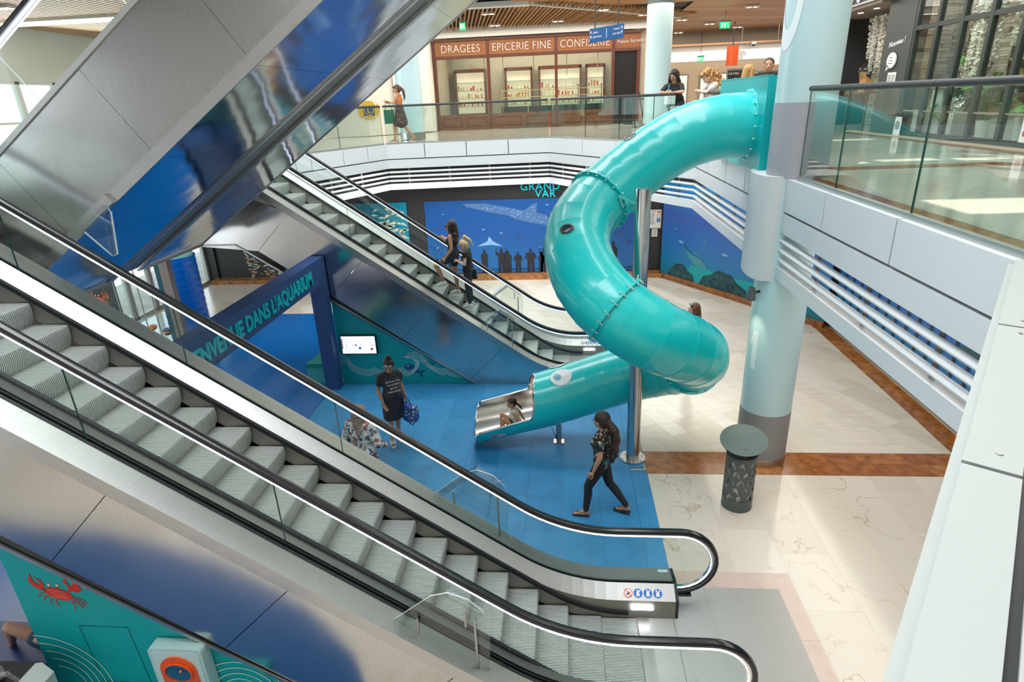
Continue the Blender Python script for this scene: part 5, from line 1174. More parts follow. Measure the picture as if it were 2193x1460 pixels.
for z in (5.62, 5.9): obj('brass_rail', MB().cyl((-2.7, 28.55, z), (1.8, 28.55, z), .015, 8), brass, ct_, smooth=True)
for x in (-4.9, -3.3, -2.5, -1.2, .2, 1.5):
    tag(obj('brass_hanger', MB().cyl((x, 28.0, 6.4), (x, 28.0, 8.3), .015, 6), brass), 'thin brass rod hanging inside the brown shop, %s from the left' % {-4.9: 'first', -3.3: 'second', -2.5: 'third', -1.2: 'fourth', .2: 'fifth', 1.5: 'sixth'}[x], 'rod', 'brass rods in the shop windows')
# boards above the shop
struct('wall_above_shop', MB().box((-8, 27.2, 7.98), (4.4, 27.36, 8.36)), mat('board_white', (.62, .60, .56), .5))
for i in range(9): struct('trim_%d' % (11 + i), MB().box((-7.0 + 1.3 * i, 27.192, 7.98), (-6.985 + 1.3 * i, 27.2, 8.36)), steel_dull)
struct('wall_right_of_shop', MB().box((3.25, 27.6, ZU), (3.5, 33.9, 8.36)), mat('tan_wall', (.42, .33, .24), .6))
# white wall, poster and shelf print left of the shop
struct('wall_back_upper_left', MB().prism([(-16.5, 25.0, ZU), (-7.7, 25.0, ZU), (-5.42, 27.0, ZU), (-5.42, 27.8, ZU), (-8, 25.4, ZU), (-16.5, 25.4, ZU)], (0, 0, 3.97)), mat('warm_white_wall', (.72, .69, .60), .55))
ps = thing('leaf_poster', 'tall white hoarding printed with palm leaves and books left of the brown shop', 'poster', (-6.0, 26.4, ZU))
A_, B_ = V((-6.75, 25.72, 0)), V((-5.50, 26.82, 0)); dd = (B_ - A_).normalized(); nn_ = V((dd.y, -dd.x, 0))
PP = lambda s, z, o=.03: A_ + dd * s + nn_ * o + V((0, 0, z))
L_ = (B_ - A_).length
obj('sheet', MB().prism([PP(0, ZU + .02), PP(L_, ZU + .02), PP(L_, 7.9), PP(0, 7.9)], -nn_ * .02), mat('poster_white', (.70, .69, .66), .6), ps)
leafm = mat('print_leaf', (.42, .52, .47), .6)
def frond(cx, cz, a0, L2, n=11):
    mb = MB()
    for i in range(n):
        t = i / (n - 1); bx, bz = cx + math.cos(a0) * L2 * t * .8, cz + math.sin(a0) * L2 * t * .8
        for sgn in (1, -1):
            aa = a0 + sgn * (1.0 - .45 * t); l = L2 * .42 * (1 - .5 * t)
            pts = [(bx, bz), (bx + l * .5 * math.cos(aa) - .018 * math.sin(aa), bz + l * .5 * math.sin(aa) + .018 * math.cos(aa)), (bx + l * math.cos(aa), bz + l * math.sin(aa)), (bx + l * .5 * math.cos(aa) + .018 * math.sin(aa), bz + l * .5 * math.sin(aa) - .018 * math.cos(aa))]
            pts = [(min(max(p[0], .02), L_ - .02), min(max(p[1], ZU + .05), 7.88)) for p in pts]
            mb.add([PP(p[0], p[1], .034) for p in pts], [(0, 1, 2, 3)])
    obj('printed_leaf', mb, leafm, ps)
frond(.25, 7.3, .6, 1.2); frond(.4, 6.9, -.5, 1.0); frond(.7, 7.6, 0, .9); frond(.7, 4.6, 1.9, 1.3); frond(.9, 4.7, 1.0, .9); frond(.3, 4.6, 1.4, .8)
for i, c in enumerate(((.05, .30, .25), (.45, .08, .07), (.62, .30, .22), (.66, .34, .28), (.08, .28, .15), (.08, .28, .15), (.1, .3, .18))):
    obj('printed_book', MB().add([PP(.24 + .085 * i, 6.05, .035), PP(.31 + .085 * i, 6.05, .035), PP(.31 + .085 * i, 6.40 - .03 * (i % 3), .035), PP(.24 + .085 * i, 6.40 - .03 * (i % 3), .035)], [(0, 1, 2, 3)]), mat('book_%s' % 'abcdefg'[i], c, .6), ps)
obj('printed_shelf', MB().add([PP(.18, 6.0, .035), PP(1.3, 6.0, .035), PP(1.3, 6.04, .035), PP(.18, 6.04, .035)], [(0, 1, 2, 3)]), mat('print_pink', (.6, .42, .36), .6), ps)
text('lettering', 'RAMENEZ', .24, PP(.16, 5.42, .036), dd, (0, 0, 1), mat('print_ink', (.06, .07, .09), .6), ps, .001)
LC = thing('club_emblem', 'yellow and blue round club emblem with a letter L on the white gallery wall', 'emblem', (-7.35, 25.2, 5.0))
emy, emb = mat('emblem_yellow', (.62, .40, .02), .5), mat('emblem_blue', (.0, .04, .22), .5)
E_ = V((-7.62, 24.98, 5.38))
obj('disc', MB().cyl(E_, E_ - V((0, .03, 0)), .30, 32), emb, LC); obj('ring', MB().cyl(E_ - V((0, .03, 0)), E_ - V((0, .04, 0)), .20, 32), emy, LC); obj('centre', MB().cyl(E_ - V((0, .04, 0)), E_ - V((0, .05, 0)), .165, 32), emb, LC)
for sg in (-1, 1): obj('lion_side', MB().prism([E_ + V((sg * .24, -.02, .12)), E_ + V((sg * .36, -.02, .22)), E_ + V((sg * .44, -.02, .10)), E_ + V((sg * .42, -.02, -.10)), E_ + V((sg * .34, -.02, -.25)), E_ + V((sg * .22, -.02, -.2))], (0, -.03, 0)), emy, LC)
obj('scroll_top', MB().prism([E_ + V((-.24, -.02, .16)), E_ + V((.24, -.02, .16)), E_ + V((.2, -.02, .29)), E_ + V((0, -.02, .34)), E_ + V((-.2, -.02, .29))], (0, -.03, 0)), emy, LC); obj('scroll_foot', MB().prism([E_ + V((-.22, -.02, -.32)), E_ + V((.22, -.02, -.32)), E_ + V((.2, -.02, -.22)), E_ + V((-.2, -.02, -.22))], (0, -.03, 0)), emy, LC)
text('lettering', 'L', .27, (E_.x - .07, E_.y - .052, E_.z - .10), (1, 0, 0), (0, 0, 1), emy, LC, .003, bold=.01)
# ---- wooden ceilings
wl1 = mat('slat_wood', (.42, .23, .10), .55); wl2 = mat('slat_wood_dark', (.30, .155, .065), .55)
sl_ = structroot('ceiling_slats', (-1, 23.5, 8.36), 'fanned wooden slat ceiling before the brown shop')
x = -6.5; i = 0
while x < 4.2:
    y0 = 21.2 if x < -1 else 21.2 + (x + 1) * .9
    if y0 < 27.0: obj('slat', MB().bar((x + .9, y0, 8.30), (x - .1, 27.15, 8.30), .045, .11), wl1 if i % 3 else wl2, sl_)
    x += .145; i += 1
bp_ = structroot('ceiling_planks', (8, 28, 8.36), 'warm wooden plank ceiling of the right hand gallery')
def plank_ceiling(x0, x1, y0, y1, ang, dz=8.30):
    c = V(((x0 + x1) / 2, (y0 + y1) / 2, dz)); reg = [(x0, y0), (x1, y0), (x1, y1), (x0, y1)]
    tiles(bp_, 'plank', reg, .34, 6.5, ang, [mat('plank_wood_a', (.33, .15, .055), .5, noise=(5, (.24, .10, .035), 3, (1, 9, 1), .3, .7)), mat('plank_wood_b', (.28, .125, .045), .5), mat('plank_wood_c', (.38, .18, .07), .5)], 8.34, th=.03, gap=.02, stagger=.37, org=(x0, y0))
plank_ceiling(4.4, 14, 19.9, 33.7, math.radians(20)); plank_ceiling(-1.5, 4.4, 19.9, 23.0, math.radians(20))
struct('trim_20', MB().bar((-6.8, 21.1, 8.28), (-1.0, 21.1, 8.28), .35, .14).bar((-1.0, 21.1, 8.28), (4.6, 26.8, 8.28), .12, .12), mat('beam_white', (.70, .69, .66), .4))
lftc = structroot('ceiling_left', (-12, 16, 8.3), 'wooden grille ceiling over the entrance at the upper left')
for j, (y0, y1) in enumerate(((9.5, 15.0), (15.7, 19.6))):
    x = -13.9
    while x < -8.3: obj('grille_slat', MB().box((x, y0, 7.72), (x + .09, y1, 7.80)), wl1 if int(x * 10) % 3 else wl2, lftc); x += .15
struct('trim_21', MB().box((-14, 15.0, 7.66), (-8.2, 15.7, 7.8)).box((-14, 19.6, 7.3), (-8.2, 19.8, 7.9)), whitep)
spotm = mat('spot_frame', (.7, .68, .62), .4); spote = mat('spot_light', (1, .9, .75), .5, emit=(1, .88, .68), es=9)
first = None
for i, (x, y) in enumerate(((-2.48, 22.9), (-2.62, 26.3), (-.14, 26.0), (1.39, 23.4), (3.06, 25.5), (4.83, 27.8), (6.40, 29.9), (6.75, 24.8), (8.12, 32.0), (5.66, 33.3), (-11.5, 13.2), (-10.5, 16.8))):
    z = 8.24 if x > -9 else 7.66
    if first is None:
        first = thing('ceiling_spot', 'square recessed twin spotlight at the left end of the slat ceiling', 'ceiling light', (x, y, z), 'recessed spotlights of the wooden ceilings')
        obj('frame', MB().box((x - .24, y - .13, z), (x + .24, y + .13, z + .06)), spotm, first)
        for k in (-.11, .11): obj('lamp', MB().cyl((x + k, y, z - .004), (x + k, y, z), .07, 16), spote, first)
    else: copyt(first, (x, y, z), label='square recessed twin spotlight, ' + ('', 'front left of the slat ceiling by the brown shop cornice', 'above the middle of the brown shop sign', 'in front of the lettered panel on the right', 'left of the pale green column', 'just right of the pale green column', 'in the middle of the plank ceiling', 'nearest in the plank ceiling by the big column', 'furthest right in the plank ceiling', 'at the far left edge of the plank ceiling', 'in the grille ceiling at upper left, nearer one', 'in the grille ceiling at upper left, further one')[i])
# ---- hanging sign
HS = thing('hanging_sign', 'blue direction sign hanging by two rods over the far gallery', 'sign', (1.3, 20.0, 7.0))
q0, q1 = V((.82, 20.0, 6.98)), V((1.83, 20.02, 7.10)); hx = (q1 - q0).normalized(); hz = V((0, 0, 1))
obj('panel', MB().prism([q0, q1, q1 + hz * .375, q0 + hz * .385], (0, .10, 0)), mat('sign_board_blue', (.012, .085, .24), .35), HS)
for p in (V((.98, 20.05, 7.36)), V((1.66, 20.05, 7.42))): obj('rod', MB().cyl(p, V((p.x, p.y, 8.3)), .018, 8), blackm, HS)
obj('divider', MB().bar(q0 + hx * .5 + V((0, -.004, .07)), q0 + hx * .5 + V((0, -.004, .32)), .008, .012), whm, HS)
for s_, zz, wd in ((.10, .245, 'ZARA'), (.10, .125, 'SEPHORA')): text('lettering', wd, .062, q0 + hx * s_ + V((0, -.004, zz)), hx, hz, whm, HS, .002)
for s_, zz, wd in ((.70, .245, 'TABAC'), (.68, .125, 'NOCIBE')): text('lettering', wd, .062, q0 + hx * s_ + V((0, -.004, zz)), hx, hz, whm, HS, .002)
for zz in (.27, .15):
    b = q0 + hx * .95 + V((0, -.004, zz)); obj('arrow', MB().bar(b - hz * .045, b + hz * .04, .006, .010).bar(b + hz * .045, b + hz * .01 - hx * .03, .006, .010).bar(b + hz * .045, b + hz * .01 + hx * .03, .006, .010), whm, HS)
    b = q0 + hx * .05 + V((0, -.004, zz)); obj('arrow', MB().bar(b - hz * .03 + hx * .02, b + hz * .03 - hx * .02, .006, .010).bar(b + hz * .035 - hx * .025, b + hz * .035 + hx * .02, .006, .010).bar(b + hz * .035 - hx * .025, b - hz * .01 - hx * .025, .006, .010), whm, HS)
def exitsign(x, y, z, label, w_=.36):
    t = thing('exit_sign', label, 'sign', (x, y, z), 'green exit signs'); obj('holder', MB().box((x - w_ / 2 - .03, y - .03, z + .22), (x + w_ / 2 + .03, y + .05, z + .26)), blackm, t)
    obj('rod', MB().cyl((x, y + .01, z + .25), (x, y + .01, 8.4), .01, 6), blackm, t); obj('panel', MB().box((x - w_ / 2, y, z), (x + w_ / 2, y + .03, z + .22)), mat('exit_green', (.0, .5, .08), .4, emit=(0, .75, .12), es=1.2), t)
    m_ = mat('exit_white', (1, 1, 1), .4, emit=(1, 1, 1), es=1.5); obj('symbol', MB().box((x - w_ * .36, y - .004, z + .04), (x - w_ * .22, y, z + .18)).box((x - w_ * .06, y - .004, z + .04), (x + w_ * .04, y, z + .18)).prism([(x + w_ * .16, y - .004, z + .17), (x + w_ * .24, y - .004, z + .18), (x + w_ * .38, y - .004, z + .05), (x + w_ * .30, y - .004, z + .04)], (0, .004, 0)), m_, t)
exitsign(6.14, 26, 7.72, 'green exit sign under the plank ceiling on the right of the far gallery'); exitsign(-3.4, 23, 7.82, 'small green exit sign at the left end of the slat ceiling', .2); exitsign(6.9, 33.7, 6.95, 'faint green exit sign on the beige back shop wall', .3)
# ---- back right: bulkhead, bright strip, beige shop
struct('wall_bulkhead_back', MB().box((3.5, 33.8, 7.75), (16.8, 34.0, 8.4)), mat('bulkhead_taupe', (.27, .23, .19), .6))
struct('trim_22', MB().box((3.5, 33.6, 7.66), (16.8, 33.8, 7.75)), mat('copper_trim', (.55, .33, .20), .25, 1))
struct('trim_23', MB().box((3.5, 33.85, 7.42), (16.8, 33.95, 7.66)), mat('beam_white', (.7, .69, .66), .4))
struct('wall_light_band', MB().box((3.5, 34.4, 7.0), (16.8, 34.5, 7.5)), mat('lit_white_band', (.9, .93, .97), .5, emit=(.92, .96, 1), es=.9))
struct('wall_back_shop', MB().box((3.5, 34.6, ZU), (16.8, 34.8, 7.2)), mat('beige_shop_wall', (.52, .40, .28), .6))
pw = mat('pale_poster', (.62, .66, .63), .5, emit=(.7, .75, .72), es=.35)
for i, (x0, x1) in enumerate(((5.55, 6.45), (7.15, 9.2), (9.9, 11.2))):
    t = thing('light_panel', ('pale lit panel behind the woman leaning in black', 'wide pale lit panel behind the curly haired woman', 'pale lit panel behind the man in black')[i], 'panel', ((x0 + x1) / 2, 34.5, ZU)); obj('frame', MB().box((x0 - .08, 34.54, ZU), (x1 + .08, 34.6, 6.42)), dark, t); obj('panel', MB().box((x0, 34.5, ZU + .1), (x1, 34.54, 6.35)), pw, t)
OC = thing('orange_drum', 'orange hanging drum below the bright strip at the back', 'lamp', (7.5, 30, 6.58))
obj('drum', MB().lathe([(0, 6.56), (.25, 6.56), (.25, 7.36), (0, 7.36)], (7.5, 30, 0), 32), mat('drum_orange', (.62, .085, .01), .45), OC, smooth=True)
obj('rod', MB().cyl((7.5, 30, 7.36), (7.5, 30, 8.3), .02, 8), blackm, OC)
PS = thing('poster_stand', 'black film poster with pale lettering standing behind the turquoise panel', 'poster', (7.05, 27.5, ZU))
obj('frame', MB().box((6.72, 27.5, ZU), (7.42, 27.56, 6.35)), mat('frame_silver', (.5, .5, .48), .3, .8), PS); obj('print', MB().box((6.77, 27.49, ZU + .1), (7.37, 27.5, 6.28)), mat('poster_black', (.02, .03, .035), .4), PS)
text('lettering', 'LA CASA', .11, (6.80, 27.488, 6.14), (1, 0, 0), (0, 0, 1), whm, PS, .001); obj('red_mark', MB().box((7.16, 27.48, 6.13), (7.21, 27.49, 6.21)), redc, PS)
obj('figure_print', MB().add([(6.95, 27.485, 5.75), (7.0, 27.485, 5.95), (7.08, 27.485, 6.02), (7.15, 27.485, 5.9), (7.2, 27.485, 5.72), (7.12, 27.485, 5.84), (7.05, 27.485, 5.92), (7.0, 27.485, 5.85)], [(0, 1, 2, 7), (2, 3, 6, 7), (3, 4, 5, 6)]), mat('print_skin', (.6, .45, .36), .6), PS)
def shirt(x, y, z, s_, c, label):
    t = thing('hanging_shirt', label, 'clothing', (x, y, z)); obj('cloth', MB().prism([(x + s_ * a, y, z + s_ * b) for a, b in ((-.22, 0), (.22, 0), (.22, .42), (.40, .28), (.48, .40), (.26, .66), (.1, .70), (0, .64), (-.1, .70), (-.26, .66), (-.48, .40), (-.40, .28), (-.22, .42))], (0, .06, 0)), c, t)
    obj('hanger', MB().cyl((x, y + .03, z + s_ * .68), (x, y + .03, 8.32), .006, 6), steel, t)
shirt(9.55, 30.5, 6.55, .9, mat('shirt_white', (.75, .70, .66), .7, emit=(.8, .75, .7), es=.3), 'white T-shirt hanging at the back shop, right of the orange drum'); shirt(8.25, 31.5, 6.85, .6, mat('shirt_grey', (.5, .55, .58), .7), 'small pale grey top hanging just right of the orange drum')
dc = thing('dome_camera', 'small dark ceiling dome camera near the big column', 'camera', (8.3, 33.6, 7.5)); obj('dome', MB().ball((9.35, 33.5, 7.60), .09, n=14), blackm, dc, smooth=True); obj('housing', MB().cyl((9.35, 33.5, 7.6), (9.35, 33.5, 7.72), .12, 20), whitep, dc)
struct('wall_shop_name', MB().box((3.52, 33.7, 6.2), (4.6, 33.8, 7.0)), mat('beige_shop_wall', (.52, .40, .28), .6))
text('shop_letters', 'AR', .45, (3.85, 33.65, 6.5), (1, 0, 0), (0, 0, 1), mat('letters_grey', (.25, .24, .23), .4), None, .02)['kind'] = 'structure'
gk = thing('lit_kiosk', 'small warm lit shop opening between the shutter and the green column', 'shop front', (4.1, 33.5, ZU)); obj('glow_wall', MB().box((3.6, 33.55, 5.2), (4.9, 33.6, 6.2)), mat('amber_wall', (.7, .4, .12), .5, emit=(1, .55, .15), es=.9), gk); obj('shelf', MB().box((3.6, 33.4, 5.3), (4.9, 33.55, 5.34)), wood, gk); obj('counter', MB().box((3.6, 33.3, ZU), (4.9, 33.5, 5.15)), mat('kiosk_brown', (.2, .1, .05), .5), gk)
# white counter / escalator end seen behind the railing near the shutter
ES = thing('escalator_end', 'black newel of another escalator behind the glass railing, by the shutter', 'escalator', (3.0, 24, ZU))
nw = [(2.4 + .42 * math.cos(t), 24, 4.95 + .42 * math.sin(t)) for t in [PI * .5 + PI * i / 12 for i in range(13)]]
obj('handrail', MB().sweep([V((4.4, 24, 5.37))] + [V(q) for q in nw] + [V((3.6, 24, 4.53))], [(-.04, -.03), (.04, -.03), (.04, .03), (-.04, .03)], sidev=(0, 1, 0)), rubber, ES, smooth=True)
obj('side', MB().box((2.6, 23.9, ZU), (4.4, 24.1, 4.62)), steel, ES)
for i, x in enumerate((2.62, 2.95)): obj('stanchion', MB().bar((x, 23.2, ZU), (x - .25, 23.2, 5.6), .05, .05), blackm, ES)
# ================================================================== FLOWER SHOP ON THE RIGHT
FS = thing('flower_shop', 'dark green framed flower shop front with tall glazing on the right', 'shop front', (7.7, 13.5, ZU))
fgm = mat('frame_green_black', (.025, .035, .032), .35); SX = 7.72
mull = [15.42, 14.58, 13.73, 12.86, 11.98, 11.1, 10.2, 9.3]
obj('pillar', MB().box((SX, 15.45, ZU), (SX + .3, 16.70, 7.35)), mat('pillar_slate', (.045, .055, .055), .4), FS)
for y in mull: obj('mullion', MB().box((SX, y - .05, ZU), (SX + .10, y + .05, 7.6)), fgm, FS)
for a, b in zip(mull[:-1], mull[1:]):
    obj('transom', MB().box((SX + .005, b + .05, 6.57), (SX + .095, a - .05, 6.66)), fgm, FS); obj('sill', MB().box((SX + .005, b + .05, ZU), (SX + .10, a - .05, ZU + .10)), fgm, FS)
    obj('rail', MB().box((SX + .03, b + .05, 4.92), (SX + .07, a - .05, 4.95)), steel_dull, FS); obj('glass_pane', MB().box((SX + .045, b + .05, ZU + .1), (SX + .055, a - .05, 7.55)), gl, FS)
obj('fascia_board', MB().box((7.45, 9, 7.42), (7.9, 20.5, 8.3)), mat('sign_black', (.02, .022, .028), .4), FS); obj('fascia_trim', MB().box((7.44, 9, 7.38), (7.9, 20.5, 7.42)), mat('trim_pale', (.5, .5, .48), .4), FS)
obj('soffit', MB().box((7.5, 16.7, 7.3), (9.6, 20.5, 7.37)), mat('soffit_taupe', (.23, .18, .15), .6), FS)
for yo_ in (0, .42): obj('script_loop', MB().sweep([V((7.43, y_, z_)) for y_, z_ in bez([(18.55 - yo_, 8.1), (18.42 - yo_, 7.75), (18.25 - yo_, 7.47), (18.12 - yo_, 7.55), (18.05 - yo_, 7.85), (17.98 - yo_, 8.15)])], [(-.025, -.01), (.025, -.01), (.025, .01), (-.025, .01)], upv=(1, 0, 0)), whm, FS)
for y in (17.0, 17.9, 18.8): obj('downlight', MB().cyl((7.95, y, 7.295), (7.95, y, 7.30), .07, 14), spote, FS)
light('flower_shop_lamp', 'AREA', (9.3, 14, 7.9), (0, 0, -1), 170, (1, .90, .76), (2.4, 9)); light('porch_lamp', 'SPOT', (8.7, 17.4, 7.2), (0, 0, -1), 60, (1, .85, .65), (.05, 2.2))
# stone cladding of small pieces
def stone_wall(n, a, b, z0, z1, rows=None):
    a0, d, L, nn2 = seg_frame(a, b); r = structroot('wall_stone_%d' % n, a0 + V((0, 0, z0)), 'split faced pale stone cladding of the flower shop')
    back = MB().prism([a0 + V((0, 0, z0)), a0 + d * L + V((0, 0, z0)), a0 + d * L + V((0, 0, z1)), a0 + V((0, 0, z1))], -nn2 * .1); obj('backing', back, mat('stone_gap', (.12, .11, .09), .9), r)
    ms = [mat('stone_%s' % q, c, .85) for q, c in (('a', (.38, .34, .28)), ('b', (.44, .40, .33)), ('c', (.32, .28, .23)), ('d', (.48, .44, .37)))]
    bs = [MB() for _ in ms]; z = z0
    while z < z1 - .02:
        h = random.choice((.045, .06, .08)); s_ = -random.uniform(0, .3)
        while s_ < L:
            w_ = random.uniform(.18, .42); s0, s1 = max(0, s_), min(L, s_ + w_ - .008); o_ = random.uniform(.01, .045)
            if s1 > s0: bs[random.randrange(4)].prism([a0 + d * s0 + V((0, 0, z)), a0 + d * s1 + V((0, 0, z)), a0 + d * s1 + V((0, 0, min(z1, z + h - .006))), a0 + d * s0 + V((0, 0, min(z1, z + h - .006)))], nn2 * o_)
            s_ += w_
        z += h
    for q, m_ in zip(bs, ms):
        if q.v: o = obj('stones', q, m_, r); o['kind'] = 'stuff'
stone_wall(1, (9.3, 20.6), (9.3, 9.0), ZU, 8.2); stone_wall(2, (7.9, 16.75), (9.3, 16.75), ZU, 8.2)
struct('wall_flower_back', MB().box((7.8, 20.5, ZU), (13, 20.7, 8.36)), mat('dark_shop_back', (.03, .03, .032), .5)); struct('ceiling_flower_shop', MB().box((7.8, 9, 8.2), (13, 16.7, 8.3)), mat('soffit_taupe', (.23, .18, .15), .6))
struct('wall_flower_end', MB().box((7.8, 8.9, ZU), (13, 9.0, 8.36)), whitep)
# shelves with goods
def shelfunit(y0, y1, label):
    t = thing('shelf_unit', label, 'shelves', (9.05, (y0 + y1) / 2, ZU), 'wall shelves of the flower shop'); obj('back', MB().box((9.18, y0, ZU), (9.24, y1, 7.6)), mat('shelf_black', (.02, .018, .018), .5), t)
    for z in (4.95, 5.40, 5.85, 6.30, 6.75): obj('shelf', MB().box((8.86, y0 + .02, z), (9.18, y1 - .02, z + .035)), mat('shelf_pale', (.5, .44, .36), .5), t)
    for y in (y0, y1 - .03): obj('side', MB().box((8.86, y, ZU), (9.18, y + .03, 7.6)), MT['shelf_black'], t)
    ya_, g1_, g2_, g3_ = y0 + .1, MB(), MB(), MB()
    for z in (4.985, 5.435, 5.885, 6.335):
        y = y0 + .08
        while y < y1 - .15:
            w_ = random.uniform(.09, .15); h = random.uniform(.09, .26)
            q = random.choice((g1_, g1_, g2_, g3_))
            if q is g2_: q.cyl((9.0, y + w_ / 2, z), (9.0, y + w_ / 2, z + .11), w_ / 2 * .9, 12)
            else: q.box((8.95, y, z), (9.1, y + w_ * .85, z + h))
            y += w_ + .02
    for q, nme, c in ((g1_, 'yellow_boxes', (.50, .26, .04)), (g2_, 'candle_glasses', (.62, .58, .48)), (g3_, 'brown_boxes', (.22, .12, .06))):
        if q.v: o = obj(nme, q, mat(nme, c, .5), t); o['kind'] = 'stuff'
shelfunit(9.3, 11.2, 'dark shelves of candles and boxes at the right edge'); shelfunit(11.4, 12.9, 'dark shelves of yellow boxes behind the third shop window'); shelfunit(13.2, 13.9, 'narrow dark shelves beside the stone wall')
# hanging white wisteria
flm = mat('petal_white', (.78, .76, .68), .6); lfm = mat('leaf_green', (.04, .20, .03), .5)
def garland(x, y, z, n, l, label):
    t = thing('hanging_flowers', label, 'flowers', (x, y, z - l), 'white hanging flower garlands'); mb = MB(); gb = MB()
    for k in range(n):
        cx, cy = x + random.uniform(-.15, .15), y + (k - n / 2) * .17; ll = l * random.uniform(.65, 1)
        q = 0
        while q < ll:
            r_ = .075 * (1 - .6 * q / ll)
            for _ in range(4):
                p = V((cx + random.uniform(-r_, r_), cy + random.uniform(-r_, r_), z - q)); s_ = random.uniform(.024, .042)
                a = random.uniform(0, 6.3); u_ = V((math.cos(a), math.sin(a), .3)) * s_; v_ = V((-math.sin(a), math.cos(a), .6)) * s_
                mb.add([p - u_, p - v_, p + u_, p + v_ + V((0, 0, .01))], [(0, 1, 2, 3)])
            q += .018
        gb.add([(cx, cy - .01, z - ll), (cx + .02, cy, z - ll - .03), (cx, cy + .02, z - ll - .06), (cx - .02, cy, z - ll - .02)], [(0, 1, 2, 3)])
        for _ in range(5): p = V((cx, cy, z)) + V((random.uniform(-.08, .08), random.uniform(-.1, .1), random.uniform(-.15, .06))); gb.add([p, p + V((.02, .05, .01)), p + V((.0, .12, -.03)), p + V((-.02, .05, 0))], [(0, 1, 2, 3)])
    o = obj('blossoms', mb, flm, t, recalc=False); o['kind'] = 'stuff'; o = obj('leaves', gb, lfm, t, recalc=False); o['kind'] = 'stuff'
garland(8.35, 18.6, 7.15, 6, 1.4, 'white flower garlands in the open porch left of the slate pillar'); garland(7.95, 13.15, 7.7, 6, 2.1, 'dense white flower garlands behind the third and fourth window'); garland(7.95, 12.35, 7.7, 4, 1.3, 'white flower garlands further right in the window'); garland(7.95, 11.4, 7.7, 5, 1.9, 'white flower garlands at the far right of the shop window')
# plants
def bigplant(x, y, z, n, h, r_, label, pot=(.16, .36), narrow=False):
    t = thing('potted_plant', label, 'plant', (x, y, z), 'green plants in the flower shop window'); pr, ph = pot
    obj('pot', MB().lathe([(0, z), (pr * .75, z), (pr, z + ph), (pr * .9, z + ph), (pr * .85, z + ph - .03), (0, z + ph - .03)], (x, y, 0), 24), mat('pot_white', (.66, .65, .62), .6), t, smooth=True)
    st = MB()
    for k in range(n):
        a = 2 * PI * k / n + random.uniform(-.3, .3); e = random.uniform(.45, 1); tip = V((x + math.cos(a) * r_ * e, y + math.sin(a) * r_ * e, z + ph + h * random.uniform(.35, 1)))
        b0 = V((x, y, z + ph - .03)); m_ = (b0 + tip) / 2 + V((0, 0, .12)); st.sweep([b0, (b0 + m_) / 2 + V((0, 0, .03)), m_, tip], [(.006, 0), (0, .006), (-.006, 0), (0, -.006)])
        L2 = random.uniform(.20, .34) if not narrow else random.uniform(.14, .22); w_ = L2 * (.38 if not narrow else .16)
        ax = V((math.cos(a), math.sin(a), -.25)).normalized(); sd = ax.cross(V((0, 0, 1))).normalized(); mb = MB(); up_ = sd.cross(ax)
        cuts = [(0, 0), (.12, .8), (.3, 1), (.38, .72), (.5, .95), (.57, .62), (.72, .75), (.8, .4), (1, 0)] if not narrow else [(0, 0), (.3, .9), (.6, 1), (.85, .5), (1, 0)]
        vs = [tip + ax * L2 * q - up_ * .05 * q * q for q, _ in cuts] + [tip + ax * L2 * q + sd * w_ * s_ - up_ * (.03 * s_ + .05 * q * q) for q, s_ in cuts] + [tip + ax * L2 * q - sd * w_ * s_ - up_ * (.03 * s_ + .05 * q * q) for q, s_ in cuts]
        m2 = len(cuts); mb.add(vs, [(i, i + 1, m2 + i + 1, m2 + i) for i in range(m2 - 1)] + [(i + 1, i, 2 * m2 + i, 2 * m2 + i + 1) for i in range(m2 - 1)])
        obj('leaf', mb, (mat('leaf_bright', (.07, .30, .03), .4), mat('leaf_deep', (.02, .14, .03), .4))[k % 2], t, recalc=False)
    obj('stems', st, mat('stem_green', (.12, .28, .05), .5), t)
bigplant(8.35, 13.35, ZU, 12, .95, .5, 'large split leaf plant in a white pot behind the second mullion'); bigplant(8.2, 14.65, ZU, 14, .45, .42, 'lower feathery green plant by the slate pillar', (.18, .3), True); bigplant(8.3, 12.2, ZU, 9, .35, .5, 'split leaf plant right of the big one', (.15, .45)); bigplant(8.4, 17.9, ZU + .85, 9, .35, .16, 'small green plant with white flowers in the porch', (.07, .12), True)
for i, (x, y, h, lb) in enumerate(((8.15, 15.05, .55, 'white plank box next to the slate pillar'), (8.3, 14.2, .5, 'white stone box with a foil wrapped gift'), (8.35, 11.55, .62, 'white plank pedestal towards the right'), (8.45, 15.0, .95, 'tall pale box behind the feathery plant'))):
    t = thing('display_box', lb, 'box', (x, y, ZU)); obj('core', MB().box((x - .19, y - .19, ZU), (x + .19, y + .19, ZU + h - .005)), mat('box_core', (.4, .4, .38), .7), t)
    for k in range(6):
        for sd in (0, 1):
            q = -.2 + .068 * k; mbx = MB().box((x - .205, y + q, ZU + .01), (x - .19, y + q + .062, ZU + h)) if sd == 0 else MB().box((x + q, y - .205, ZU + .01), (x + q + .062, y - .19, ZU + h)); obj('board', mbx, mat('box_white', (.62, .62, .60), .6), t)
foil = mat('foil_wrap', (.75, .75, .76), .15, 1, bump=(20, .8, (1, 1, 1)))
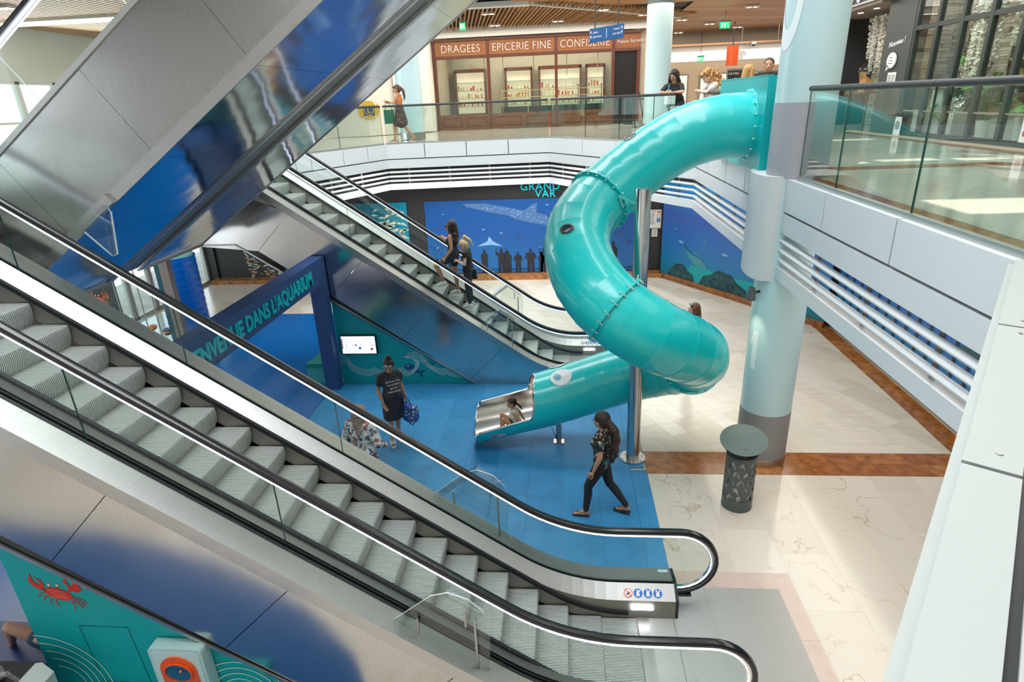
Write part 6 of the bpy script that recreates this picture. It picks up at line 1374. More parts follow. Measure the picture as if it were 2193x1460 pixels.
def gift(x, y, z, r_, label):
    t = thing('gift_wrap', label, 'gift', (x, y, z)); mb = MB()
    for j in range(6):
        for i in range(18): a = 2 * PI * i / 18; q = r_ * (.5 + .5 * j / 5) * random.uniform(.82, 1.15); mb.v.append(V((x + q * math.cos(a), y + q * math.sin(a), z + r_ * 1.3 * j / 5 + random.uniform(-.02, .03))))
    for j in range(5):
        for i in range(18): mb.f.append((j * 18 + i, j * 18 + (i + 1) % 18, (j + 1) * 18 + (i + 1) % 18, (j + 1) * 18 + i)); mb.m.append(0)
    obj('wrapping', mb, foil, t, recalc=False); obj('bow', MB().ball((x, y, z + r_ * 1.3), r_ * .28, n=8, sc=(1, .6, 1.3)), mat('bow_blue', (.35, .5, .65), .3), t)
gift(8.3, 14.2, ZU + .5, .22, 'cellophane wrapped gift on the white stone box'); gift(8.4, 14.15, 5.45, .30, 'big wrapped basket on a shelf behind the first window'); gift(8.3, 11.2, 5.5, .26, 'wrapped basket at the right edge of the shop')
sh = thing('window_shelf', 'long pale shelf carrying wrapped baskets inside the flower shop', 'shelf', (8.4, 13, 5.38)); obj('board', MB().box((8.1, 12.9, 5.38), (8.75, 15.0, 5.43)), MT['shelf_pale'] if 'shelf_pale' in MT else whitep, sh); obj('board', MB().box((8.1, 9.6, 5.4), (8.75, 11.7, 5.45)), MT['shelf_pale'], sh); obj('leg', MB().box((8.6, 14.9, ZU), (8.65, 14.95, 5.38)).box((8.6, 12.95, ZU), (8.65, 13.0, 5.38)).box((8.6, 9.7, ZU), (8.65, 9.75, 5.4)).box((8.6, 11.6, ZU), (8.65, 11.65, 5.4)), blackm, sh)
tr = thing('toy_birds', 'blue, green and red little birds on two cords behind the second window', 'decoration', (8.0, 13.95, 6.0))
for dy in (-.03, .10): obj('cord', MB().cyl((8.0, 13.95 + dy, 6.2), (8.0, 13.95 + dy, 8.2), .008, 6), mat('cord_pale', (.6, .55, .45), .7), tr)
for (dy, z, c, nme) in ((.1, 6.15, (.02, .08, .35), 'bird_blue'), (-.03, 5.9, (.15, .45, .1), 'bird_green'), (.14, 5.98, (.5, .05, .04), 'bird_red')): obj('bird', MB().ball((8.0, 13.95 + dy, z), .06, n=10, sc=(.7, .8, 1.3)).prism([(8.0, 13.95 + dy - .02, z - .06), (8.0, 13.95 + dy + .03, z - .06), (8.0, 13.95 + dy, z - .16)], (.01, 0, 0)), mat(nme, c, .4), tr)
# pieces around the porch
vz = thing('glass_vase', 'round glass bowl on a driftwood foot in the porch', 'vase', (8.05, 18.3, 5.35)); obj('wood_foot', MB().prism([(8.05, 18.1, 5.35), (8.05, 18.5, 5.35), (8.05, 18.45, 5.6), (8.05, 18.52, 5.85), (8.05, 18.36, 5.62), (8.05, 18.28, 5.7), (8.05, 18.18, 5.6), (8.05, 18.06, 5.66)], (.16, 0, 0)), mat('driftwood', (.42, .22, .08), .6), vz); obj('bowl', MB().ball((8.13, 18.3, 5.86), .2, n=20), gl, vz, smooth=True)
tb = thing('porch_table', 'low dark table with a cushion in the porch of the flower shop', 'table', (8.3, 18.1, ZU)); obj('top', MB().box((7.85, 17.5, 5.30), (8.7, 18.7, 5.35)), wood, tb)
for a in (7.9, 8.62):
    for b in (17.55, 18.6): obj('leg', MB().box((a, b, ZU), (a + .05, b + .05, 5.30)), wood, tb)
cu_ = thing('red_cushion', 'small red cushion on the porch table', 'cushion', (8.0, 17.75, 5.35)); obj('cushion', MB().ball((8.0, 17.72, 5.41), .16, n=14, sc=(.8, 1, .38)), mat('cushion_red', (.45, .01, .03), .6), cu_, smooth=True)
ar = thing('armchair', 'white armchair with a pale throw in the porch', 'armchair', (8.6, 17.6, ZU)); 
obj('seat', MB().box((8.35, 17.2, ZU + .08), (9.0, 17.95, ZU + .45)), mat('chair_white', (.6, .57, .5), .7), ar); obj('backrest', MB().box((8.9, 17.2, ZU + .4), (9.1, 17.95, ZU + .95)), MT['chair_white'], ar); obj('arm', MB().box((8.35, 17.1, ZU + .08), (9.0, 17.22, ZU + .65)), MT['chair_white'], ar); obj('throw', MB().box((8.33, 17.25, ZU + .44), (8.7, 17.6, ZU + .48)).box((8.32, 17.25, ZU + .1), (8.34, 17.6, ZU + .48)), mat('throw_beige', (.5, .42, .32), .8), ar)
sb = thing('speech_bubble_sign', 'white speech bubble sign on the slate pillar', 'sign', (7.7, 16.2, 5.9)); n = 26
obj('bubble', MB().prism([(7.70, 16.13 + .20 * math.cos(2 * PI * i / n), 6.02 + .17 * math.sin(2 * PI * i / n)) for i in range(n)], (-.03, 0, 0)).prism([(7.70, 16.33, 5.80), (7.70, 16.26, 5.92), (7.70, 16.18, 5.87)], (-.03, 0, 0)), mat('bubble_white', (.72, .70, .72), .5), sb)
lb = MB()
for i in range(3): lb.box((7.665, 16.04 + .02 * i, 5.95 + .06 * i), (7.67, 16.24 - .02 * i, 5.965 + .06 * i))
obj('printed_lines', lb, MT['ink'], sb)
text('lettering', 'Nouveau !', .17, (7.708, 16.42, 6.30), (0, -1, .12), (0, 0, 1), whm, FS, .002)
pc_ = thing('notice_sheet', 'white printed sheet under the speech bubble on the slate pillar', 'notice', (7.7, 16.0, 5.5)); obj('sheet', MB().box((7.705, 15.86, 5.44), (7.715, 16.24, 5.76)), MT['paper'], pc_)
lb = MB()
for i in range(7):
    for j in range(2): lb.box((7.700, 15.90 + .17 * j, 5.48 + .035 * i), (7.706, 16.03 + .17 * j, 5.495 + .035 * i))
obj('printed_lines', lb, MT['ink'], pc_)
fs_ = thing('floor_placard', 'small white placard leaning at the foot of the slate pillar', 'sign', (7.6, 15.35, ZU)); obj('board', MB().prism([(7.70, 15.2, ZU + .01), (7.70, 15.48, ZU + .01), (7.70, 15.46, ZU + .40), (7.70, 15.20, ZU + .40)], (-.015, 0, 0)), MT['bubble_white'], fs_); obj('printed_circle', MB().cyl((7.684, 15.33, ZU + .22), (7.680, 15.33, ZU + .22), .10, 20), mat('placard_grey', (.2, .22, .22), .5), fs_)
st_ = thing('glass_sticker', 'white sticker with small print on the right edge of the shop glass', 'sticker', (7.71, 11.2, 4.8)); obj('sheet', MB().box((7.705, 11.13, 4.50), (7.71, 11.36, 4.92)), MT['bubble_white'], st_); obj('red_print', MB().box((7.70, 11.17, 4.6), (7.706, 11.3, 4.68)).box((7.70, 11.17, 4.74), (7.706, 11.3, 4.76)), MT['red_ink'], st_)
bk = thing('wicker_basket', 'long wicker basket with cellophane bouquets behind the third window', 'basket', (8.5, 12.6, 4.95)); obj('wicker', MB().box((8.3, 12.1, 4.85), (8.7, 13.3, 5.08)), mat('wicker', (.36, .25, .14), .8, bump=(50, .9, (1, 1, 1))), bk); obj('stand', MB().box((8.35, 12.2, ZU), (8.65, 13.2, 4.85)), MT['box_core'], bk)
gift(8.5, 12.4, 5.08, .16, 'yellow cellophane bouquet in the wicker basket'); gift(8.5, 12.95, 5.08, .15, 'clear cellophane bouquet at the left of the wicker basket')
pv = thing('pink_vase', 'tall pink glass vase near the right edge of the shop', 'vase', (8.3, 11.75, 5.03)); obj('body', MB().lathe([(0, 5.03), (.10, 5.03), (.13, 5.3), (.10, 5.5), (.09, 5.5), (.0, 5.06)], (8.3, 11.72, 0), 24), mat('glass_pink', (.55, .12, .16), .12), pv, smooth=True)
# ================================================================== PEOPLE
SKIN = {}
def local(name, mb, m, parent, mx, smooth=False):
    o = bpy.data.objects.new(name, mesh(name, mb, m, V((0, 0, 0)), smooth)); C.objects.link(o); o.parent = parent; ROOT[o.name] = V(); o.matrix_local = mx; return o
def skin(k):
    c = {'tan': (.50, .255, .145), 'light': (.60, .36, .25), 'brown': (.36, .165, .085), 'pink': (.66, .43, .34)}[k]; return mat('skin_' + k, c, .5)
def hairm(k):
    c = {'black': (.012, .009, .008), 'dark': (.035, .017, .010), 'brown': (.11, .045, .018), 'blonde': (.62, .44, .22), 'gold': (.50, .26, .09)}[k]
    return mat('hair_' + k, c, .38, bump=(60, .5, (1, 1, .15)))
def blob(name, parts, m, root, vox, M, smooth=2, label=None):
    """parts: capsules (a,b,ra,rb[,squash]) and balls (c,r,(sx,sy,sz)) in figure space -> one continuous surface"""
    mb = MB()
    for p in parts:
        if len(p) == 4: a, b, ra, rb = p; 
        if len(p) == 4:
            a, b = V(a), V(b)
            if (b - a).length < 1e-4: mb.ball(a, ra, n=14); continue
            mb.cyl(a, b, ra, 14, r2=rb); mb.ball(a, ra * .995, n=14); mb.ball(b, rb * .995, n=14)
        else: c, r, s = p; mb.ball(c, r, n=18, sc=s)
    mb.v = [M @ v for v in mb.v]
    o = obj(name, mb, m, root, recalc=False)
    md = o.modifiers.new('r', 'REMESH'); md.mode = 'VOXEL'; md.voxel_size = vox; md.use_smooth_shade = True
    ms = o.modifiers.new('s', 'SMOOTH'); ms.factor = .6; ms.iterations = smooth
    dg = bpy.context.evaluated_depsgraph_get(); dg.update(); me = bpy.data.meshes.new_from_object(o.evaluated_get(dg)); o.modifiers.clear(); old = o.data; o.data = me; bpy.data.meshes.remove(old)
    me.shade_smooth()
    if label: o['label'] = label
    return o
def hand(J, side, el, wr, curl, R):
    """palm and five fingers from wrist, along forearm direction"""
    d = (wr - el).normalized(); n = J.get('palm' + side, V((0, 0, 0))) ; n = V(n)
    if n.length < .1: n = V((1 if side == 'L' else -1, 0, 0))
    n = (n - d * n.dot(d)).normalized(); s = d.cross(n); 
    if s.dot(V((0, 1, 0))) < 0 and 'palm' + side not in J: s = -s
    P = [((wr + d * .035), .030, (1, 1, 1)), (wr, wr + d * .07, .024, .026)]
    P.append((wr + d * .05 - s * .018, wr + d * .085 - s * .024, .016, .014)); P.append((wr + d * .05 + s * .018, wr + d * .085 + s * .024, .016, .014))
    for i, (o_, l) in enumerate(((-.027, .058), (-.009, .070), (.009, .074), (.027, .066))):
        b = wr + d * .085 + s * o_; a1, a2 = curl * .5, curl * 1.3
        k = b + (d * math.cos(a1) + n * math.sin(a1)) * l * .5; t = k + (d * math.cos(a2) + n * math.sin(a2)) * l * .5
        P += [(b, k, .0095, .009), (k, t, .009, .0078)]
    tb = wr + d * .03 + s * .026; k = tb + (d * .6 + s * .7 + n * .3).normalized() * .04; t = k + (d * .9 + n * .5).normalized() * .03
    P += [(tb, k, .013, .011), (k, t, .0105, .0085)]; return P
def person(label, loc, rot, J=None, sk='tan', hair='dark', hstyle='long', wear=(), h=1.65, vox=.0085, group=None, look=(0, 1, 0), hup=(0, 0, 1), curl=.5, belly=0, male=False, extra=None, lowres=False):
    k = h / 1.65; base = dict(pelvis=(0, 0, .93), waist=(0, 0, 1.07), chest=(0, 0, 1.25), neck=(0, -.005, 1.41), head=(0, .02, 1.545),
        shL=(-.165, 0, 1.365), elL=(-.215, -.03, 1.10), haL=(-.225, .05, .87), shR=(.165, 0, 1.365), elR=(.215, -.03, 1.10), haR=(.225, .05, .87),
        hiL=(-.085, 0, .91), knL=(-.095, .02, .49), anL=(-.10, -.02, .085), toL=(-.11, .12, .03), hiR=(.085, 0, .91), knR=(.095, .02, .49), anR=(.10, -.02, .085), toR=(.11, .12, .03))
    base.update(J or {}); J = {a: V(b) for a, b in base.items()}
    t = thing('person', label, 'person', loc, group); M_ = Matrix.Translation(V(loc)) @ Matrix.Rotation(rot, 4, 'Z') @ Matrix.Scale(k, 4)
    q = 1.10 if male else 1.0
    f = V(look).normalized(); u = V(hup); u = (u - f * u.dot(f)).normalized(); rgt = f.cross(u); hd = J['head']
    hs = 1.09; H = lambda a, b, c: hd + (rgt * a + f * b + u * c) * hs
    pl, ws, ch, nk = J['pelvis'], J['waist'], J['chest'], J['neck']; sx = (J['shR'] - J['shL']).normalized(); hx_ = (J['hiR'] - J['hiL']).normalized(); tu = (nk - pl).normalized(); tf = tu.cross(sx) * 1.0
    if tf.dot(V((0, 1, 0))) < 0 and 'flip' not in J: tf = -tf
    E = {}
    E['torso'] = [(ch - sx * .07, ch + sx * .07, .098 * q, .098 * q), (ch - sx * .055 - tu * .08, ch + sx * .055 - tu * .08, .092 * q, .092 * q), (ws - sx * .045, ws + sx * .045, .088 * q, .088 * q), (ch, ws, .095, .088), (J['shL'] - sx * -.03, J['shR'] - sx * .03, .052 * q, .052 * q), (ch + tu * .06 - sx * .06, ch + tu * .06 + sx * .06, .075 * q, .075 * q)]
    if not male: E['torso'] += [(ch - tu * .02 + tf * .065 + sx * s_ * .062, .058, (1, 1, 1)) for s_ in (-1, 1)]
    if belly: E['torso'] += [(ws + tf * .07 - tu * .03, .125, (1, 1, 1.1)), (ws + tf * .03 + tu * .05, .12, (1, 1, 1))]
    E['hips'] = [(ws - sx * .045, pl - hx_ * .068, .088, .100), (ws + sx * .045, pl + hx_ * .068, .088, .100), (pl - hx_ * .07, pl + hx_ * .07, .103, .103)]
    for s_ in 'LR':
        E['ua' + s_] = [(J['sh' + s_], J['el' + s_], .046 * q, .036 * q)]; E['fa' + s_] = [(J['el' + s_], J['el' + s_].lerp(J['ha' + s_], .3), .036 * q, .037 * q), (J['el' + s_].lerp(J['ha' + s_], .3), J['ha' + s_], .037 * q, .022 * q)]
        E['th' + s_] = [(J['hi' + s_], J['hi' + s_].lerp(J['kn' + s_], .35), .088, .076), (J['hi' + s_].lerp(J['kn' + s_], .35), J['kn' + s_], .076, .052)]
        c1 = J['kn' + s_].lerp(J['an' + s_], .3) - (J['to' + s_] - J['an' + s_]).normalized() * .012
        E['sn' + s_] = [(J['kn' + s_], c1, .050, .052), (c1, J['an' + s_], .052, .030)]
        td = (J['to' + s_] - J['an' + s_]); he = J['an' + s_] - td.normalized() * .035; he.z = J['an' + s_].z - .045
        if abs(td.normalized().z) > .8: he = J['an' + s_] - V((0, .03, .04))
        E['ft' + s_] = [(J['an' + s_], he, .032, .028), (he, J['to' + s_], .028, .024), (J['an' + s_], J['to' + s_], .030, .020), (J['to' + s_], J['to' + s_] + td.normalized() * .035, .026, .018)]
    E['neck'] = [(nk - tu * .03, hd - u * .05 - f * .015, .052 * q, .045 * q)]
    E['head'] = [(H(0, -.012, .028), .088, (.90, 1.05, 1.02)), (H(0, .018, -.02), .068, (.92, 1.0, 1.15)), (H(0, .045, -.072), .036, (1.0, 1, .9)), (H(0, .085, .0), H(0, .102, -.022), .010, .014), (H(0, .078, -.052), .020, (1.2, .6, .6))]
    E['head'] += [(H(s_ * .082, -.008, -.008), .020, (.5, 1, 1.35)) for s_ in (-1, 1)]
    sc_ = lambda L_: [(p[0], p[1], p[2] * hs, p[3] * hs) if len(p) == 4 else (p[0], p[1] * hs, p[2]) for p in L_]
    E['head'] = sc_(E['head'])
    body = sum(([*v] for v in E.values()), [])
    for s_ in 'LR': body += hand(J, s_, J['el' + s_], J['ha' + s_], curl, rgt)
    blob('body', body, skin(sk), t, vox * k, M_, 2)
    fm = MB()
    ex = lambda s_: H(s_ * .033, .083, .006)
    for s_ in (-1, 1):
        o_ = MB().ball(M_ @ ex(s_), .0085 * k, n=8); obj('eye', o_, mat('eye_dark', (.02, .012, .01), .2), t, smooth=True)
        obj('eyebrow', MB().cyl(M_ @ H(s_ * .018, .088, .028), M_ @ H(s_ * .048, .078, .029), .0045 * k, 6), hairm('dark' if hair != 'blonde' else 'brown'), t)
    obj('mouth', MB().cyl(M_ @ H(-.02, .094, -.053), M_ @ H(.02, .094, -.053), .0065 * k, 8), mat('lips', (.42, .10, .09), .4), t, smooth=True)
    # hair
    hm = hairm(hair) if hair != 'scarf' else mat('scarf_taupe', (.36, .24, .20), .8, bump=(14, .8, (1, 1, 3)))
    cap = [(H(0, -.030, .040), .100, (.90, 1.04, 1.0)), (H(0, -.055, -.005), .085, (.95, .9, 1.1))]
    if hstyle == 'short': cap = [(H(0, -.028, .040), .095, (.92, 1.05, .95)), (H(0, -.050, .0), .080, (.98, .9, 1.0))]
    if hstyle in ('long', 'wavy'):
        for s_ in (-1, 1): cap += [(H(s_ * .070, .005, .04), H(s_ * .085, -.01, -.10), .028, .030), (H(s_ * .085, -.01, -.10), H(s_ * .085, .0, -.24), .030, .022)]
        cap += [(H(0, -.07, 0), H(0, -.10, -.20), .075, .070), (H(-.04, -.09, -.15), H(-.05, -.10, -.34), .055, .028), (H(.04, -.09, -.15), H(.05, -.10, -.34), .055, .028)]
    if hstyle == 'side':   # falls over one shoulder in front
        cap += [(H(.075, .01, .03), H(.105, .04, -.14), .035, .045), (H(.105, .04, -.14), H(.10, .06, -.30), .045, .030), (H(-.075, .0, .03), H(-.095, -.02, -.12), .032, .04), (H(-.095, -.02, -.12), H(-.10, .01, -.28), .04, .02), (H(0, -.08, 0), H(.02, -.09, -.18), .075, .06)]
    if hstyle == 'pony': cap += [(H(0, -.115, .045), .034, (1, 1, 1)), (H(0, -.12, .04), H(0, -.175, -.05), .034, .042), (H(0, -.175, -.05), H(0, -.17, -.20), .042, .036), (H(0, -.17, -.20), H(.01, -.14, -.32), .036, .012)]
    if hstyle == 'bigpony':
        cap += [(H(0, -.115, .01), .040, (1, 1, 1)), (H(0, -.12, .0), H(.0, -.19, -.10), .045, .065)]
        pts = [H(0, -.19, -.10), H(.02, -.20, -.22), H(-.01, -.19, -.34), H(.01, -.17, -.46), H(0, -.15, -.54)]
        for a, b, r_ in zip(pts[:-1], pts[1:], (.066, .064, .055, .04)): cap.append((a, b, r_, r_ * .8))
        for i in range(26): a_ = random.uniform(0, 6.3); z_ = random.uniform(-.48, -.12); cap.append((H(.05 * math.cos(a_), -.18 + .05 * math.sin(a_), z_), .022, (1, 1, 1.4)))
    if hstyle == 'bun': cap += [(H(0, -.055, .135), .052, (1, 1, .9)), (H(0, -.045, .10), .045, (1, 1, 1)), (H(0, -.06, .175), .030, (1.1, 1, .8))]
    if hstyle == 'topknot': cap += [(H(0, -.075, .115), .034, (1, 1, 1)), (H(0, -.08, .12), H(0, -.15, .15), .03, .035), (H(0, -.15, .15), H(0, -.19, .02), .036, .034), (H(0, -.19, .02), H(0, -.17, -.13), .034, .012)]
    if hstyle == 'plait': cap += [(H(0, -.10, -.02), H(.03, -.17, -.10), .028, .024), (H(.03, -.17, -.10), H(.05, -.22, -.20), .024, .020), (H(.05, -.22, -.20), H(.06, -.24, -.27), .018, .010)]
    if hstyle == 'curly':
        random.seed(21)
        for i in range(420):
            a_ = random.uniform(0, 2 * PI); z_ = random.uniform(-.34, .13); r_ = .095 + .05 * random.random() + (.04 if z_ < 0 else 0)
            if z_ > .05: r_ *= .8
            if math.sin(a_) > .45 and z_ < .045: continue
            cap.append((H(r_ * math.cos(a_) * 1.05, r_ * math.sin(a_) - .03, z_), random.uniform(.011, .020), (1, 1, 1.3)))
        cap += [(H(0, -.05, -.05), H(0, -.09, -.26), .10, .09)]
    if hair == 'scarf': cap = [(H(0, -.02, .035), .112, (.92, 1.02, 1.0)), (H(0, -.03, -.04), .100, (1, 1, 1.1)), (H(0, -.02, -.10), H(0, -.02, -.17), .095, .105), (H(-.09, -.03, -.16), H(.09, -.03, -.18), .06, .06), (H(0, -.07, -.10), H(.03, -.10, -.24), .07, .05)]
    if hstyle != 'none': blob('headscarf' if hair == 'scarf' else 'hair', sc_(cap), hm, t, (.0065 if hstyle == 'curly' else .009) * k, M_, 1)
    for nm, m, items, *rest in wear:
        P = []
        for it in items:
            key, inf = it[0], it[1]; a_, b_ = (it[2], it[3]) if len(it) > 3 else (0, 1)
            if not isinstance(key, str): P.append(it); continue
            segs_ = E[key]
            if key in ('torso', 'hips', 'neck') or key[:2] == 'ft':
                for s_ in segs_: P.append((s_[0], s_[1], s_[2] + inf, s_[3] + inf) if len(s_) == 4 else (s_[0], s_[1] + inf, s_[2]))
            else:
                pl_ = [(segs_[0][0], segs_[0][2])] + [(q_[1], q_[3]) for q_ in segs_]; ln_ = [0]
                for i in range(1, len(pl_)): ln_.append(ln_[-1] + (pl_[i][0] - pl_[i - 1][0]).length)
                def at_(p):
                    d_ = p * ln_[-1]
                    for i in range(1, len(pl_)):
                        if ln_[i] >= d_ - 1e-9:
                            z_ = (d_ - ln_[i - 1]) / max(1e-6, ln_[i] - ln_[i - 1]); return pl_[i - 1][0].lerp(pl_[i][0], z_), pl_[i - 1][1] + (pl_[i][1] - pl_[i - 1][1]) * z_ + inf + .004
                for i in range(6):
                    (q0, r0), (q1, r1) = at_(a_ + (b_ - a_) * i / 6), at_(a_ + (b_ - a_) * (i + 1) / 6); P.append((q0, q1, r0, r1))
        blob(nm, P, m, t, vox * k, M_, 1, *(rest[:1]))
    if extra: extra(t, M_, J, H)
    return t
cl = lambda n, c, r=.8: mat('cloth_' + n, c, r)
cblack = cl('black', (.018, .017, .018)); ctee = cl('charcoal', (.035, .032, .036)); cden = cl('dark_denim', (.02, .028, .045)); cwhite = cl('white', (.70, .68, .64)); shoew = cl('white_shoe', (.72, .72, .70), .5)
# --- woman in charcoal dress with a bun
def bag1(t, M, J, H):
    for s_ in 'LR':
        a = J['an' + s_]; to = J['to' + s_]; d = (to - a); d.z = 0; d.normalize(); sd = V((d.y, -d.x, 0)); c = V((a.x, a.y, 0))
        P = [c - d * .06 - sd * .045, c + d * .10 - sd * .05, c + d * .20 - sd * .035, c + d * .215, c + d * .20 + sd * .035, c + d * .10 + sd * .05, c - d * .06 + sd * .045, c - d * .085]
        obj('sandal_sole', MB().prism([M @ (p + V((0, 0, .004))) for p in P], (0, 0, .025)), cl('pale_blue_rubber', (.50, .60, .68), .5), t)
        mb = MB(); n = 9; vs = []
        for b in (.075, .15):
            for i in range(n): q = PI * i / (n - 1); vs.append(M @ (c + d * b + sd * .054 * math.cos(q) + V((0, 0, .02 + .055 * math.sin(q)))))
        mb.add(vs, [(i, i + 1, n + i + 1, n + i) for i in range(n - 1)]); o = obj('sandal_strap', mb, cl('pale_blue_strap', (.62, .70, .76), .5), t, recalc=False)
    obj('sunglasses', MB().ball(M @ H(-.04, .075, .085), .022, n=10, sc=(1.2, .5, .8)).ball(M @ H(.04, .075, .085), .022, n=10, sc=(1.2, .5, .8)).cyl(M @ H(-.03, .08, .088), M @ H(.03, .08, .088), .006, 6), mat('sunglass_silver', (.5, .45, .45), .2, 1), t, smooth=True)
P1 = person('woman with a high bun in a charcoal printed dress, carrying a blue floral bag', (-2.93, 8.98, .005), math.radians(214), dict(
    head=(.01, .04, 1.53), neck=(0, .0, 1.40), elR=(.235, -.04, 1.10), haR=(.20, .10, .88), elL=(-.20, -.08, 1.10), haL=(-.24, -.02, .86), knR=(.09, .03, .49), anR=(.10, .02, .085), toR=(.13, .16, .03), knL=(-.07, -.03, .49), anL=(-.06, -.10, .085), toL=(-.05, .04, .03), palmR=(0, -.3, 1)),
    'tan', 'black', 'bun', [('dress', ctee, [('torso', .014), ('hips', .018), ('uaR', .014, 0, .55), ('uaL', .012, .12, .55), ((-.10, .0, .86), (-.11, .0, .56), .105, .10), ((.10, .0, .86), (.11, .02, .56), .105, .10), ((0, .04, .86), (0, .03, .56), .13, .11), ((-.04, .06, .98), .135, (1, 1, 1)), ((.04, .06, .98), .135, (1, 1, 1)), ((0, .05, 1.12), (0, .04, .86), .135, .14)])],
    1.57, look=(.42, .85, -.38), hup=(0.1, .35, .95), belly=1, extra=bag1)
d1 = MT['sign_white']; mrot = math.radians(214); xx = V((math.cos(mrot), math.sin(mrot), 0)); ff = V((-math.sin(mrot), math.cos(mrot), 0))
for i, (wd, sz) in enumerate((("Summer: You", .046), ('buy a bikini', .046), ('get tan', .044), ('make waves', .046))):
    text('printed_words', wd, sz, V((-2.93, 8.98, 1.225 - .058 * i)) + ff * (.163, .166, .182, .194)[i] + xx * .005, -xx, V((0, 0, 1)) , d1, P1, .001, 'CENTER')
FB = thing('handbag', 'small blue bag with pale flowers held by the woman in the charcoal dress', 'bag', (-2.64, 8.93, .42))
obj('pouch', MB().prism([(-2.78, 8.95, .46), (-2.58, 8.80, .42), (-2.50, 8.78, .50), (-2.53, 8.83, .72), (-2.78, 9.0, .72)], (.03, .12, 0)), pattern('bag_floral', (.01, .06, .28), [(.65, .6, .35), (.05, .25, .4), (.65, .62, .5)], 16, .6, .35), FB)
obj('handle', MB().sweep([V(q) for q in bez([(-2.76, 8.98, .70), (-2.75, 8.97, .85), (-2.70, 8.93, .93), (-2.62, 8.88, .85), (-2.57, 8.85, .70)])], [(.008, 0), (0, .014), (-.008, 0), (0, -.014)]), cl('strap_blue', (.02, .04, .25)), FB)
# --- woman in beige headscarf
def strap(t, M, J, H):
    obj('bag_strap', MB().sweep([M @ V(q) for q in bez([(.13, -.10, 1.40), (.05, -.16, 1.25), (-.08, -.16, 1.05), (-.18, -.10, .90)])], [(.009, 0), (0, .005), (-.009, 0), (0, -.005)]), cblack, t)
person('woman in a taupe headscarf and white floral blouse, seen from behind the near handrail', (-2.87, 7.22, .005), math.radians(-14), dict(haL=(-.24, .16, .98), haR=(.26, .16, .98), elL=(-.27, -.02, 1.12), elR=(.27, -.02, 1.12)), 'light', 'scarf', 'x',
    [('blouse', pattern('white_floral', (.68, .70, .68), [(.45, .08, .08), (.05, .08, .16), (.68, .7, .68), (.30, .12, .10)], 17, .8, .56), [('torso', .035), ('hips', .03), ('uaL', .032), ('uaR', .032), ('faL', .028, 0, .5), ('faR', .028, 0, .5), ((-.10, -.02, .95), (-.11, -.02, .76), .12, .125), ((.10, -.02, .95), (.11, -.02, .76), .12, .125), ((0, -.03, .95), (0, -.02, .76), .13, .13)]),
     ('trousers', cden, [('thL', .012), ('thR', .012), ('snL', .016, 0, .95), ('snR', .016, 0, .95)]), ('shoe', cblack, [('ftL', .005), ('ftR', .005)])], 1.60, extra=strap)
# --- woman walking
def walkx(t, M, J, H):
    for s_ in 'LR':
        a, to = J['an' + s_], J['to' + s_]; d = (to - a).normalized(); 
        zz = min(a.z - .085, to.z - .03); c = V((a.x, a.y, zz)); dh = V((to.x - a.x, to.y - a.y, 0)).normalized(); sd = V((dh.y, -dh.x, 0))
        P = [c - dh * .05 - sd * .035, c + dh * .10 - sd * .04, c + dh * .19 - sd * .03, c + dh * .20 + sd * .02, c + dh * .10 + sd * .04, c - dh * .05 + sd * .035]
        obj('sandal_sole', MB().prism([M @ p for p in P], (0, 0, .014)), cblack, t)
        obj('sandal_strap', MB().sweep([M @ (a + V((0, 0, -.0)) + dh * q * .04 + sd * .036 * w_) for q, w_ in ((1, 0), (0, 1), (-1, 0), (0, -1), (1, 0))], [(.005, 0), (0, .006), (-.005, 0), (0, -.006)]).bar(M @ (a + dh * .04), M @ (to + V((0, 0, .028))), .012, .006), cblack, t)
    local('phone', MB().box((-.04, -.004, -.075), (.04, .004, .075)), cblack, t, Matrix.Translation(M @ J['phone'] - ROOT[t.name]) @ Matrix.Rotation(1.2, 4, 'Z') @ Matrix.Rotation(.5, 4, 'X'))
person('woman walking on the blue floor with a long ponytail and dark floral top', (.50, 7.08, .005), math.radians(76), dict(
    pelvis=(0, 0, .90), waist=(0, .01, 1.05), chest=(0, .01, 1.23), neck=(0, .0, 1.395), head=(.01, .025, 1.535), shL=(-.165, .01, 1.35), shR=(.165, -.01, 1.35), hiL=(-.085, .0, .88), knL=(-.10, .17, .50), anL=(-.11, .20, .09), toL=(-.13, .34, .03),
    hiR=(.085, 0, .88), knR=(.09, -.10, .49), anR=(.10, -.36, .13), toR=(.12, -.24, .045), elL=(-.225, -.02, 1.10), haL=(-.22, .08, .83), elR=(.20, -.05, 1.10), haR=(.21, .05, .88), phone=(-.225, .12, .74)),
    'tan', 'dark', 'bigpony', [('top', pattern('dark_floral', (.012, .014, .015), [(.03, .28, .27), (.55, .50, .28), (.012, .014, .015), (.60, .28, .24), (.04, .20, .16), (.60, .55, .40)], 19, .8, .42), [('torso', .013), ('hips', .010), ('uaL', .015, 0, .5), ('uaR', .015, 0, .5)]),
     ('trousers', cblack, [('hips', .009), ('thL', .008), ('thR', .008), ('snL', .006, 0, .95), ('snR', .006, 0, .95)])], 1.60, look=(.35, .93, -.05), extra=walkx)
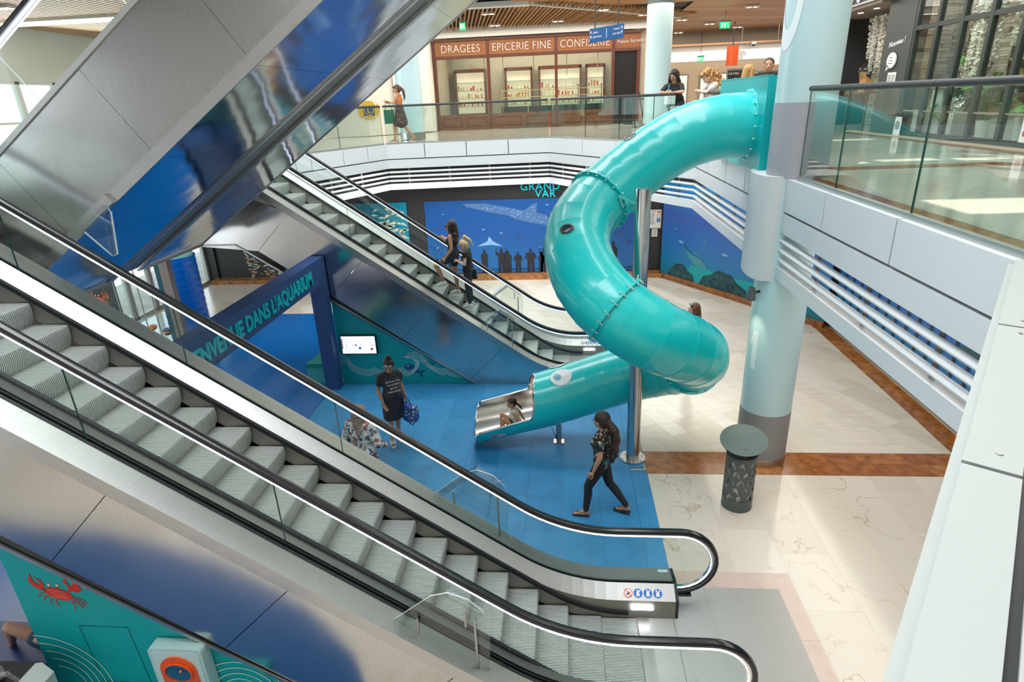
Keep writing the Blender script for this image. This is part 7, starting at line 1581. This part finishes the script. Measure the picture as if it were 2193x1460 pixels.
# --- girl in the mouth of the slide
person('little girl with a dark plait and white sleeveless top crouching in the steel slide mouth', (-.80, 8.83, .27), math.radians(96), dict(
    pelvis=(0, 0, .20), waist=(0, .02, .36), chest=(0, .05, .53), neck=(0, .08, .69), head=(0, .12, .84), shL=(-.15, .06, .64), shR=(.15, .06, .64), elL=(-.22, -.09, .46), haL=(-.19, -.20, .25), elR=(.23, -.09, .46), haR=(.20, -.20, .25),
    hiL=(-.10, .03, .19), knL=(-.13, .33, .48), anL=(-.11, .38, .10), toL=(-.12, .52, .05), hiR=(.10, .03, .19), knR=(.12, .36, .48), anR=(.10, .40, .10), toR=(.11, .54, .05)),
    'tan', 'dark', 'plait', [('top', cl('cream_top', (.62, .60, .55)), [('torso', .012), ('hips', .006)]), ('shorts', cden, [('hips', .012), ('thL', .014, 0, .4), ('thR', .014, 0, .4)])], 1.12, look=(-.25, .95, -.1), vox=.0095)
# --- riders
def crossbag(t, M, J, H):
    obj('bag_body', MB().prism([M @ V(q) for q in ((.24, -.16, .62), (.26, .12, .62), (.24, .14, .84), (.22, -.14, .88))], M.to_3x3() @ V((.07, 0, 0))), cl('dark_leather', (.03, .04, .045), .4), t)
    obj('bag_strap', MB().sweep([M @ V(q) for q in bez([(.23, -.10, .86), (.20, -.05, 1.15), (.14, 0, 1.40), (.05, -.07, 1.38), (-.10, -.12, 1.2)])], [(.006, 0), (0, .006), (-.006, 0), (0, -.006)]), cblack, t)
person('blonde woman with a raised ponytail in black, looking at her hands on the far escalator', (-2.02, 12.28, 1.385), math.radians(86), dict(
    head=(0, .07, 1.50), neck=(0, .02, 1.40), elL=(-.20, .02, 1.10), haL=(-.07, .24, 1.16), elR=(.21, .02, 1.10), haR=(.05, .26, 1.15), anL=(-.09, -.02, .085), toL=(-.10, .12, .03)),
    'pink', 'blonde', 'topknot', [('top', cblack, [('torso', .014), ('hips', .014), ('uaL', .014, 0, .25), ('uaR', .014, 0, .25)]), ('leggings', cden, [('hips', .008), ('thL', .006), ('thR', .006), ('snL', .005, 0, .9), ('snR', .005, 0, .9)]), ('shoe', shoew, [('ftL', .008), ('ftR', .008)])], 1.46, look=(-.05, .80, -.60), hup=(0, .5, .86), vox=.010, extra=crossbag)
def shades(t, M, J, H):
    obj('sunglasses', MB().ball(M @ H(-.036, .088, .008), .024, n=10, sc=(1.1, .6, .9)).ball(M @ H(.036, .088, .008), .024, n=10, sc=(1.1, .6, .9)).cyl(M @ H(.05, .07, .012), M @ H(.08, -.0, .012), .005, 6), mat('amber_lens', (.10, .05, .02), .15), t, smooth=True)
person('long haired woman in a black vest and shorts with sunglasses, hand on the far handrail', (-2.33, 12.38, 1.61), math.radians(84), dict(
    elR=(.26, .14, 1.20), haR=(.44, .32, 1.20), haL=(-.19, .12, .90), elL=(-.20, -.03, 1.10), knL=(-.12, .38, .70), anL=(-.10, .22, .33), toL=(-.11, .36, .27), hiL=(-.085, .02, .90), knR=(.09, .02, .49), anR=(.10, -.02, .085), toR=(.11, .12, .03)),
    'tan', 'dark', 'long', [('vest', cblack, [('torso', .010), ('hips', .012)]), ('shorts', cden, [('hips', .014), ('thL', .016, 0, .45), ('thR', .016, 0, .45)]), ('shoe', shoew, [('ftL', .010), ('ftR', .010)])], 1.60, vox=.010, extra=shades)
# --- woman behind the slide
def headshades(t, M, J, H):
    obj('sunglasses', MB().ball(M @ H(-.038, .065, .105), .024, n=10, sc=(1.1, .8, .8)).ball(M @ H(.038, .065, .105), .024, n=10, sc=(1.1, .8, .8)), mat('sunglass_blue', (.25, .33, .42), .15, 1), t, smooth=True)
    for s_ in 'LR': a = J['an' + s_]; local('sandal', MB().box((-.045, -.07, 0), (.045, .18, .016)), cblack, t, Matrix.Translation(M @ V((a.x, a.y, 0)) - ROOT[t.name]) @ Matrix.Rotation(math.radians(92), 4, 'Z'))
person('brown haired woman with sunglasses on her head, hidden behind the lowest bend of the slide', (2.62, 11.70, .005), math.radians(92), {}, 'light', 'brown', 'long', [('dress', cl('navy_dress', (.03, .04, .09)), [('torso', .014), ('hips', .02), ('thL', .02, 0, .5), ('thR', .02, 0, .5)])], 1.55, vox=.011, extra=headshades)
# --- upper gallery
def greenbag(t, M, J, H):
    obj('sunglasses', MB().ball(M @ H(-.038, .07, .09), .022, n=8).ball(M @ H(.038, .07, .09), .022, n=8), cblack, t)
    for s_ in 'LR': a = J['an' + s_]; to = J['to' + s_]; c = V((a.x, (a.y + to.y) / 2, max(0, min(a.z, to.z) - .05))); local('white_sandal', MB().ball((0, 0, 0), .06, n=8, sc=(.8, 1.9, .45)), cwhite, t, Matrix.Translation(M @ c - ROOT[t.name]) @ Matrix.Rotation(math.radians(88), 4, 'Z'))
person('woman in an orange top and patterned skirt walking left on the far gallery', (-5.13, 20.05, ZU), math.radians(86), dict(
    knL=(-.09, .20, .50), anL=(-.10, .22, .085), toL=(-.10, .36, .03), knR=(.09, -.05, .48), anR=(.10, -.34, .12), toR=(.10, -.22, .04), elL=(-.22, .10, 1.16), haL=(-.20, .30, 1.20), elR=(.22, .12, 1.16), haR=(.16, .34, 1.18), head=(0, .04, 1.54)),
    'tan', 'brown', 'pony', [('top', pattern('orange_print', (.55, .17, .04), [(.60, .24, .10), (.05, .32, .36), (.55, .45, .35)], 12, .8, .32), [('torso', .010), ('hips', .012)]),
    ('skirt', pattern('dark_orange_print', (.07, .05, .05), [(.55, .15, .03), (.10, .09, .10), (.30, .26, .22)], 12, .8, .34), [('hips', .02), ((-.07, .02, .86), (-.08, .07, .58), .12, .13), ((.07, -.02, .86), (.08, -.07, .58), .12, .13), ((0, 0, .86), (0, 0, .57), .14, .16), ((0, .05, .86), (0, .08, .6), .12, .13)])], 1.66, look=(-.1, .97, -.2), vox=.013, extra=greenbag)
gb = thing('handbag', 'dark green carrier bag on the arm of the woman in orange', 'bag', (-5.45, 19.85, 4.95)); obj('body', MB().box((-5.58, 19.78, 4.97), (-5.28, 19.88, 5.38)), cl('bag_dark_green', (.01, .12, .07), .6), gb)
obj('handle', MB().sweep([V(q) for q in bez([(-5.54, 19.83, 5.36), (-5.50, 19.83, 5.58), (-5.42, 19.83, 5.62), (-5.32, 19.83, 5.36)])], [(.008, 0), (0, .01), (-.008, 0), (0, -.01)]), cl('bag_dark_green', (.01, .12, .07), .6), gb)
def specs(t, M, J, H):
    for s_ in (-1, 1): local('glasses', MB().lathe([(.024, -.003), (.027, 0), (.024, .003)], (0, 0, 0), 14), cblack, t, Matrix.Translation(M @ H(s_ * .032, .095, .008) - ROOT[t.name]) @ Matrix.Rotation(PI / 2, 4, 'X'))
    obj('bag_strap', MB().sweep([M @ V(q) for q in bez([(.12, .10, 1.38), (.10, .22, 1.2), (.10, .18, 1.0), (.16, .1, .8)])], [(.016, 0), (0, .006), (-.016, 0), (0, -.006)]), cl('strap_teal', (.03, .16, .22)), t)
person('smiling dark haired woman in an off shoulder black top leaning on the gallery railing', (2.66, 15.52, ZU), math.radians(150), dict(
    pelvis=(0, -.12, .92), waist=(0, -.06, 1.06), chest=(0, .04, 1.22), neck=(0, .12, 1.37), head=(0, .18, 1.50), shL=(-.16, .10, 1.32), shR=(.16, .10, 1.32), elL=(-.26, .26, 1.15), haL=(-.03, .32, 1.14), elR=(.27, .26, 1.15), haR=(.06, .34, 1.14), hiL=(-.085, -.12, .9), hiR=(.085, -.12, .9)),
    'tan', 'black', 'side', [('top', cblack, [('torso', .006), ('hips', .012), ('uaL', .014, .25, .75), ('uaR', .014, .25, .75)]), ('shorts', cden, [('hips', .012), ('thL', .014, 0, .5), ('thR', .014, 0, .5)])], 1.62, look=(.25, .75, -.5), hup=(0, .5, .8), vox=.011, extra=specs)
tbg = thing('handbag', 'small teal crossbody bag hanging at the side of the woman leaning in black', 'bag', (2.62, 15.27, 5.0)); obj('body', MB().box((2.50, 15.2, 5.02), (2.74, 15.3, 5.22)), cl('bag_teal', (.02, .14, .18), .6), tbg); obj('flap', MB().box((2.49, 15.185, 5.12), (2.75, 15.2, 5.23)), cl('flap_pale', (.5, .5, .46), .6), tbg)
person('woman with long curly golden hair bent over the railing next to the turquoise panel', (3.26, 13.85, ZU), math.radians(95), dict(
    pelvis=(0, -.15, .92), waist=(0, -.06, 1.05), chest=(0, .07, 1.18), neck=(0, .18, 1.30), head=(0, .27, 1.41), shL=(-.16, .15, 1.26), shR=(.16, .15, 1.26), elL=(-.22, .33, 1.12), haL=(-.05, .42, 1.14), elR=(.24, .33, 1.12), haR=(.10, .44, 1.14), hiL=(-.085, -.15, .9), hiR=(.085, -.15, .9)),
    'pink', 'gold', 'curly', [('tee', cwhite, [('torso', .012), ('hips', .01), ('uaL', .015, 0, .5), ('uaR', .015, 0, .5)]), ('jeans', cl('light_denim', (.25, .36, .45)), [('hips', .01), ('thL', .012), ('thR', .012), ('snL', .012, 0, .95), ('snR', .012, 0, .95)]), ('shoe', cwhite, [('ftL', .006), ('ftR', .006)])], 1.62, look=(.0, .75, -.65), hup=(0, .6, .8), vox=.012)
person('blonde woman in an orange blouse standing behind the turquoise panel', (3.40, 12.3, ZU), math.radians(-80), {}, 'light', 'gold', 'long', [('blouse', cl('orange', (.62, .13, .03)), [('torso', .02), ('hips', .02), ('uaL', .02), ('uaR', .02)]), ('trousers', cden, [('thL', .012), ('thR', .012), ('snL', .012), ('snR', .012)])], 1.50, vox=.013)
person('dark haired bearded man in a black shirt at the right end of the turquoise panel', (3.74, 12.3, ZU), math.radians(160), {}, 'tan', 'dark', 'short', [('shirt', cblack, [('torso', .02), ('hips', .018), ('uaL', .02), ('uaR', .02), ('faL', .015), ('faR', .015)]), ('trousers', cden, [('thL', .014), ('thR', .014), ('snL', .014), ('snR', .014)])], 1.60, male=True, vox=.013)
person('small distant visitor in black by the lit kiosk, between shutter and pale green column', (4.05, 32.6, ZU), PI, {}, 'tan', 'black', 'short', [('shirt', cblack, [('torso', .02), ('uaL', .02), ('uaR', .02)]), ('trousers', cden, [('hips', .02), ('thL', .02), ('thR', .02), ('snL', .02), ('snR', .02)])], 1.72, male=True, vox=.03)
# --- seated visitor in the lower left corner
person('seated visitor with crossed bare legs, denim shorts and red top at the lower left', (-5.10, 4.22, .005), math.radians(92), dict(
    pelvis=(0, 0, .54), waist=(0, -.03, .68), chest=(0, -.03, .87), neck=(0, -.01, 1.03), head=(0, .04, 1.17), shL=(-.165, -.02, .98), shR=(.165, -.02, .98), elL=(-.21, .04, .73), haL=(-.12, .24, .66), elR=(.21, .04, .73), haR=(.12, .24, .66),
    hiL=(-.085, .02, .54), knL=(-.10, .46, .80), anL=(.02, .66, .42), toL=(.05, .80, .36), hiR=(.085, .02, .54), knR=(.11, .44, .52), anR=(.10, .44, .10), toR=(.10, .58, .03)),
    'light', 'dark', 'short', [('top', cl('red', (.45, .02, .02)), [('torso', .012), ('hips', .008), ('uaL', .015, 0, .5), ('uaR', .015, 0, .5)]), ('shorts', cl('denim', (.06, .12, .22)), [('hips', .012), ('thL', .014, 0, .45), ('thR', .014, 0, .45)])], 1.65)
